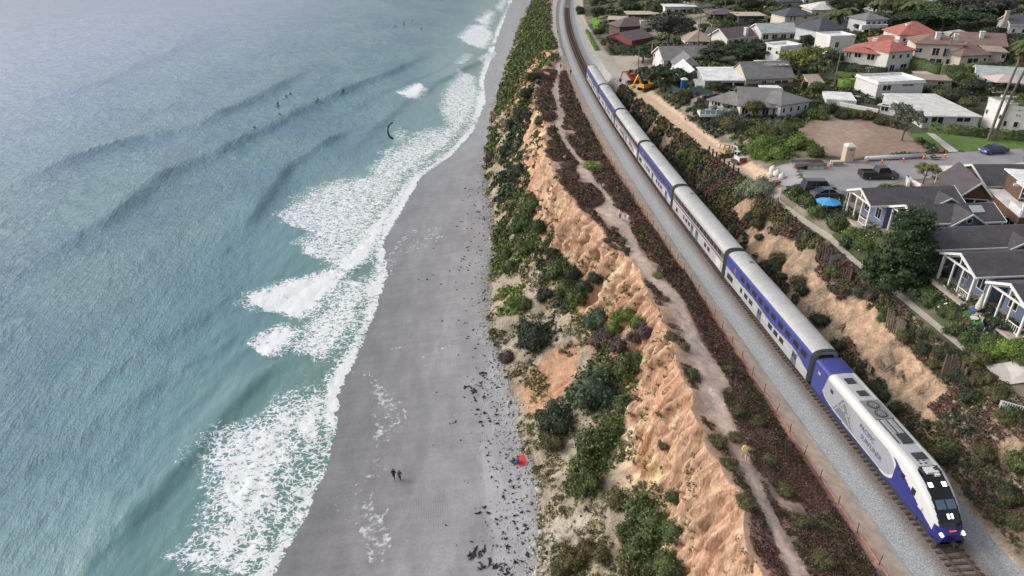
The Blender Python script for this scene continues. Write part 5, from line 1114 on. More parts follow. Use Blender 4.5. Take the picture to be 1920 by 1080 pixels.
def house(label, vols, name='house', cat='house', group=None, z=None):
    root = None
    for vi, q in enumerate(vols):
        if 'at' in q: A = np.array(q['at'], float); rot = q.get('rot', 0); w = q['w']; s = ppm(A)
        else:
            xl, yl, xr, yr = q['f']; A = ground(xl, yl)
            B = at(xr, yr, A[2]); w = float(np.hypot(*(B - A)[:2])); rot = math.atan2(B[1] - A[1], B[0] - A[0]); s = ppm(A)
            if 'rot' in q: rot = q['rot']
        ce = np.hypot(A[0] - CAM[0], A[1] - CAM[1]) / np.linalg.norm(A - CAM)
        h = q['h'] if 'h' in q else (q['f'][1] - q['e']) / (s * ce)
        z0 = q.get('z0', 0); A = A + np.array([0, 0, z0]); h = h - (z0 if 'h' not in q else 0)
        d = q.get('d', 8); MW = Matrix.Translation(A) @ Matrix.Rotation(rot, 4, 'Z')
        if root is None:
            root = thing(name, label, cat, A, rot, group); inv = MW.inverted()
        M = inv @ MW; wm = W_[q.get('wall', 'white')]; rm = R_M[q.get('rm', 'grey')]; rf = q.get('roof', 'flat'); ri = q.get('rise', 1.8); oh = q.get('oh', .5)
        below = .3 if z0 else 3.0; b = MB()
        if rf == 'gy': b.prism([(0, -below), (w, -below), (w, h), (w / 2, h + ri), (0, h)], 'y', 0, d)
        elif rf == 'gx': b.prism([(0, -below), (d, -below), (d, h), (d / 2, h + ri), (0, h)], 'x', 0, w)
        elif rf == 'shed': b.prism([(0, -below), (d, -below), (d, h + ri), (0, h)], 'x', 0, w)
        else: b.box(w / 2, d / 2, (h - below) / 2, w, d, h + below)
        xf(b, M).build('wall', wm, root); th = .16; r = MB()
        if rf == 'gy':
            k = ri / (w / 2)
            for sg in (0, 1):
                xe = -oh if not sg else w + oh; r.prism([(xe, h - oh * k + .02), (w / 2, h + ri + .02), (w / 2, h + ri + .02 + th), (xe, h - oh * k + .02 + th)], 'y', -oh, d + oh)
        elif rf == 'gx':
            k = ri / (d / 2)
            for sg in (0, 1):
                ye = -oh if not sg else d + oh; r.prism([(ye, h - oh * k + .02), (d / 2, h + ri + .02), (d / 2, h + ri + .02 + th), (ye, h - oh * k + .02 + th)], 'x', -oh - q.get('ohw', 0), w + oh)
        elif rf == 'shed': k = ri / d; r.prism([(-oh, h - oh * k + .02), (d + oh, h + ri + oh * k + .02), (d + oh, h + ri + oh * k + .2), (-oh, h - oh * k + .2)], 'x', -oh, w + oh)
        elif rf == 'hip':
            m = min(w, d) / 2 + oh
            x0, x1, y0, y1 = -oh, w + oh, -oh, d + oh
            rg = [(x0 + m, y0 + m), (x1 - m, y0 + m)] if w >= d else [(x0 + m, y0 + m), (x0 + m, y1 - m)]
            if w >= d: rg = [(x0 + m, (y0 + y1) / 2), (x1 - m, (y0 + y1) / 2)]
            else: rg = [((x0 + x1) / 2, y0 + m), ((x0 + x1) / 2, y1 - m)]
            V = [(x0, y0, h), (x1, y0, h), (x1, y1, h), (x0, y1, h), (x0, y0, h + th), (x1, y0, h + th), (x1, y1, h + th), (x0, y1, h + th), (rg[0][0], rg[0][1], h + ri + th), (rg[1][0] + 1e-3, rg[1][1] + 1e-3, h + ri + th)]
            F = [(3, 2, 1, 0), (0, 1, 5, 4), (1, 2, 6, 5), (2, 3, 7, 6), (3, 0, 4, 7)]
            F += [(4, 5, 9, 8), (5, 6, 9), (6, 7, 8, 9), (7, 4, 8)] if w >= d else [(4, 5, 8), (5, 6, 9, 8), (6, 7, 9), (7, 4, 8, 9)]
            r.add(V, F)
        else:
            r.box(w / 2, d / 2, h + th / 2 + .01, w + 2 * oh, d + 2 * oh, th)
            if q.get('parapet'):
                for (cx_, cy_, sx, sy) in ((w / 2, -.0, w + .2, .2), (w / 2, d, w + .2, .2), (0, d / 2, .2, d - .2), (w, d / 2, .2, d - .2)): r.box(cx_, cy_, h + .42, sx, sy, .5)
        ro = xf(r, M).build('roof', rm, root)
        if q.get('trim', rf in ('gx', 'gy') and q.get('wall') != 'red') :
            tm = MB()
            if rf == 'gx':
                k = ri / (d / 2); ex = -oh - q.get('ohw', 0)
                for xx in (ex - .03, w + oh + .03):
                    for ye in (-oh, d + oh):
                        tm.prism([(ye, h - oh * k - .1), (d / 2, h + ri - .1), (d / 2, h + ri + th + .05), (ye, h - oh * k + th + .05)], 'x', xx - .05, xx + .05)
                tm.box((ex + w + oh) / 2, -oh - .06, h - oh * k + .08, w + 2 * oh + q.get('ohw', 0), .1, .2)
            else:
                k = ri / (w / 2)
                for xe in (-oh, w + oh): tm.prism([(xe, h - oh * k - .1), (w / 2, h + ri - .1), (w / 2, h + ri + th + .05), (xe, h - oh * k + th + .05)], 'y', -oh - .08, -oh - .005)
            xf(tm, M).build('trim', M_TRIM, root)
        for cxx, cyy, ch in q.get('chim', []):
            c = MB(); c.box(cxx, cyy, h + ch / 2 - .5, 1.0, 1.0, ch + 1); c.box(cxx, cyy, h + ch + .06, 1.25, 1.25, .16); xf(c, M).build('chimney', W_[q.get('cm', 'white')], root)
        for wn in q.get('win', []):
            fc, u, zc, ww, wh = wn[:5]; md = wn[5] if len(wn) > 5 else M_PANE; nm = wn[6] if len(wn) > 6 else 'window'
            if fc == 'S': c = (u * w, -.03, zc); sz = (ww, .12, wh); ps = (ww - .24, .14, wh - .24)
            elif fc == 'W': c = (-.03, u * d, zc); sz = (.12, ww, wh); ps = (.14, ww - .24, wh - .24)
            fo = xf(MB().box(*c, *sz), M).build(nm, M_FR, root)
            if nm == 'window' and ww > 1.1:       # two sashes
                for sg in (-1, 1):
                    cc = (c[0] + sg * ww * .23, c[1], c[2]) if fc == 'S' else (c[0], c[1] + sg * ww * .23, c[2]); pp = (ww * .40, .14, wh - .22) if fc == 'S' else (.14, ww * .40, wh - .22)
                    xf(MB().box(*cc, *pp), M).build('pane', md, fo)
            else: xf(MB().box(*c, *ps), M).build('pane', md, fo)
        if q.get('solar'): 
            for k in range(q['solar']): xf(MB().box(w * .25 + k * 1.6, d * .4, h + .32, 1.4, 2.4, .06, rx=.12), M).build('solar_panel', P('solar', (60, 66, 84), .2), root)
        if q.get('sky'):
            u, v, a, b_ = q['sky']; kz = h + (ri * (v * 2) if rf == 'gx' else 0) + th + .08; xf(MB().box(u * w, v * d, kz, a, b_, .12, rx=math.atan2(ri, d / 2) if rf == 'gx' else 0), M).build('skylight', P('skylight', (176, 180, 184), .3), root)
        q['_M'] = M; q['_w'] = w; q['_h'] = h
        for fn_ in q.get('extra', []): fn_(root, M, w, d, h)
    return root
def wins(face, n, z, w, h, a=.12, b=.88): return [(face, a + (b - a) * (k / (n - 1) if n > 1 else .5), z, w, h) for k in range(n)]
def tubes(mbm, M, name, mt, root): xf(mbm, M).build(name, mt, root)

# ---- the five grey-roofed blue cottages
def porch(side_len, ohw=2.3, d=6.0):
    def fn(root, M, w, d_, h):
        for yy_ in (.1, d_ - .1): xf(MB().box(-ohw + .1, yy_, h / 2 - .1, .22, .22, h), M).build('porch_post', M_TRIM, root)
        for yy_ in (d_ * .36, d_ * .64): xf(MB().box(-ohw + .1, yy_, h / 2 - .1, .16, .16, h), M).build('porch_post', M_TRIM, root)
        br = MB(); br.box(-ohw + .1, d_ / 2, h - .15, .14, d_, .2); br.box(-ohw + .1, d_ / 2, h + .45, .12, .14, 1.3)
        br.tube([(-ohw + .1, d_ * .12, h), (-ohw + .1, d_ * .5, h + .9)], .06, 4); br.tube([(-ohw + .1, d_ * .88, h), (-ohw + .1, d_ * .5, h + .9)], .06, 4); xf(br, M).build('gable_truss', M_TRIM, root)
        xf(MB().box(-ohw * .5 - .4, d_ / 2, -.05, ohw + .8, d_ + .4, .3), M).build('porch_floor', P('porch_floor', (176, 160, 152), .9, var=.1, vscale=2), root)
        rl = MB(); rl.box(-ohw + .1, d_ * .2, 1.0, .08, d_ * .34, .08); rl.box(-ohw + .1, d_ * .2, .2, .08, d_ * .34, .08)
        for k in range(7): rl.box(-ohw + .1, d_ * .05 + k * d_ * .05, .6, .05, .05, .8)
        rl.box(-ohw / 2, .0, 1.0, ohw, .08, .08); rl.tube([(-ohw, 0, .1), (0, 0, 1.0)], .035, 4); rl.tube([(-ohw, 0, 1.0), (0, 0, .1)], .035, 4); xf(rl, M).build('railing', M_TRIM, root)
    return fn
def dormer(u, wd, rise, round_w=False, v=0.0):
    def fn(root, M, w, d, h):
        x = u * w; ph = h - .25
        g = MB(); g.prism([(x - wd / 2, ph - .1), (x + wd / 2, ph - .1), (x, ph + rise)], 'y', -.55, d * .42); xf(g, M).build('dormer_wall', W_['blue'], root)
        r = MB()
        for sg in (-1, 1): r.prism([(x + sg * (wd / 2 + .25), ph - .12), (x, ph + rise + .02), (x, ph + rise + .16), (x + sg * (wd / 2 + .25), ph + .03)], 'y', -.9, d * .45)
        xf(r, M).build('dormer_roof', R_M['shingle'], root); t_ = MB()
        for sg in (-1, 1): t_.prism([(x + sg * (wd / 2 + .3), ph - .2), (x, ph + rise - .06), (x, ph + rise + .19), (x + sg * (wd / 2 + .3), ph + .05)], 'y', -1.0, -.91)
        xf(t_, M).build('dormer_trim', M_TRIM, root)
        if round_w:
            o = xf(MB().tube([(x, -.66, ph + rise * .42), (x, -.55, ph + rise * .42)], .42, 18), M).build('round_window', M_TRIM, root); xf(MB().tube([(x, -.69, ph + rise * .42), (x, -.6, ph + rise * .42)], .3, 18), M).build('pane', M_PANE, o)
    return fn
cot = [((17.6, 21.3), 10.2, 'northernmost grey-roofed blue cottage with white porch gable, next to the parked cars', [dormer(.78, 4.2, 1.15)], wins('S', 2, 1.9, .8, .8, .6, .75)),
       ((20.0, 15.0), 8.8, 'blue cottage with a round window in its front gable and a skylight', [dormer(.45, 4.6, 1.5, True)], [('S', .12, 2.2, .75, .75), ('S', .27, 2.2, .75, .75)]),
       ((17.7, 7.9), 16, 'long grey-roofed blue cottage with a small white-edged gable, below the round-window cottage', [dormer(.50, 4.4, 1.1)], [('S', .12, 2.3, 1.9, 1.1), ('S', .02, 2.3, .6, 1.1)]),
       ((17.6, 1.1), 16, 'blue cottage with braced white porch gable and a row of small square windows', [], [('S', .27 + .075 * k, 2.3, .75, .75) for k in range(5)]),
       ((17.9, -6.0), 16, 'lowest blue cottage with open white porch frame and railings at the right edge', [], wins('S', 4, 1.9, .9, 1.0, .2, .8))]
for i, ((x, y), w, lab, ex, wn) in enumerate(cot):
    house(lab, [dict(at=(x, y, 9.5), w=w, h=3.35, d=5.5, roof='gx', rise=1.2, oh=.35, ohw=2.2, wall='blue', rm='shingle', rot=-.03, win=wn + wins('W', 2, 1.6, 1.3, 1.6, .25, .75), extra=[porch(2.2)] + ex, **({'sky': (.72, .30, 1.6, 1.2)} if i == 1 else {}))], name='cottage', cat='cottage', group='blue grey-roofed cottages')
for i, (x, y) in enumerate([(26.5, 17.3), (25.5, 10.9), (30.5, 4.2)]):   # linking hips between the rows
    pass
# deck house and brown gable house
def deck(root, M, w, d, h):
    xf(MB().box(w / 2, -1.5, h - .5, w, 3.2, 1.1), M).build('deck_skirt', W_['shingle'], root); xf(MB().box(w / 2, -1.5, h + .12, w + .2, 3.4, .14), M).build('deck_floor', M_CON, root)
    rl = MB(); rl.box(w / 2, -3.1, h + .6, w, .22, .9); rl.box(-.0, -1.5, h + .6, .22, 3.2, .9); xf(rl, M).build('deck_parapet', M_TRIM, root)
    for u in (.04, .5, .96):
        xf(MB().box(u * w, -2.9, (h - 1) / 2, .5, .5, h - 1), M).build('pier', M_TRIM, root)
    for u in (.05, .35, .65, .95): xf(MB().box(u * w, -2.8, h + 1.9, .3, .3, 2.6), M).build('deck_column', M_TRIM, root)
    pb = MB(); pb.box(w / 2, -2.9, h + 3.2, w + .8, .2, .3); pb.box(w / 2, .2, h + 3.2, w + .8, .2, .3); xf(pb, M).build('pergola_beam', M_TRIM, root)
    for k in range(18): xf(MB().box(w * (k + .5) / 18, -1.4, h + 3.45, .16, 4.4, .16), M).build('pergola_slat', M_TRIM, root)
house('brown shingled house with big white roof deck and slatted pergola at the right edge', [dict(f=(1876, 436, 1940, 462), h=3.4, d=7, roof='flat', wall='shingle', rm='flatwhite', oh=.1, rot=-.3, extra=[deck], win=wins('S', 3, 1.5, 1.4, 1.6)), dict(f=(1893, 424, 1950, 444), h=2.6, z0=3.5, d=5, roof='flat', wall='shingle', rm='white', rot=-.3, win=wins('S', 3, 1.4, 1.2, 1.8))])
house('dark brown house with white-edged front gable behind the cottages', [dict(f=(1790, 402, 1845, 406), h=3.0, d=8, roof='gy', rise=1.9, wall='shingle', rm='shingle', oh=.5, win=[('S', .5, 1.7, 3.6, 1.6)]), dict(f=(1840, 384, 1925, 384), h=3.0, d=8, roof='gx', rise=1.6, wall='shingle', rm='shingle', oh=.5)])

# ---- street and hillside houses
house('long low white flat-roofed modern house with upper storey and terrace, above the lawn', [
    dict(f=(1727, 240, 1830, 241), e=219, d=18, wall='pale', rm='flatwhite', oh=.35, win=[('S', .25, 1.4, 2.6, 2.2), ('S', .05, 1.5, .8, 1.2), ('S', .72, 1.7, 3.0, 1.0)]),
    dict(f=(1648, 212, 1722, 226), e=198, d=11, wall='pale', rm='flatwhite', oh=.5, win=wins('S', 3, 1.3, 1.6, 1.6)), dict(f=(1640, 186, 1726, 182), e=160, d=8, wall='white', rm='white', oh=.3, parapet=1, win=[('S', .2, 2.4, 2.2, 1.3), ('S', .65, 2.8, 3.2, .5)]),
    dict(f=(1545, 182, 1640, 190), e=177, d=.4, wall='white', rm='white', oh=.05), dict(f=(1560, 196, 1645, 212), e=191, d=.4, wall='white', rm='white', oh=.05), dict(f=(1540, 180, 1548, 196), h=1, d=6, wall='white', rm='white', oh=.02)])
house('white three-storey villa with red tiled hip roof', [
    dict(f=(1577, 128, 1658, 138), e=97, d=10, wall='white', roof='hip', rise=2.1, rm='red', oh=.7, win=[('S', .08, 3.6, .6, 1.4), ('S', .14, 3.6, .6, 1.4), ('S', .32, 3.7, 1.8, 1.2), ('S', .62, 3.6, 2.0, 1.6), ('S', .80, 3.6, 1.4, 1.6), ('S', .72, 1.0, 2.6, 1.2), ('S', .1, 1.2, 1.0, 1.2)], chim=[(5, 7, 2.6), (10, 8, 2.8)]),
    dict(f=(1658, 138, 1703, 134), e=100, d=9, wall='white', roof='hip', rise=1.8, rm='red', oh=.7, win=wins('S', 3, 4.0, 1.0, 1.1, .2, .8) + [('S', .25, 1.2, 1.6, 1.8), ('S', .72, 1.2, 2.2, 1.8)]),
    dict(f=(1550, 108, 1596, 106), e=74, d=7, wall='white', rm='white', oh=.1, parapet=1, win=[('S', .3, 3.4, 1.2, 1.6), ('S', .55, .9, .6, 1.0)]),
    dict(f=(1630, 92, 1700, 96), e=80, d=7, wall='white', roof='hip', rise=1.6, rm='red', oh=.5)])
house('white villa wing with red hip roof and skylight behind the brown-roofed house', [dict(f=(1682, 92, 1755, 92), e=68, d=10, wall='white', roof='hip', rise=3.0, rm='red', oh=.6, win=wins('S', 3, 2.6, 1.0, 1.0), chim=[(3.5, 4, 2.4)])])
house('beige two-storey house with brown roof, arched balcony and big hedge in front', [
    dict(f=(1708, 122, 1795, 126), e=84, d=9, wall='cream', roof='hip', rise=1.9, rm='brown', oh=.6, win=[('S', .08, 3.8, 1.8, 1.2), ('S', .45, 3.6, 1.8, 2.0), ('S', .68, 3.5, 1.6, 2.2), ('S', .9, 3.7, 1.2, 1.2), ('S', .2, 1.2, 1.8, 1.6), ('S', .5, 1.2, 3.2, 1.6), ('S', .8, 1.2, 2.4, 1.6)], chim=[(5.0, 2, 2.6), (9.6, 3, 2.2)]),
    dict(f=(1700, 126, 1790, 136), e=118, d=3.0, wall='cream', rm='flatwhite', oh=.3), dict(f=(1796, 128, 1848, 126), e=106, d=9, wall='cream', roof='hip', rise=2.6, rm='brown', oh=.7, win=[('S', .45, 1.4, 3.4, 2.1), ('S', .88, 1.4, 1.0, 2.0)])])
house('large tan house with brown roof and white chimney behind the tall palms', [dict(f=(1790, 104, 1880, 108), e=84, d=10, wall='beige', roof='gx', rise=2.4, rm='brown', oh=.5, trim=False, win=wins('S', 5, 1.9, 1.0, 1.2), chim=[(6, 3, 3.0)]), dict(f=(1846, 120, 1880, 122), e=98, d=8, wall='beige', roof='flat', rm='beige', win=wins('S', 2, 2.2, 1.1, 1.2)), dict(f=(1788, 80, 1822, 80), e=68, d=6, wall='cream', roof='hip', rise=1.2, rm='pale', oh=.4)])
house('grey-roofed white ranch house with bay windows beside the dirt road', [
    dict(f=(1328, 205, 1386, 217), e=188, d=9, wall='white', roof='hip', rise=1.7, rm='grey', oh=.6, win=[('S', .12, 1.7, .6, 1.2), ('S', .28, 1.7, 1.6, 1.2), ('S', .5, 1.7, .8, 1.2), ('S', .68, 1.3, 1.4, 2.0), ('S', .85, 1.3, .8, 2.0), ('S', .95, 1.3, .6, 2.0)]),
    dict(f=(1386, 217, 1462, 221), e=198, d=13, wall='cream', roof='gx', rise=2.2, rm='grey', oh=.6, trim=False, win=wins('S', 4, 1.3, 1.4, 1.8)), dict(f=(1460, 223, 1513, 214), e=199, d=9, wall='pale', roof='hip', rise=1.6, rm='grey', oh=.5, win=wins('S', 4, 1.6, .8, 1.1)), dict(f=(1425, 203, 1460, 203), h=4, d=3, wall='white', rm='white', oh=.1)])
scaf = P('scaffold', (206, 168, 130), .8)
def poles(root, M, w, d, h):
    rg = random.Random(3)
    for k in range(9): xf(MB().box(rg.uniform(-.5, w + 1), rg.uniform(2, d + 3), h + 1.0, .14, .14, 3.4), M).build('roof_stake', scaf, root)
house('white house under construction with white-wrapped roofs and upright stakes', [
    dict(f=(1320, 169, 1398, 169), e=152, d=6, wall='grey', roof='shed', rise=1.4, rm='white', oh=.3, win=[('S', .68, 1.1, 6.0, 1.7), ('S', .2, 1.2, .9, 1.0)]), dict(f=(1318, 160, 1392, 160), e=139, d=7, wall='grey', roof='flat', rm='white', oh=.4, win=[('S', .16, 2.4, 2.0, 1.1), ('S', .7, 2.8, 2.0, .5)]),
    dict(f=(1278, 160, 1318, 160), e=148, d=13, wall='grey', roof='gy', rise=2.2, rm='white', oh=.4, win=[('S', .3, 1.4, .8, 1.2)]), dict(f=(1305, 172, 1328, 172), e=162, d=3, wall='grey', roof='shed', rise=.8, rm='pale', oh=.2)])
house('long grey-roofed house with a row of pale stakes behind the white construction house', [dict(f=(1243, 128, 1335, 126), e=112, d=11, wall='white', roof='gx', rise=2.6, rm='grey', oh=.5, win=wins('W', 2, 2, 1.2, 1.2) + wins('S', 3, 1.6, 1, 1), extra=[poles]), dict(f=(1270, 138, 1310, 138), e=125, d=8, wall='white', roof='gy', rise=2.6, rm='grey', oh=.5)])
house('beige house with grey gambrel roof, wide dormer and solar panels', [dict(f=(1397, 166, 1485, 163), e=149, d=9, wall='beige', roof='gx', rise=3.0, rm='grey', oh=.3, trim=False, win=[('S', .38, 1.2, 1.2, 1.4), ('S', .75, 1.2, 4.0, 1.1)]), dict(f=(1424, 158, 1468, 158), e=124, d=5, z0=3.0, wall='cream', roof='flat', rm='flatwhite', oh=.5, win=wins('S', 4, 1.3, 1.1, 1.3, .15, .85), solar=3)])
house('small white garage with tan shed roof beside the beige dormer house', [dict(f=(1517, 168, 1540, 168), e=156, d=4, wall='white', roof='shed', rise=.8, rm='beige', oh=.4)])
house('beige flat-roofed low house above the long white house', [dict(f=(1714, 163, 1782, 166), e=150, d=6, wall='beige', rm='beige', oh=.3, win=[('S', .7, 1.2, 1.6, .8)]), dict(f=(1722, 152, 1748, 152), e=142, d=4, wall='beige', rm='tan', oh=.3)])
house('white rough-stone house with outdoor stair and railed terrace at the right edge', [dict(f=(1838, 236, 1870, 250), e=190, d=8, wall='white', rm='flatwhite', oh=.1, parapet=1, win=wins('S', 2, 3, .8, 1.0)), dict(f=(1870, 250, 1925, 256), e=205, d=9, wall='white', rm='flatwhite', oh=.1, parapet=1, win=wins('S', 3, 2, .9, 1.2))])
g = house('open garden pavilion with pinkish hip roof over the white stair house', [dict(f=(1862, 178, 1902, 178), h=.4, d=5, wall='white', rm='flatwhite', oh=.1)], name='pavilion', cat='pavilion')
p_ = MB(); 
for xx, yy2 in ((.3, .3), (5.2, .3), (.3, 4.6), (5.2, 4.6)): MB().box(xx, yy2, 1.6, .25, .25, 2.6).build('post', M_DARKM, g)
MB().add([(-.8, -.8, 2.9), (6.3, -.8, 2.9), (6.3, 5.8, 2.9), (-.8, 5.8, 2.9), (2.75, 2.5, 4.1)], [(3, 2, 1, 0), (0, 1, 4), (1, 2, 4), (2, 3, 4), (3, 0, 4)]).build('hip_roof', P('pavilion_roof', (206, 186, 178), .8), g)
house('pale grey-green roofed house right of the long hedge', [dict(f=(1832, 160, 1925, 166), e=150, d=9, wall='pale', roof='gx', rise=2.4, rm='pale', oh=.5)])
house('dark house with low pale flat roof above the red barn-like house', [dict(f=(1141, 54, 1215, 56), e=38, d=10, wall='dark', rm='tan', oh=.9, win=wins('S', 5, 1.6, 1.4, 2.0, .08, .92)), dict(f=(1178, 42, 1240, 42), e=28, d=9, wall='dark', rm='tan', oh=.9, win=wins('S', 3, 1.6, 1.4, 1.8))])
house('mauve-roofed brown house between the pale flat roof and the red house', [dict(f=(1161, 70, 1222, 66), e=52, d=9, wall='brown', roof='hip', rise=2.6, rm='mauve', oh=.7, win=wins('S', 4, 1.5, .9, 1.7)), dict(f=(1200, 60, 1222, 60), h=4, d=3, wall='cream', rm='tan', oh=.1)])
house('red-walled barn-like house with brown gable roof', [dict(f=(1184, 90, 1224, 82), e=77, d=12, wall='red', roof='gx', rise=2.0, rm='mauve', oh=.4)])
house('white flat-roofed house at the top of the hillside above the dark tree', [dict(f=(1246, 28, 1304, 28), e=14, d=9, wall='white', rm='white', oh=.5, win=wins('S', 4, 1.6, 1.8, 1.6))])
house('small house with broad beige hip roof above the row of stakes', [dict(f=(1288, 90, 1338, 90), e=79, d=10, wall='white', roof='hip', rise=2.8, rm='beige', oh=.6, win=[('S', .25, 1.2, .7, 1.6), ('S', .45, 1.2, 1.5, 1.6), ('S', .8, 1.2, .9, 1.6)])])
house('white house with brown gable roof and fat white chimney', [dict(f=(1362, 88, 1414, 82), e=73, d=8, wall='white', roof='gx', rise=2.4, rm='mauve', oh=.5, win=wins('S', 4, 1.4, .9, 1.3, .1, .7), chim=[(8.0, .3, 2.6)]), dict(f=(1322, 76, 1345, 78), e=64, d=8, wall='white', roof='gx', rise=1.6, rm='mauve', oh=.4, win=wins('S', 2, 1.2, .9, 1.2))])
house('dark brown house with tan flat roof left of the white gabled houses', [dict(f=(1384, 48, 1430, 48), e=31, d=9, wall='dark', rm='tan', oh=1.0, win=wins('S', 3, 1.8, 1.4, .9))])
house('dark low-roofed house at the top between two poles', [dict(f=(1332, 38, 1384, 38), e=28, d=9, wall='dark', roof='hip', rise=1.6, rm='mauve', oh=.7, win=wins('S', 3, 1.2, 1.0, 1.2))])
house('white gabled house with dark window bays left of the hexagonal house', [dict(f=(1426, 78, 1492, 76), e=62, d=9, wall='white', roof='gx', rise=2.0, rm='pale', oh=.5, win=wins('S', 4, 1.4, 2.0, 1.6)), dict(f=(1465, 64, 1485, 64), e=56, d=5, wall='white', roof='gy', rise=1.6, rm='mauve', oh=.4)])
house('plain white flat-roofed block with two dark windows left of the yellow-green tree', [dict(f=(1433, 116, 1458, 122), e=88, d=7, wall='white', rm='white', oh=.1, parapet=1, win=[('S', .25, 3.8, 1.4, 1.0), ('S', .8, 3.2, 1.0, 1.0)]), dict(f=(1458, 108, 1500, 104), e=88, d=6, wall='white', rm='white', oh=.1)])
house('grey-roofed two-storey white house with angled bay', [dict(f=(1469, 52, 1523, 50), e=32, d=9, wall='cream', roof='hip', rise=2.0, rm='slate', oh=.6, win=[('S', .2, 3, .8, 1.6), ('S', .33, 3, .8, 1.6), ('S', .7, 3.2, 1.4, .9), ('S', .25, .8, 2.5, .8)])])
gar = house('two-door garage house with blue-grey hip roof', [dict(f=(1531, 80, 1582, 76), e=60, d=10, wall='pale', roof='hip', rise=3.0, rm='slate', oh=.5, win=[('S', .45, 1.3, 3.0, 2.4, M_TRIM, 'garage_door'), ('S', .8, 1.3, 3.0, 2.4, M_TRIM, 'garage_door'), ('S', .12, 1.3, 1.6, 2.0)])])
house('beige house with wide white hip roof behind the bushy palm', [dict(f=(1520, 36, 1602, 36), e=20, d=11, wall='cream', roof='hip', rise=2.2, rm='flatwhite', oh=.8, win=wins('S', 3, 1.8, 1, 1.1))])
house('grey-roofed house with long white balcony above the garage', [dict(f=(1618, 66, 1658, 64), e=40, d=8, wall='pale', roof='hip', rise=1.6, rm='grey', oh=.6, win=wins('S', 4, 3.6, 1.2, 1.0) + wins('S', 2, 1, 1.6, 1.4)), dict(f=(1566, 56, 1618, 56), e=40, d=6, wall='pale', rm='flatwhite', oh=.3, win=wins('S', 3, 1.6, .9, 1.2)), dict(f=(1612, 68, 1660, 67), e=58, z0=2.2, h=1.0, d=1.4, wall='white', rm='white', oh=.1)])
house('white house with blue-grey roof and round stone chimney tower at the top right', [dict(f=(1888, 68, 1960, 70), e=47, d=9, wall='white', roof='gx', rise=2.0, rm='slate', oh=.4, win=wins('S', 4, 1.6, .9, 1.3), chim=[(-1.0, 2, 3.4)], cm='beige')])
k = 0
for (f, e, wl, rf, rm_, lab) in [((1455, 18, 1505, 16), 6, 'greyblue', 'hip', 'slate', 'pale blue villa at the very top beside the white tiers'), ((1505, 10, 1562, 9), -6, 'white', 'flat', 'white', 'white tiered house at the very top of the photo'), ((1635, 14, 1668, 14), 4, 'white', 'flat', 'white', 'small white house at the top left of the large dark trees'),
                                 ((1700, 16, 1745, 17), 3, 'cream', 'hip', 'pale', 'pale-roofed house behind the distant palm'), ((1748, 12, 1792, 12), 2, 'white', 'gx', 'pale', 'white low house touching the dark trees at the top'), ((1795, 46, 1835, 48), 38, 'white', 'gx', 'grey', 'half-hidden white house under the huge dark tree'), ((1640, 34, 1668, 34), 24, 'greyblue', 'hip', 'pale', 'small blue-grey house among the far palms'), ((1878, 12, 1925, 14), 2, 'beige', 'gx', 'brown', 'brown-roofed house in the top right corner'), ((1290, 10, 1340, 9), 1, 'grey', 'hip', 'pale', 'grey-roofed house at the very top left of the village'), ((1130, 6, 1165, 6), -3, 'cream', 'flat', 'tan', 'low cream house behind the dark shrubs at the top')]:
    house(lab, [dict(f=f, e=e, d=9, wall=wl, roof=rf, rise=1.8, rm=rm_, oh=.5, win=wins('S', 3, 1.5, 1.2, 1.2))])
# houses just beyond the upper edge of the view, so the town does not stop there
for i in range(26):
    x = 70 + (i % 9) * 34 + random.uniform(-8, 8); y = 255 + (i // 9) * 42 + random.uniform(-8, 8); z = float(H(x, y)); kk = i % 4
    house('%s-walled house with %s roof beyond the top of the village' % (['white', 'cream', 'beige', 'pale'][kk], ['red', 'grey', 'brown', 'pale'][(i // 2) % 4]), [dict(at=(x, y, z), w=15, h=3.6 + (i % 3), d=9, wall=['white', 'cream', 'beige', 'pale'][kk], roof=['hip', 'gx', 'hip'][i % 3], rise=2.0, rm=['red', 'grey', 'brown', 'pale'][(i // 2) % 4], rot=random.uniform(-.2, .2))], group='houses beyond the top of the village %d' % (kk * 4 + (i // 2) % 4))
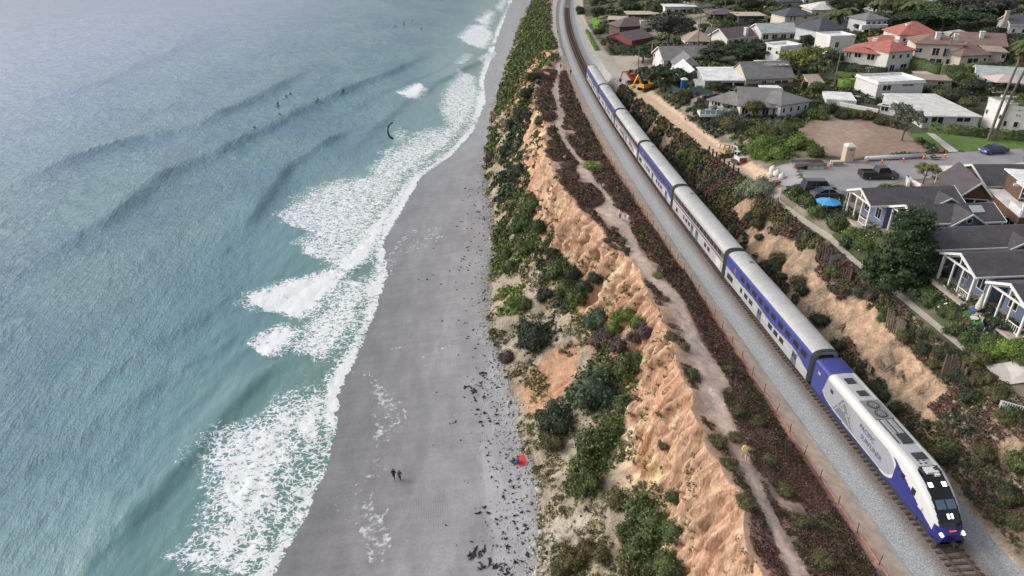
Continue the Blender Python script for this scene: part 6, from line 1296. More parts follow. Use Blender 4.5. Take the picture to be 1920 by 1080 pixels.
# ================================================================ VEHICLES, SITE, SIGNS
M_TYRE = P('tyre', (34, 34, 36), .85); M_RIM = P('rim', (150, 152, 156), .35, metal=.7); M_CG = P('car_glass', (30, 36, 44), .08, spec=.8)
def vehicle(loc, rz, L, W, Hh, kind, paint_, label, group=None):
    nm = {'pickup': 'pickup_truck', 'sedan': 'parked_car', 'suv': 'parked_car'}[kind]; t = thing(nm, label, 'pickup truck' if kind == 'pickup' else 'car', loc, rz, group); b = .32
    pm_ = P('paint_' + paint_[0], paint_[1], .3, coat=.7)
    if kind == 'sedan': lower = [(0, .45), (.02, .78), (.22, .9), (.34, .95), (.80, .98), (.97, .92), (1, .5)]; cab = [(.24, .93), (.38, 1), (.66, 1), (.88, .95)]; 
    elif kind == 'suv': lower = [(0, .45), (.02, .85), (.2, .98), (.27, 1.02), (.98, 1.05), (1, .5)]; cab = [(.22, 1.0), (.34, 1), (.93, 1), (.985, 1.0)]
    else: lower = [(0, .5), (.01, .95), (.18, 1.06), (.25, 1.1), (1, 1.08), (1, .5)]; cab = [(.22, 1.08), (.32, 1), (.55, 1), (.6, 1.08)]
    pr = [(-L / 2 + u * L, z) for u, z in lower]; hi = [(-L / 2 + .98 * L, .3), (-L / 2 + .02 * L, .3)]
    V = []; n = len(pr) + 2; ring = pr + hi
    for y, k in ((-W / 2, 1), (-W / 2 + .12, 0), (W / 2 - .12, 0), (W / 2, 1)):
        for x, z in ring: V.append((x * (1 if not k else .985), y, z - (.10 if (k and z > .6) else 0)))
    F = [tuple(range(n))[::-1], tuple(range(3 * n, 4 * n))] + [(j * n + i, j * n + (i + 1) % n, (j + 1) * n + (i + 1) % n, (j + 1) * n + i) for j in range(3) for i in range(n)]
    MB().add(V, F).build('body', pm_, t, smooth=False)
    zb = [z for u, z in cab]; us = [-L / 2 + u * L for u, z in cab]; base = max(zb[0], .9)
    def cabp(inset, grow, top): return [(us[0] + grow, base), (us[1], top), (us[2], top), (us[3] - grow, max(zb[3], .9))]
    def cabm(top, wi, wt, g):
        c = cabp(0, g, top); V = [];
        for s in (-1, 1):
            for i, (x, z) in enumerate(c): V.append((x, s * (wi if i in (0, 3) else wt), z))
        return MB().add(V, [(0, 1, 2, 3), (7, 6, 5, 4), (0, 4, 5, 1), (1, 5, 6, 2), (2, 6, 7, 3), (3, 7, 4, 0)])
    cabm(Hh - .05, W / 2 - .1, W / 2 - .27, 0).build('windows', M_CG, t)
    rx0, rx1 = us[1] - .02, us[2] + .02; MB().box((rx0 + rx1) / 2, 0, Hh - .02, rx1 - rx0, W - .5, .07).build('roof', pm_, t, bevel=.02)
    for s in (-1, 1):
        for k, xx in enumerate([(us[1] + us[2]) / 2]): MB().tube([(xx, s * (W / 2 - .1), base), (xx, s * (W / 2 - .27), Hh - .03)], .045, 4).build('pillar', pm_, t)
        for (a, c_) in ((us[0], us[1]), (us[3], us[2])): MB().tube([(a, s * (W / 2 - .1), base), (c_, s * (W / 2 - .27), Hh - .03)], .05, 4).build('pillar', pm_, t)
        MB().box(us[0] + .35, s * (W / 2 + .08), base + .08, .14, .16, .13).build('mirror', pm_, t, bevel=.01)
        MB().box(-L / 2 + .1, s * (W / 2 - .32), .68, .12, .42, .16).build('headlight', P('lamp_glass', (210, 214, 218), .15), t); MB().box(L / 2 - .05, s * (W / 2 - .25), .78, .08, .3, .16).build('tail_light', P('tail_red', (150, 30, 30), .3), t)
        for u in (.19, .80):
            w = MB().tube([(-L / 2 + u * L, s * (W / 2 - .2), .34), (-L / 2 + u * L, s * (W / 2 + .02), .34)], .34, 16).build('wheel', M_TYRE, t); MB().tube([(-L / 2 + u * L, s * (W / 2 + .0), .34), (-L / 2 + u * L, s * (W / 2 + .035), .34)], .2, 12).build('rim', M_RIM, w)
    if kind == 'pickup':
        bx0, bx1 = us[3] + .1, L / 2 - .1; MB().box((bx0 + bx1) / 2, 0, 1.09, bx1 - bx0, W - .35, .03).build('bed_floor', P('bed_liner', (28, 28, 30), .9), t)
        for s in (-1, 1): MB().box((bx0 + bx1) / 2, s * (W / 2 - .13), 1.16, bx1 - bx0, .12, .2).build('bed_side', pm_, t)
        MB().box(bx1, 0, 1.13, .12, W - .2, .22).build('tailgate', pm_, t)
    return t
def car(px_, py_, deg, L, W, Hh, kind, paint_, label, group=None): return vehicle(ground(px_, py_) + np.array([0, 0, .02]), math.radians(deg), L, W, Hh, kind, paint_, label, group)
car(1645, 334, 176, 5.9, 2.0, 1.9, 'pickup', ('black', (34, 34, 38)), 'black crew-cab pickup truck standing in the street')
car(1861, 287, 8, 5.0, 1.95, 1.45, 'sedan', ('blue', (44, 50, 108)), 'dark blue sedan parked at the lawn kerb'); 
car(1533, 358, 172, 4.9, 1.95, 1.8, 'suv', ('darkgrey', (58, 62, 74)), 'dark grey SUV parked by the bushes above the blue umbrella'); car(1549, 370, 176, 4.6, 1.85, 1.45, 'sedan', ('slate', (66, 72, 86)), 'slate grey sedan between the SUV and the blue umbrella')
car(1897, 24, 20, 4.6, 1.85, 1.5, 'sedan', ('silver', (176, 180, 190)), 'silver car parked among the trees at the top right'); car(1295, 46, 30, 4.6, 1.85, 1.5, 'sedan', ('dark', (50, 50, 56)), 'dark car on the drive right of the big dark tree')
car(1506, 76, 10, 4.6, 1.85, 1.5, 'suv', ('white', (200, 200, 202)), 'white car in front of the white gabled house'); car(1655, 66, 170, 4.8, 1.9, 1.5, 'sedan', ('navy', (44, 44, 62)), 'navy car under the balcony house'); car(1668, 68, 175, 4.8, 1.9, 1.5, 'sedan', ('navy', (44, 44, 62)), 'second navy car at the edge of the dark bushes by the balcony house')
car(1700, 122, 0, 4.5, 1.9, 1.5, 'sedan', ('silver', (176, 180, 190)), 'silver car half hidden beside the hedge of the brown-roofed house') if False else None

def tracks(t, L, W, m=None):
    for s in (-1, 1):
        b = MB(); b.prism([(-L / 2 + .25, 0), (L / 2 - .25, 0), (L / 2, .28), (L / 2 - .2, .55), (-L / 2 + .2, .55), (-L / 2, .28)], 'y', s * W / 2 - .2, s * W / 2 + .2); o = b.build('track', P('track_rubber', (64, 58, 56), .9), t)
        for k in range(5): MB().tube([(-L / 2 + .35 + k * (L - .7) / 4, s * (W / 2 + .19), .27), (-L / 2 + .35 + k * (L - .7) / 4, s * (W / 2 + .24), .27)], .17, 10).build('roller', P('roller', (110, 100, 90), .7), o)
def excavator(px_, py_, rz, s, body, accent, label, boom=True, name='excavator', turn=0):
    t = thing(name, label, name.replace('_', ' '), ground(px_, py_), math.radians(rz)); t.scale = (s, s, s); tracks(t, 2.6, 1.8)
    MB().box(0, 0, .68, 1.2, 1.2, .25).build('turntable', M_DARKM, t); h = MB(); h.box(-.25, 0, 1.15, 1.9, 1.6, .7); h.build('house', P('m_' + label[:9], body, .5), t, bevel=.06); MB().box(-1.15, 0, 1.05, .3, 1.55, .6).build('counterweight', P('m2_' + label[:9], accent, .5), t, bevel=.05)
    c = MB().box(.35, .35, 1.85, .95, .85, .95).build('cab', P('m_' + label[:9], body, .5), t, bevel=.04); MB().box(.36, .35, 1.9, .99, .7, .6).build('cab_glass', M_CG, c); MB().box(.35, .35, 1.92, .75, .88, .6).build('cab_glass', M_CG, c)
    if boom:
        bo = MB().tube([(.7, -.2, 1.2), (1.5, -.2, 2.7), (2.6, -.2, 2.6)], [.17, .17, .13], 6).build('boom', P('m_' + label[:9], body, .5), t); MB().tube([(2.6, -.2, 2.6), (2.9, -.2, 1.1)], [.13, .1], 6).build('arm', P('m_' + label[:9], body, .5), t)
        MB().prism([(2.7, 1.1), (3.15, 1.1), (3.25, .55), (2.95, .35), (2.65, .6)], 'y', -.5, .1).build('bucket', M_DARKM, t); MB().tube([(1.0, -.2, 1.4), (2.0, -.2, 2.55)], .06, 6).build('cylinder', M_RIM, t)
    b = MB().box(1.55, 0, .3, .1, 1.9, .4).build('blade', P('m_' + label[:9], body, .5), t); return t
excavator(1385, 306, 100, .95, (214, 212, 210), (150, 44, 50), 'small white mini excavator with dark red counterweight at the road end', True); excavator(1187, 157, 175, 1.25, (196, 72, 50), (196, 72, 50), 'orange-red excavator on the dirt road beside the dark trees', True)
# yellow drill rig with folded boom
t = thing('drill_rig', 'yellow tracked machine with raised mast next to the orange excavator', 'drill rig', ground(1211, 170), math.radians(200)); t.scale = (1.4,) * 3; tracks(t, 2.8, 1.8); yl = P('rig_yellow', (222, 164, 40), .5)
MB().box(0, 0, 1.0, 2.2, 1.5, .8).build('house', yl, t, bevel=.06); MB().box(.6, .3, 1.75, .9, .8, .8).build('cab', M_CG, t, bevel=.03); MB().tube([(.9, -.3, 1.3), (1.9, -.3, 3.0), (2.7, -.3, 1.5)], [.2, .2, .14], 6).build('boom', yl, t); MB().tube([(-.4, 0, 1.3), (-1.4, .1, 3.3)], .13, 6).build('mast', yl, t); MB().box(2.8, -.3, 1.0, .7, .6, .7, ry=.4).build('grapple', yl, t, bevel=.04)
t = thing('tracked_loader', 'tan tracked loader with roll cage beside the white mini excavator', 'loader', ground(1360, 293), math.radians(190)); t.scale = (1.1,) * 3; tracks(t, 2.8, 1.7); tn = P('loader_tan', (196, 170, 132), .6)
MB().box(-.3, 0, .95, 1.9, 1.4, .7).build('body', tn, t, bevel=.05); cg = MB()
for a, b in ((-.1, .6), (.9, .6), (-.1, -.6), (.9, -.6)): cg.tube([(a, b, 1.2), (a, b, 2.1)], .06, 5)
cg.build('cage', M_DARKM, t); MB().box(.4, 0, 2.15, 1.2, 1.4, .1).build('canopy', tn, t); MB().prism([(1.4, .15), (2.3, .2), (2.1, .8), (1.4, .9)], 'y', -.95, .95).build('bucket', tn, t)
def cabin(px_, py_, rgb, label, s=1.0):
    t = thing('portable_toilet', label, 'portable toilet', ground(px_, py_), -.1); t.scale = (s,) * 3; m_ = P('cabin_%d' % px_, rgb, .6); MB().box(0, 0, 1.05, 1.15, 1.15, 2.1).build('body', m_, t, bevel=.04); MB().tube([(-.62, 0, 2.12), (.62, 0, 2.12)], .5, 14).build('roof', P('cabin_roof', (222, 216, 210), .5), t) if False else MB().add([(-.65, -.65, 2.12), (.65, -.65, 2.12), (.65, .65, 2.12), (-.65, .65, 2.12), (-.3, -.3, 2.42), (.3, -.3, 2.42), (.3, .3, 2.42), (-.3, .3, 2.42)], [(0, 1, 5, 4), (1, 2, 6, 5), (2, 3, 7, 6), (3, 0, 4, 7), (4, 5, 6, 7), (3, 2, 1, 0)]).build('roof', P('cabin_roof', (222, 216, 210), .5), t)
    d = MB().box(0, -.6, 1.0, .75, .06, 1.8).build('door', m_, t, bevel=.01); MB().box(.28, -.65, 1.05, .06, .05, .16).build('latch', M_DARKM, d); MB().box(.0, -.64, 1.75, .5, .03, .12).build('vent', M_DARKM, t)
cabin(1587, 303, (200, 184, 166), 'beige portable toilet cabin at the edge of the vacant lot', 1.3); cabin(1281, 170, (70, 108, 176), 'blue portable toilet cabin with white roof by the green screened fence', 1.3)

def cone(px_, py_, lab, g='traffic cones'):
    t = thing('traffic_cone', lab, 'traffic cone', ground(px_, py_) + np.array([0, 0, .02]), 0, g); og = P('cone_orange', (232, 92, 52), .6); MB().box(0, 0, .03, .45, .45, .05).build('base', og, t); MB().tube([(0, 0, .05), (0, 0, .95)], [.18, .05], 10).build('cone', og, t); MB().tube([(0, 0, .5), (0, 0, .65)], [.12, .098], 10).build('stripe', M_TRIM, t)
for a, b, l in [(1493, 316, 'orange cone at the left end of the wooden flatbed'), (1557, 313, 'orange cone between the flatbed and the grey box'), (1625, 306, 'orange cone at the left end of the long silver pipe'), (1653, 307, 'orange cone under the left part of the long silver pipe'), (1693, 303, 'orange cone under the middle of the long silver pipe'), (1731, 299, 'orange cone at the right end of the long silver pipe'), (1771, 296, 'orange cone at the right of the debris pile')]: cone(a, b, l)
a, b = ground(1622, 302), ground(1733, 296)
o = MB().tube([a + [0, 0, .45], b + [0, 0, .45]], .38, 14).build('pipe', P('pipe_silver', (206, 210, 214), .4, metal=.3), smooth=True); tag(o, 'long silver pipe lying along the far street edge', 'pipe')
t = thing('flatbed_trailer', 'low wooden flatbed loaded with pipes in the street', 'trailer', ground(1514, 314), -.03); dz = MB().box(0, 0, .55, 5.4, 1.9, .16).build('deck', P('bed_wood', (150, 140, 132), .9, var=.2, vscale=2), t); 
for s in (-1, 1): MB().box(0, s * .95, .85, 5.4, .07, .5).build('side_board', P('bed_wood', (150, 140, 132), .9), t)
for s in (-1, 1): MB().tube([(-.9, s * .98, .33), (-.9, s * 1.15, .33)], .33, 14).build('wheel', M_TYRE, t)
for i in range(4): MB().tube([(.4, -.5 + i * .33, .85), (2.4, -.5 + i * .33, .85)], .2, 10).build('pipe', M_DARKM, t)
t = thing('storage_box', 'grey low storage box beside the beige toilet cabin', 'box', ground(1568, 310), -.03); MB().box(0, 0, .35, 1.9, .9, .7).build('box_body', W_['grey'], t, bevel=.03); MB().box(0, 0, .74, 2.0, 1.0, .08).build('lid', W_['beige'], t)
t = thing('concrete_barrier', 'row of low white concrete barrier blocks at the street end', 'barrier', ground(1540, 316), -.05)
for i in range(3): MB().prism([(-.3, 0), (.3, 0), (.1, .8), (-.1, .8)], 'x', -2.6 + i * 1.0, -1.7 + i * 1.0).build('block', M_CON, t)
t = thing('debris_pile', 'pile of pallets and pipe offcuts with a pink flag in the street', 'debris', ground(1754, 299), .1)
for i in range(6): MB().box(random.uniform(-1.2, 1.2), random.uniform(-.4, .4), .15 + .1 * i, 1.6, .25, .1, rz=random.uniform(-.5, .5)).build('board', M_DARKM if i % 2 else W_['beige'], t)
MB().tube([(1.1, 0, 0), (1.1, 0, 1.7)], .03, 5).build('flag_stick', M_DARKM, t); MB().box(.75, 0, 1.5, .7, .02, .5).build('flag', P('flag_pink', (220, 130, 130), .8), t)
rg = random.Random(9)
for i, (a, b, s, l) in enumerate([(1448, 322, 1.0, 'white sack farthest left at the end of the dirt road'), (1456, 330, 1.1, 'large white sack in the middle of the sack heap at the road end'), (1465, 336, .9, 'white sack nearest the footpath at the road end'), (1444, 332, .9, 'white sack in front of the heap at the end of the dirt road')]):
    t = thing('bulk_bag', l, 'sack', ground(a, b), rg.random()); me_ = crown_mesh('x', i, [((0, 0, .5), (.5, .5, .5))], 0, .1) if False else None
    MB().tube([(0, 0, 0), (0, 0, .15), (0, 0, .7), (.05, 0, .95), (.05, 0, 1.15)], [.45 * s, .58 * s, .55 * s, .3 * s, .12 * s], 10).build('sack', P('sack_white', (218, 214, 210), .9, var=.1, vscale=3), t, smooth=True); MB().tube([(.05, 0, .98), (.05, 0, 1.03)], .28 * s, 8).build('tie', P('cone_orange', (232, 92, 52)), t)
t = thing('crate', 'orange-brown crate beside the white sacks', 'crate', ground(1456, 345), .2)
MB().box(0, 0, .3, 1.0, .8, .5).build('crate_box', P('crate_wood', (150, 96, 74), .9), t); [MB().box(0, s * .42, .3, 1.04, .03, .12).build('slat', P('crate_wood', (150, 96, 74)), t) for s in (-1, 1)]

# umbrella, loungers, flags, pergola, bench
t = thing('patio_umbrella', 'open light blue patio umbrella in front of the parked cars', 'umbrella', ground(1547, 405), 0); MB().tube([(0, 0, 0), (0, 0, 2.5)], .04, 8).build('pole', M_TRIM, t)
for k in range(8):
    a0, a1 = k * math.pi / 4, (k + 1) * math.pi / 4; MB().add([(0, 0, 2.75), (1.75 * math.cos(a0), 1.75 * math.sin(a0), 2.2), (1.75 * math.cos(a1), 1.75 * math.sin(a1), 2.2), (0, 0, 2.7)], [(0, 1, 2), (3, 2, 1)]).build('canopy_panel', P('umbrella_blue', (74, 158, 214), .8), t)
MB().tube([(0, 0, 2.72), (0, 0, 2.86)], .05, 8).build('finial', M_TRIM, t)
t = thing('closed_umbrella', 'closed white patio umbrella standing on the small lawn by the blue tables', 'umbrella', ground(1829, 592), 0); MB().tube([(0, 0, 0), (0, 0, 2.6)], .035, 6).build('pole', M_TRIM, t); MB().tube([(0, 0, .9), (0, 0, 1.2), (0, 0, 2.5), (0, 0, 2.75)], [.30, .34, .12, .03], 10).build('folded_canopy', P('canvas', (214, 206, 192), .9), t); MB().tube([(0, 0, 0), (0, 0, .1)], .3, 12).build('base', M_CON, t)
for l, a, b in (('small blue square table at the foot of the closed white umbrella', 1824, 590), ('low round white stool on the small lawn', 1825, 602)):
    t = thing('garden_table' if 'table' in l else 'stool', l, 'table' if 'table' in l else 'stool', ground(a, b), .2); bl = P('table_blue', (70, 110, 180), .6)
    if 'table' in l: MB().box(0, 0, .7, .8, .8, .06).build('table_top', bl, t); [MB().tube([(x, y, 0), (x, y, .7)], .03, 5).build('leg', bl, t) for x in (-.33, .33) for y in (-.33, .33)]
    else: MB().tube([(0, 0, .38), (0, 0, .44)], .4, 14).build('seat', M_TRIM, t); [MB().tube([(math.cos(k * 2.1) * .25, math.sin(k * 2.1) * .25, 0), (0, 0, .4)], .025, 5).build('leg', M_TRIM, t) for k in range(3)]
for (a, b, l) in ((1873, 600, 'dark blue folding chair under the lowest porch'), (1856, 622, 'dark blue lounger lying below the small lawn')):
    t = thing('patio_chair', l, 'chair', ground(a, b), .6); nb = P('chair_navy', (48, 52, 84), .8); MB().box(0, 0, .42, .6, 1.1, .06).build('seat', nb, t); MB().box(0, .7, .75, .6, .06, .8, rx=-.5).build('backrest', nb, t); [MB().tube([(x, y, 0), (x, y, .42)], .025, 5).build('leg', M_TRIM, t) for x in (-.27, .27) for y in (-.45, .5)]
def flag(px_, py_, h, label, s=1.0, rz=.2):
    t = thing('flag', label, 'flag', ground(px_, py_), rz); MB().tube([(0, 0, 0), (.25, 0, h)], .03, 6).build('pole', M_TRIM, t); w, hh = 1.5 * s, .95 * s
    def wob(u): return .10 * math.sin(u * 5)
    def patch_(nm, m_, u0, u1, v0, v1, off):
        V = []; n = 8
        for i in range(n + 1): u = u0 + (u1 - u0) * i / n; V += [(.25 + u * w * .8, wob(u) + off, h - v0 * hh - u * .35), (.25 + u * w * .8, wob(u) + off, h - v1 * hh - u * .35)]
        MB().add(V, [(2 * i, 2 * i + 1, 2 * i + 3, 2 * i + 2) for i in range(n)]).build(nm, m_, t)
    for k in range(13): patch_('stripe', P('flag_red', (178, 46, 56), .8) if k % 2 == 0 else P('flag_white', (224, 222, 224), .8), 0, 1, k / 13, (k + 1) / 13, 0)
    for off in (-.012, .012): patch_('canton', P('flag_blue', (48, 54, 108), .8), 0, .42, 0, 7 / 13, off)
    st = MB()
    for r_ in range(5):
        for c_ in range(6):
            u = .035 + c_ * .07; v = (.5 + r_ * 1.35) / 13 + .02
            for off in (-.018, .018): x0, z0 = .25 + u * w * .8, h - v * hh - u * .35; st.add([(x0 - .022, wob(u) + off, z0), (x0, wob(u) + off, z0 - .022), (x0 + .022, wob(u) + off, z0), (x0, wob(u) + off, z0 + .022)], [(0, 1, 2, 3)])
    st.build('stars', P('flag_white', (224, 222, 224)), t, kind='stuff')
flag(1578, 400, 3.0, 'stars and stripes flag beside the open blue umbrella and the first porch', 1.25); flag(1803, 540, 2.4, 'stars and stripes flag hanging on the braced white porch', .9); flag(1625, 166, 3.4, 'small stars and stripes flag above the lime hedge of the white villa', .9)
t = thing('pergola', 'white wooden garden pergola at the street side', 'pergola', ground(1773, 346), -.1)
for x in (-1.2, 1.2):
    for y in (-.8, .8): MB().box(x, y, 1.2, .16, .16, 2.4).build('post', M_TRIM, t)
for y in (-.8, .8): MB().box(0, y, 2.45, 3.2, .12, .18).build('beam', M_TRIM, t)
for k in range(9): MB().box(-1.4 + k * .35, 0, 2.6, .09, 2.4, .12).build('rafter', M_TRIM, t)
t = thing('garden_wall', 'curved low white garden wall beside the small yellow-green tree', 'wall', (0, 0, 0)); pts = [ground(*p) for p in [(1702, 350), (1700, 338), (1708, 345), (1725, 354)]]
for i in range(3):
    a, b = pts[i], pts[i + 1]; c = (a + b) / 2; MB().box(c[0], c[1], c[2] + .35, float(np.hypot(*(b - a)[:2])) + .2, .35, .8, rz=math.atan2(b[1] - a[1], b[0] - a[0])).build('wall_section', W_['white'], t)
t = thing('planter_wall', 'white street-side planter wall in front of the dark brown gable house', 'wall', (0, 0, 0)); a, b = ground(1828, 338), ground(1862, 336); c = (a + b) / 2; MB().box(c[0], c[1], c[2] + .4, float(np.hypot(*(b - a)[:2])), .5, .9, rz=math.atan2(b[1] - a[1], b[0] - a[0])).build('wall_section', W_['white'], t, bevel=.03)
MB().box(c[0], c[1], c[2] + .9, float(np.hypot(*(b - a)[:2])) + .2, .7, .1, rz=math.atan2(b[1] - a[1], b[0] - a[0])).build('coping', M_CON, t)
t = thing('park_bench', 'white wooden bench looking over the tracks beside the driveway', 'bench', ground(1893, 770), math.radians(142)); wm = P('bench_white', (222, 220, 216), .6)
for k in range(5): MB().box(0, -.22 + k * .12, .45, 1.8, .09, .04).build('seat_slat', wm, t)
for k in range(9): MB().box(-.8 + k * .2, .38, .78, .09, .04, .55, rx=-.15).build('back_slat', wm, t)
MB().box(0, .40, 1.06, 1.8, .06, .09).build('top_rail', wm, t)
for x in (-.86, .86):
    MB().box(x, 0, .68, .08, .62, .06).build('armrest', wm, t); [MB().box(x, y, .33, .08, .08, .66).build('leg', wm, t) for y in (-.26, .33)]

# poles
def pole(px_, py_, h, label, lean=(0, 0), cross=True):
    p = ground(px_, py_); t = thing('utility_pole', label, 'utility pole', p, .3); MB().tube([(0, 0, -.5), (lean[0], lean[1], h)], [.16, .11], 8).build('pole', P('pole_wood', (126, 116, 110), .9, var=.2, vscale=2), t)
    if cross:
        ca = MB().box(lean[0], lean[1], h - .5, 2.6, .12, .14).build('crossarm', M_DARKM, t); [MB().tube([(lean[0] + x, lean[1], h - .43), (lean[0] + x, lean[1], h - .2)], .06, 6).build('insulator', P('insulator', (190, 186, 180), .4), ca) for x in (-1.1, -.4, .4, 1.1)]
for a, b, h, l in [(1305, 106, 13, 'tall bare pole in front of the beige hip-roofed house'), (1327, 114, 14, 'tall pole just right of the beige hip roof'), (1562, 166, 8.5, 'short utility pole left of the lime box hedge'), (1764, 148, 10, 'utility pole standing in front of the beige house balcony'), (1621, 166, 5, 'short thin pole beside the small villa flag'), (1358, 24, 9, 'pole at the top above the dark low-roofed house'), (1567, 16, 9, 'pale pole rising above the white hip roof'), (1195, 140, 8, 'dark pole behind the orange-red excavator')]: pole(a, b, h, l)

# signs and posts along the line
def sign(px_, py_, h, w, hh, label, rgb=(222, 222, 220), fn=where, marks=True, rz=-.2):
    t = thing('trackside_sign', label, 'sign', fn(px_, py_), rz); MB().tube([(0, 0, -.3), (0, 0, h)], .04, 6).build('post', M_RIM, t); b = MB().box(0, -.05, h - hh / 2, w, .04, hh).build('board', P('sign_face', rgb, .6), t)
    if marks: [MB().box(0, -.075, h - hh * (.3 + .3 * k), w * .5, .01, hh * .12).build('mark', P('sign_mark', (70, 84, 110), .6), b) for k in range(3)]
sign(1305, 364, 2.0, .5, .9, 'small white trackside sign beside the silver coach'); sign(1511, 590, 1.6, .6, .9, 'small white trackside sign behind the first blue coach')
t = thing('marker_post', 'short white marker post on the dark bed beside the lime shrubs', 'post', ground(1842, 662)); MB().tube([(0, 0, 0), (0, 0, .7)], .09, 8).build('post', M_TRIM, t); MB().tube([(0, 0, .7), (0, 0, .76)], .11, 8).build('cap', M_TRIM, t)
# dark post fence at the road end
t = thing('rail_post_fence', 'dark steel post fence at the brim of the cut below the mini excavator', 'fence', (0, 0, 0)); PP = [where(1328 + k * 10.5, 303 + k * 6.0) for k in range(6)]
line = [ground(1328, 292), ground(1352, 312), ground(1382, 334)]
prv = None
for k in range(8):
    u = k / 7 * 2; i = min(int(u), 1); p = line[i] + (line[i + 1] - line[i]) * (u - i); MB().box(p[0], p[1], p[2] + .8, .22, .22, 2.2).build('post', P('fence_dark', (54, 46, 46), .8), t)
    if prv is not None: [MB().tube([prv + [0, 0, z], p + [0, 0, z]], .05, 5).build('rail', P('fence_dark', (54, 46, 46)), t) for z in (.7, 1.5)]
    prv = p
# timber retaining walls on the eroded slope
def lagging(pts, h, rgb, label, n=12, fn=where, lean=.15):
    t = thing('timber_wall', label, 'retaining wall', (0, 0, 0)); P_ = [fn(*p) for p in pts]; m_ = P('lagging_%d' % rgb[0], rgb, .95, var=.3, vscale=3)
    for i in range(n):
        u = i / (n - 1) * (len(P_) - 1); k = min(int(u), len(P_) - 2); p = P_[k] + (P_[k + 1] - P_[k]) * (u - k); hh = h * random.uniform(.8, 1.1); MB().box(p[0], p[1], p[2] + hh / 2 - .3, .3, .14, hh + .6, rz=random.uniform(-.2, .2) + 1.2, rx=random.uniform(-.08, .08), ry=lean).build('plank', m_, t)
    return t
lagging([(1765, 700), (1785, 705), (1802, 722)], 2.2, (94, 80, 72), 'dark timber retaining wall near the driveway on the slope', 14); lagging([(1658, 610), (1675, 622), (1690, 634)], 2.2, (120, 108, 98), 'grey timber retaining wall below the footpath in the middle of the slope', 10)
lagging([(1528, 480), (1545, 492), (1552, 505)], 2.4, (88, 70, 66), 'brown timber wall high on the slope under the footpath bend', 8); lagging([(1552, 505), (1575, 520), (1590, 532)], 1.8, (96, 74, 66), 'low red-brown timber wall beside the grey tarpaulin', 10); lagging([(1432, 372), (1440, 385), (1455, 392)], 1.8, (110, 100, 96), 'small grey timber wall by the sage shrubs', 8)
p = where(1548, 505); o = MB().add([(0, 0, 2.2), (1.2, -.2, 2.5), (2.2, -.8, 1.6), (1.9, -1.4, .1), (.8, -1.6, -1.2), (-.1, -1.0, -.6), (-.4, -.5, .9), (.9, -.9, 1.1)], [(0, 1, 7), (1, 2, 7), (2, 3, 7), (3, 4, 7), (4, 5, 7), (5, 6, 7), (6, 0, 7)]).build('tarpaulin', P('tarp_grey', (104, 102, 108), .9, var=.15, vscale=2)); o.location = p; tag(o, 'grey tarpaulin draped over the slope below the timber wall', 'tarpaulin')
for i, (a, b, L, r_, l) in enumerate([(1635, 690, 3.2, .9, 'pair-side weathered beam lying lower left on the slope'), (1650, 682, 3.0, 1.0, 'weathered beam lying just above the loose boards on the slope'), (1672, 692, 3.0, .5, 'weathered beam pointing at the timber wall'), (1580, 612, 3.0, .35, 'thin dark beam lying in the scrub near the white sign'), (1690, 702, 2.6, .6, 'pale board lying lowest on the sandy slope')]):
    p = where(a, b); t = thing('fallen_beam', l, 'beam', p, r_, 'fallen beams on the slope'); m_ = P('old_timber', (132, 118, 104), .95, var=.25, vscale=3); [MB().box(0, q * .3, .15 + .05 * q, L - q * .4, .22, .14, rz=q * .05).build('plank', m_, t) for q in range(2)]
# green screened site fence
t = thing('screened_fence', 'dark green screened site fence around the white house under construction', 'fence', (0, 0, 0)); PP = [ground(*p) for p in [(1236, 160), (1255, 176), (1290, 183), (1335, 176)]]
for i in range(3):
    a, b = PP[i], PP[i + 1]; c = (a + b) / 2; MB().box(c[0], c[1], c[2] + .9, float(np.hypot(*(b - a)[:2])), .05, 1.8, rz=math.atan2(b[1] - a[1], b[0] - a[0])).build('screen', P('screen_green', (48, 66, 66), .9), t); MB().tube([a, a + [0, 0, 2.0]], .05, 6).build('post', M_RIM, t)
def boxfence(px1, py1, px2, py2, h, rgb, label):
    a, b = ground(px1, py1), ground(px2, py2); n = max(3, int(np.hypot(*(b - a)[:2]) / .9)); t = thing('garden_fence', label, 'fence', (0, 0, 0)); rz = math.atan2(b[1] - a[1], b[0] - a[0]); w = float(np.hypot(*(b - a)[:2])) / n
    for i in range(n): c = a + (b - a) * ((i + .5) / n); MB().box(c[0], c[1], c[2] + h / 2, w * .94, .06, h, rz=rz).build('panel', P('gf_%d' % rgb[0], rgb, .9), t)
boxfence(1400, 170, 1515, 166, 1.6, (84, 78, 78), 'dark board fence below the beige dormer house'); boxfence(1500, 172, 1510, 152, 1.8, (196, 168, 134), 'tan board fence beside the small garage'); boxfence(1243, 108, 1262, 100, 1.5, (206, 200, 190), 'pale wall along the drive below the dark tree') 
# terrace furniture by the ranch house
t = thing('terrace', 'white terrace with glass panels and furniture in front of the grey-roofed ranch house', 'terrace', ground(1350, 214), -.2); MB().box(0, 0, .1, 9, 4, .5).build('floor', W_['white'], t, bevel=.02)
for k in range(8): MB().box(-4 + k * 1.1, -1.95, .85, 1.0, .04, .9).build('glass_panel', P('rail_glass', (150, 178, 190), .1, spec=.8), t)
for k in range(3): MB().box(-2.5 + k * 2.4, .3, .7, 1.3, .8, .5).build('sofa', P('sofa', (150, 160, 172), .9), t, bevel=.08)

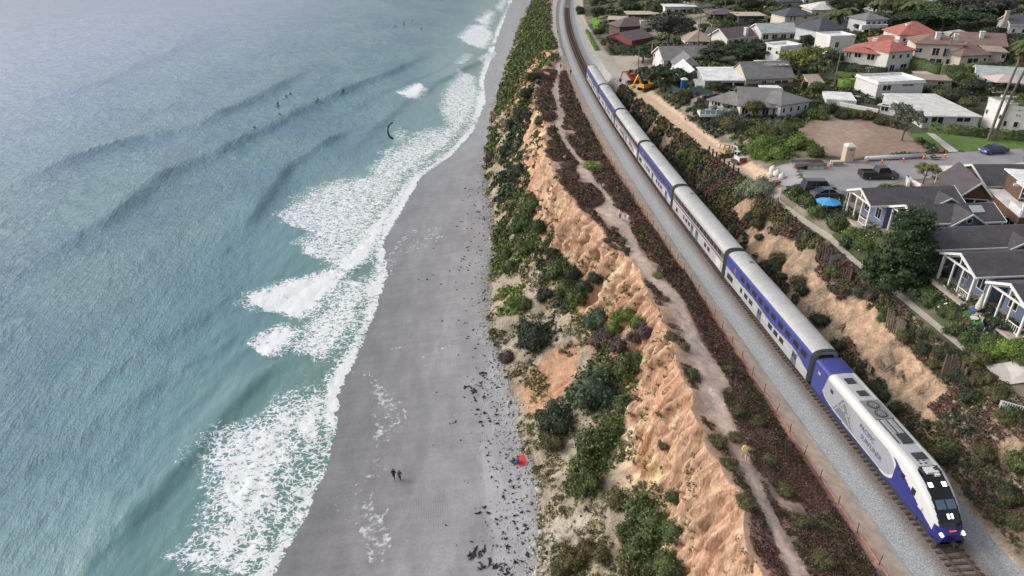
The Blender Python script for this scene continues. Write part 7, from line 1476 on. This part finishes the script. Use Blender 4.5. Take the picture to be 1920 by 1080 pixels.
# ================================================================ PEOPLE
def person_mesh(pose, name):
    """one continuous body grown over a jointed skeleton; returns meshes for body, shirt, trousers, hair"""
    J = {'pel': (0, 0, .95), 'che': (0, 0, 1.28), 'neck': (0, 0, 1.47), 'head': (0, .02, 1.60), 'top': (0, .0, 1.70), 'ls': (-.17, 0, 1.40), 'rs': (.17, 0, 1.40), 'le': (-.24, .02, 1.13), 're': (.24, -.02, 1.13), 'lh': (-.24, .10, .88), 'rh': (.24, .05, .88),
         'lp': (-.09, 0, .92), 'rp': (.09, 0, .92), 'lk': (-.10, .05, .5), 'rk': (.10, -.03, .5), 'la': (-.10, -.02, .08), 'ra': (.10, .02, .08), 'lt': (-.10, .14, .03), 'rt': (.10, .18, .03), 'lf': (-.24, .14, .80), 'rf': (.24, .09, .80)}
    if pose == 'walk': J.update(lk=(-.10, .20, .52), la=(-.10, .22, .10), lt=(-.10, .36, .05), rk=(.10, -.05, .5), ra=(.10, -.30, .14), rt=(.10, -.18, .04), lh=(-.25, -.16, .92), lf=(-.25, -.20, .85), rh=(.25, .24, .94), rf=(.25, .29, .88))
    if pose in ('sit', 'surf'): 
        for k in list(J): J[k] = (J[k][0], J[k][1], J[k][2] - .68)
        J.update(lk=(-.16, .42, .30), rk=(.16, .42, .30), la=(-.16, .46, .02 if pose == 'sit' else -.1), ra=(.16, .46, .02 if pose == 'sit' else -.1), lt=(-.16, .58, -.0), rt=(.16, .58, -.0), lh=(-.2, .3, .35), rh=(.2, .3, .35), lf=(-.2, .38, .33), rf=(.2, .38, .33))
    if pose == 'prone': J = {k: (v[0], v[2] - .9, .25 + v[1] * .4 + (.12 if k in ('head', 'top', 'neck') else 0)) for k, v in J.items()}
    E_ = [('pel', 'che'), ('che', 'neck'), ('neck', 'head'), ('head', 'top'), ('che', 'ls'), ('ls', 'le'), ('le', 'lh'), ('lh', 'lf'), ('che', 'rs'), ('rs', 're'), ('re', 'rh'), ('rh', 'rf'), ('pel', 'lp'), ('lp', 'lk'), ('lk', 'la'), ('la', 'lt'), ('pel', 'rp'), ('rp', 'rk'), ('rk', 'ra'), ('ra', 'rt')]
    Rd = {'pel': .14, 'che': .15, 'neck': .06, 'head': .10, 'top': .075, 'ls': .075, 'rs': .075, 'le': .05, 're': .05, 'lh': .036, 'rh': .036, 'lf': .03, 'rf': .03, 'lp': .10, 'rp': .10, 'lk': .065, 'rk': .065, 'la': .045, 'ra': .045, 'lt': .035, 'rt': .035}
    ks = list(J); me = bpy.data.meshes.new('p'); me.from_pydata([J[k] for k in ks], [(ks.index(a), ks.index(b)) for a, b in E_], []); o = bpy.data.objects.new('p', me); COL.objects.link(o)
    sk = o.modifiers.new('s', 'SKIN'); o.modifiers.new('ss', 'SUBSURF').levels = 1
    for i, k in enumerate(ks): me.skin_vertices[0].data[i].radius = (Rd[k], Rd[k] * .8 if k in ('che', 'pel') else Rd[k])
    me.skin_vertices[0].data[ks.index('pel')].use_root = True
    bpy.context.view_layer.update(); m2 = bpy.data.meshes.new_from_object(o.evaluated_get(bpy.context.evaluated_depsgraph_get())); bpy.data.objects.remove(o); m2.name = name
    V = np.zeros(len(m2.vertices) * 3, np.float32); m2.vertices.foreach_get('co', V); return m2, V.reshape(-1, 3), J
PM = {}
def person(loc, rz, pose, shirt, trousers, hair, label, s=1.0, group=None, bare=None):
    key = pose
    if key not in PM: PM[key] = person_mesh(pose, 'body')
    m0, V, J = PM[key]; t = thing('person', label, 'person', loc, rz, group); t.scale = (s,) * 3
    skin = P('skin', (196, 150, 126), .6)
    body = link('body', m0.copy(), None, t); body.data.materials.append(skin)
    # clothes: the same surface, a little larger, kept where the garment lies
    def garment(nm, rgb, test, off):
        me = m0.copy(); bm = bmesh.new(); bm.from_mesh(me); bm.normal_update()
        for v in bm.verts: v.co += v.normal * off
        bmesh.ops.delete(bm, geom=[f for f in bm.faces if not test(f.calc_center_median())], context='FACES'); bm.to_mesh(me); bm.free(); me.materials.clear(); me.materials.append(P('cloth_%d_%d_%d' % rgb, rgb, .9)); return link(nm, me, None, t)
    P0, P1 = Vector(J['pel']), Vector(J['neck']); ax = (P1 - P0).normalized()
    def hgt(c): return (c - P0).dot(ax)
    garment('shirt', shirt, lambda c: -.08 < hgt(c) < .50 and (c - Vector(J['lh'])).length > .17 and (c - Vector(J['rh'])).length > .17 and (c - Vector(J['lk'])).length > .2 and (c - Vector(J['rk'])).length > .2, .018)
    def leg(c):
        d = min((c - Vector(J[a])).length for a in ('la', 'ra', 'lt', 'rt')); tt = min((c - Vector(J[a])).length for a in ('lk', 'rk', 'lp', 'rp', 'pel')); return tt < .26 and d > (.1 if bare is None else bare) and hgt(c) < .02 and abs(c.x) < .22
    garment('trousers', trousers, leg, .012)
    garment('hair', hair, lambda c: (c - Vector(J['head'])).length < .22 and (hgt(c) > .66 or (c.y < J['head'][1] - .03 and hgt(c) > .58)), .015)
    h = Vector(J['head']); fwd = Vector((0, 1, 0)); 
    MB().box(h.x, h.y + .115, h.z - .01, .03, .04, .05).build('nose', skin, t, bevel=.008)
    for sx in (-1, 1): MB().box(h.x + sx * .04, h.y + .098, h.z + .02, .025, .02, .014).build('eye', P('eye', (40, 34, 30), .4), t)
    return t
def onb(px_, py_): return ground(px_, py_)
person(onb(739, 899), 2.9, 'walk', (28, 28, 32), (32, 32, 36), (50, 36, 30), 'person in black clothes walking on the wet sand, left of the pair', 1.08); person(onb(750, 901), 3.1, 'walk', (92, 94, 130), (52, 54, 66), (90, 66, 50), 'person in a blue-grey top walking on the wet sand, right of the pair', 1.02)
person(where(1397, 862), -.35, 'walk', (222, 206, 128), (196, 180, 160), (60, 46, 36), 'person in a yellow shirt walking along the bluff trail near the locomotive', 1.25, bare=.42)
person(where(1163, 408), .4, 'stand', (222, 218, 216), (52, 52, 66), (70, 50, 40), 'person in a white top and dark trousers beside the resting pair on the trail'); person(where(1172, 411), 1.2, 'sit', (216, 210, 206), (196, 186, 176), (110, 84, 60), 'person in pale clothes sitting left in the resting pair on the trail'); person(where(1178, 410), -1.2, 'sit', (206, 200, 200), (176, 170, 168), (60, 46, 40), 'person in pale clothes sitting right in the resting pair on the trail')
person(where(1131, 356), .2, 'walk', (206, 208, 216), (56, 60, 80), (50, 40, 36), 'person in a pale top and dark trousers on the trail beside the round mat'); person(where(1060, 296), .5, 'sit', (214, 208, 204), (206, 200, 196), (60, 50, 44), 'person in white sitting at the cliff-side edge of the trail'); person(where(1054, 292), 1.5, 'sit', (50, 44, 52), (52, 48, 52), (40, 34, 30), 'person in dark clothes crouching beside the one in white at the cliff edge'); person(where(1040, 243), .6, 'stand', (60, 76, 110), (60, 64, 76), (44, 36, 30), 'person in a blue top standing in the upper part of the trail')
person(where(1007, 202), 1.5, 'sit', (150, 120, 180), (60, 60, 70), (50, 40, 36), 'person in a violet top sitting at the far cliff edge'); person(where(1012, 203), .8, 'sit', (210, 206, 206), (80, 80, 90), (50, 40, 36), 'person in a pale top sitting at the far cliff edge')
for i, (a, b, c_, l) in enumerate([(1070, 140, (44, 44, 50), 'person in dark clothes standing by the gravel at the far end of the trail'), (1049, 58, (40, 40, 46), 'person in dark clothes at the gravel edge near the top of the track'), (1053, 112, (70, 60, 70), 'person in a dark top beside the sandy clearing'), (1044, 120, (140, 70, 70), 'person in a red-brown top at the sandy clearing'), (1053, 126, (60, 70, 60), 'person in green nearest the start of the bluff trail')]): person(where(a, b), i * .7, 'stand', c_, (50, 50, 58), (40, 34, 30), l)
person(onb(944, 178), .3, 'stand', (40, 40, 46), (40, 40, 46), (30, 26, 26), 'surfer in a dark wetsuit carrying a board at the far cliff foot'); person(onb(971, 868), 1.7, 'sit', (70, 96, 170), (44, 50, 80), (60, 44, 40), 'person in blue kneeling beside the red towel at the cliff foot', 1.15); person(onb(962, 870), .4, 'sit', (60, 110, 150), (40, 44, 60), (80, 60, 50), 'person in teal sitting left of the red towel at the cliff foot', 1.1)
o = MB().box(0, 0, 0, 1.1, 1.9, .05, rz=.15).build('beach_towel', P('towel_red', (226, 70, 74), .9), bevel=.02); o.location = onb(978, 864) + np.array([0, 0, .08]); tag(o, 'bright red towel spread on the stones near the cliff foot', 'towel')
t = thing('surfboard', 'pale pink surfboard held sideways by the surfer at the far cliff foot', 'surfboard', onb(942, 177) + np.array([0, 0, .9]), .3); MB().tube([(-1.2, 0, 0), (-.7, 0, 0), (.5, 0, 0), (1.2, 0, 0)], [.02, .25, .24, .02], 10).build('board', P('board_pink', (224, 190, 180), .4), t, smooth=True).scale = (1, 1, .25); MB().box(-1.0, 0, -.1, .12, .02, .15).build('fin', M_DARKM, t)
# surfers on the water
def sea_at(px_, py_): return SEA[np.argmin((SEAP[0] - px_) ** 2 + (SEAP[1] - py_) ** 2)]
SPOTS = [(474, 243, 'lone surfer nearest the camera waiting on the water'), (519, 197, 'upper left surfer of the cluster off the beach'), (524, 203, 'surfer on the white board in the left cluster'), (525, 216, 'lowest surfer of the left cluster'), (539, 183, 'surfer lying right of the left cluster'), (547, 178, 'rightmost surfer of the left cluster'), (585, 190, 'left one of the two surfers in the middle'), (596, 191, 'right one of the two surfers in the middle'), (643, 171, 'single surfer farther out between the clusters'), (719, 50, 'left surfer of the far group'), (741, 50, 'second surfer of the far group'), (761, 44, 'third surfer of the far group'), (772, 38, 'rightmost upper surfer of the far group'), (795, 54, 'single far surfer closest to the beach')]
for i, (a, b, l) in enumerate(SPOTS):
    p = sea_at(a, b) + np.array([0, 0, .12]); person(p, i * 1.1, 'surf' if i % 3 else 'prone', (26, 28, 34), (26, 28, 34), (36, 30, 28), l, 1.25)
    bo = MB().tube([(0, -1.3, 0), (0, -.7, 0), (0, .7, 0), (0, 1.4, 0)], [.03, .27, .26, .02], 10).build('surfboard', P('board_white', (226, 224, 220), .3) if i in (2, 6, 9) else P('board_grey', (150, 154, 160), .4), smooth=True); bo.scale = (1, 1, .22); bo.location = p + np.array([0, 0, .02]); bo.rotation_euler[2] = i * 1.1; tag(bo, 'surfboard under the ' + l, 'surfboard', 'surfboards on the water')
# dark crescent kite
t = thing('kite', 'dark crescent-shaped kite with white edge low over the breaking wave', 'kite', at(737, 245, -14), .2); n = 14; a_ = [math.radians(80 + 190 * i / (n - 1)) for i in range(n)]
c0 = [(2.3 * math.cos(a) * .8, 0, 2.5 * math.sin(a)) for a in a_]; wd = [.25 + .75 * math.sin(math.pi * i / (n - 1)) for i in range(n)]
V = []; 
for (x, y, z), w in zip(c0, wd): V += [(x * 1.12, -.5 * w, z * 1.12), (x * .95, 0, z * .95), (x * (1 - .3 * w), .6 * w, z * (1 - .3 * w))]
for i in range(n - 1): MB().add([V[3 * i], V[3 * i + 1], V[3 * i + 2], V[3 * i + 3], V[3 * i + 4], V[3 * i + 5]], [(0, 1, 4, 3), (1, 2, 5, 4)]).build('panel', P('kite_dark', (44, 50, 66), .7), t)
MB().tube([(x * 1.12, -.5 * w, z * 1.12) for (x, y, z), w in zip(c0, wd)], [.04 + .05 * w for w in wd], 8).build('leading_edge', P('kite_white', (206, 206, 210), .6), t, smooth=True)

# ================================================================ BEACH: boulders, kelp, pebbles
def rock_mesh(seed):
    rg = np.random.default_rng(seed); import itertools
    V, F = sphere_core((0, 0, 0), (1, 1, .7), seed, 8, 5); V = V * (1 + .16 * rg.normal(0, 1, (len(V), 1)).clip(-1, 1)); V[:, :2] *= rg.uniform(.8, 1.2, (1, 2)); return raw_mesh('rock', V, F)
ROCKS = [rock_mesh(s) for s in range(5)]; RM_ = [P('rock_pale', (190, 182, 166), .9, var=.2, vscale=2, bump=.05), P('rock_grey', (134, 130, 126), .9, var=.2, vscale=2, bump=.05), P('rock_dark', (84, 82, 84), .9, var=.2, vscale=2), P('rock_tan', (196, 168, 132), .9, var=.2, vscale=2, bump=.05)]
RV = {}
def rock(p, r, mi, label, group, flat=1.0):
    v = random.randrange(5)
    if (v, mi) not in RV: me = ROCKS[v].copy(); me.materials.append(RM_[mi]); RV[(v, mi)] = me
    o = bpy.data.objects.new('boulder', RV[(v, mi)]); COL.objects.link(o); o.location = tuple(map(float, p)); o.rotation_euler = (random.uniform(-.3, .3), random.uniform(-.3, .3), random.random() * 6); o.scale = (r, r * random.uniform(.7, 1), r * flat * random.uniform(.6, .9)); return tag(o, label, 'boulder', group)
rock(where(1012, 918), 1.15, 0, 'large pale slab boulder beside the red towel stretch at the cliff foot', None, .6); rock(where(1002, 1075), .8, 0, 'pale squarish boulder at the bottom edge of the photo', None, 1.2); rock(where(988, 845), .6, 3, 'tan boulder just right of the red towel', None); rock(where(1262, 1000), .9, 3, 'pinkish block fallen at the base of the bare cliff face', None, 1)
NM = ['pale', 'grey', 'dark', 'tan']
def scatter_rocks(poly, n, rmin, rmax, mi, on, group):
    P_ = np.array(poly); c0 = 0
    while c0 < n:
        a, b = rq.uniform(P_[:, 0].min(), P_[:, 0].max()), rq.uniform(P_[:, 1].min(), P_[:, 1].max())
        if bool(inpoly(np.array(a), np.array(b), poly)): rock(where(a, b) + np.array([0, 0, .05]), rq.uniform(rmin, rmax) * (.8 if rq.random() < .6 else 1.2), mi, '%s boulder %s' % (NM[mi], on), group); c0 += 1
scatter_rocks([(1003,960),(1040,980),(1050,1080),(1005,1080)], 30, .22, .6, 0, 'in the heap at the cliff foot near the bottom edge', 'pale boulders in the lowest heap')
scatter_rocks([(930,680),(990,760),(1005,900),(990,900),(955,780),(925,700)], 34, .14, .4, 0, 'scattered at the cliff foot beyond the red towel', 'pale boulders at the cliff foot')
scatter_rocks([(900,330),(925,330),(925,420),(905,420)], 20, .2, .5, 1, 'at the far cliff foot by the tan landslip', 'grey boulders at the far cliff foot'); scatter_rocks([(905,540),(935,560),(940,620),(915,620)], 24, .18, .45, 3, 'under the rocky toe of the slope', 'tan boulders under the slope toe')
for i in range(70):
    b = 430 + 640 * rq.random() ** .8; a = float(np.interp(b, [300, 400, 500, 600, 680, 760, 900, 1080], [912, 914, 916, 918, 940, 958, 990, 1006])) + rq.gauss(0, 1) * (4 + b * .006); mi = rq.choice([0, 1, 1, 2, 2, 3])
    rock(where(a, b) + np.array([0, 0, .05]), rq.uniform(.16, .5), mi, '%s boulder along the foot of the cliff beside the wrack line' % NM[mi], '%s boulders along the cliff foot' % NM[mi])
for i in range(45):
    j = rq.randrange(CLIFF[0].shape[0]); k = rq.randrange(72, 96)
    y_ = CLIFF[1][j, k]
    if -20 < y_ < 110: mi = rq.choice([3, 3, 0]); rock(np.array([CLIFF[0][j, k], y_, CLIFF[2][j, k] + .05]), rq.uniform(.15, .45), mi, '%s boulder fallen at the base of the bare cliff face' % NM[mi], '%s boulders under the bare cliff face' % NM[mi])
# kelp clumps
def kelp_mesh(seed):
    rg = np.random.default_rng(seed); mb = MB()
    for k in range(9):
        a = rg.random() * 6.28; p = np.array([rg.normal(0, .22), rg.normal(0, .14), .03]); pts = [p]
        for j in range(4): a += rg.normal(0, .7); p = p + np.array([math.cos(a), math.sin(a) * .6, 0]) * .17; pts.append(np.array([p[0], p[1], .03 + .05 * rg.random()]))
        mb.tube(pts, [.03, .07, .08, .05, .02], 5)
    V = np.array(mb.v); me = bpy.data.meshes.new('kelp'); me.from_pydata(mb.v, [], mb.f); me.materials.append(P('kelp', (40, 38, 40), .7)); return me
KM = [kelp_mesh(s) for s in range(6)]
def kelp(a, b, s):
    p = ground(a, b); o = bpy.data.objects.new('kelp_clump', KM[random.randrange(6)]); COL.objects.link(o); o.location = p + np.array([0, 0, .02]); o.rotation_euler[2] = random.random() * 6; o.scale = (s * .7, s * .7, 1); return o
big = [(872,727,9,'upper left'),(888,736,14,'second'),(908,745,9,'right'),(901,718,8,'lone'),(829,602,6,'small lone'),(818,736,5,'tiny'),(870,745,6,'a'),(905,700,12,'b'),(892,1038,16,'c'),(905,1035,12,'d'),(880,1042,10,'e'),(918,1052,12,'f'),(898,962,10,'g'),(916,962,9,'h'),(925,1062,14,'i'),(903,1065,12,'j'),(938,1070,10,'k'),(950,1075,12,'l'),(948,1010,8,'m'),(931,974,8,'n'),(921,895,7,'o'),(930,902,6,'p'),(836,985,6,'q'),(863,826,5,'r'),(812,835,4,'s'),(843,795,5,'t'),(895,768,8,'u'),(908,775,9,'v'),(918,790,8,'w'),(905,798,7,'x'),(877,507,7,'y'),(785,524,5,'z'),(801,524,6,'aa'),(813,516,5,'bb'),(827,533,7,'cc'),(813,466,5,'dd'),(898,398,7,'ee'),(905,392,6,'ff'),(870,560,5,'gg')]
for a, b, w, _ in big: tag(kelp(a, b, w / 9 * 1.0 * max(.35, (w / ppm(ground(a, b))) / .75)), 'dark clump of washed-up kelp lying on the open grey sand', 'kelp', 'kelp clumps on the open sand')
c0 = 0
while c0 < 190:
    b = 300 + 780 * rq.random() ** .8; xf_ = float(np.interp(b, [300, 400, 500, 600, 680, 760, 900, 1080], [910, 912, 912, 914, 935, 955, 985, 1000])); a = xf_ - abs(rq.gauss(0, 1)) * (14 + b * .03) - 3
    s = rq.uniform(.25, .7) * (1.4 if rq.random() < .15 else .8); tag(kelp(a, b, s), 'small dark kelp scrap in the wrack line near the cliff foot', 'kelp', 'kelp scraps of the wrack line'); c0 += 1
# pebbles as one mesh
rg2 = np.random.default_rng(5); n = 5200; yv = rg2.uniform(-16, 130, n) ** 1.0; xx = cx('foot', yv) - np.abs(rg2.normal(0, 1, n)) * (1.2 + 1.6 * (yv < 30)) + .4; zz = H(xx, yv); V, F = sphere_core((0, 0, 0), (1, 1, .6), 1, 6, 3); r_ = rg2.uniform(.06, .2, n) * (1 + (rg2.random(n) > .9) * .8)
VV = (V[None] * r_[:, None, None] + np.stack([xx, yv, zz], 1)[:, None]).reshape(-1, 3); FF = (F[None] + (np.arange(n) * len(V))[:, None, None]).reshape(-1, 3); cc = np.repeat(rg2.uniform(.25, 1.1, n), len(V))[:, None] * np.array(lin((186, 182, 180)))
tag(link('pebbles', raw_mesh('pebbles', VV, FF, cc), mat('pebble', (1, 1, 1), .9, attr='Col')), 'strip of pebbles and cobbles along the cliff foot', 'pebbles', None, 'stuff')
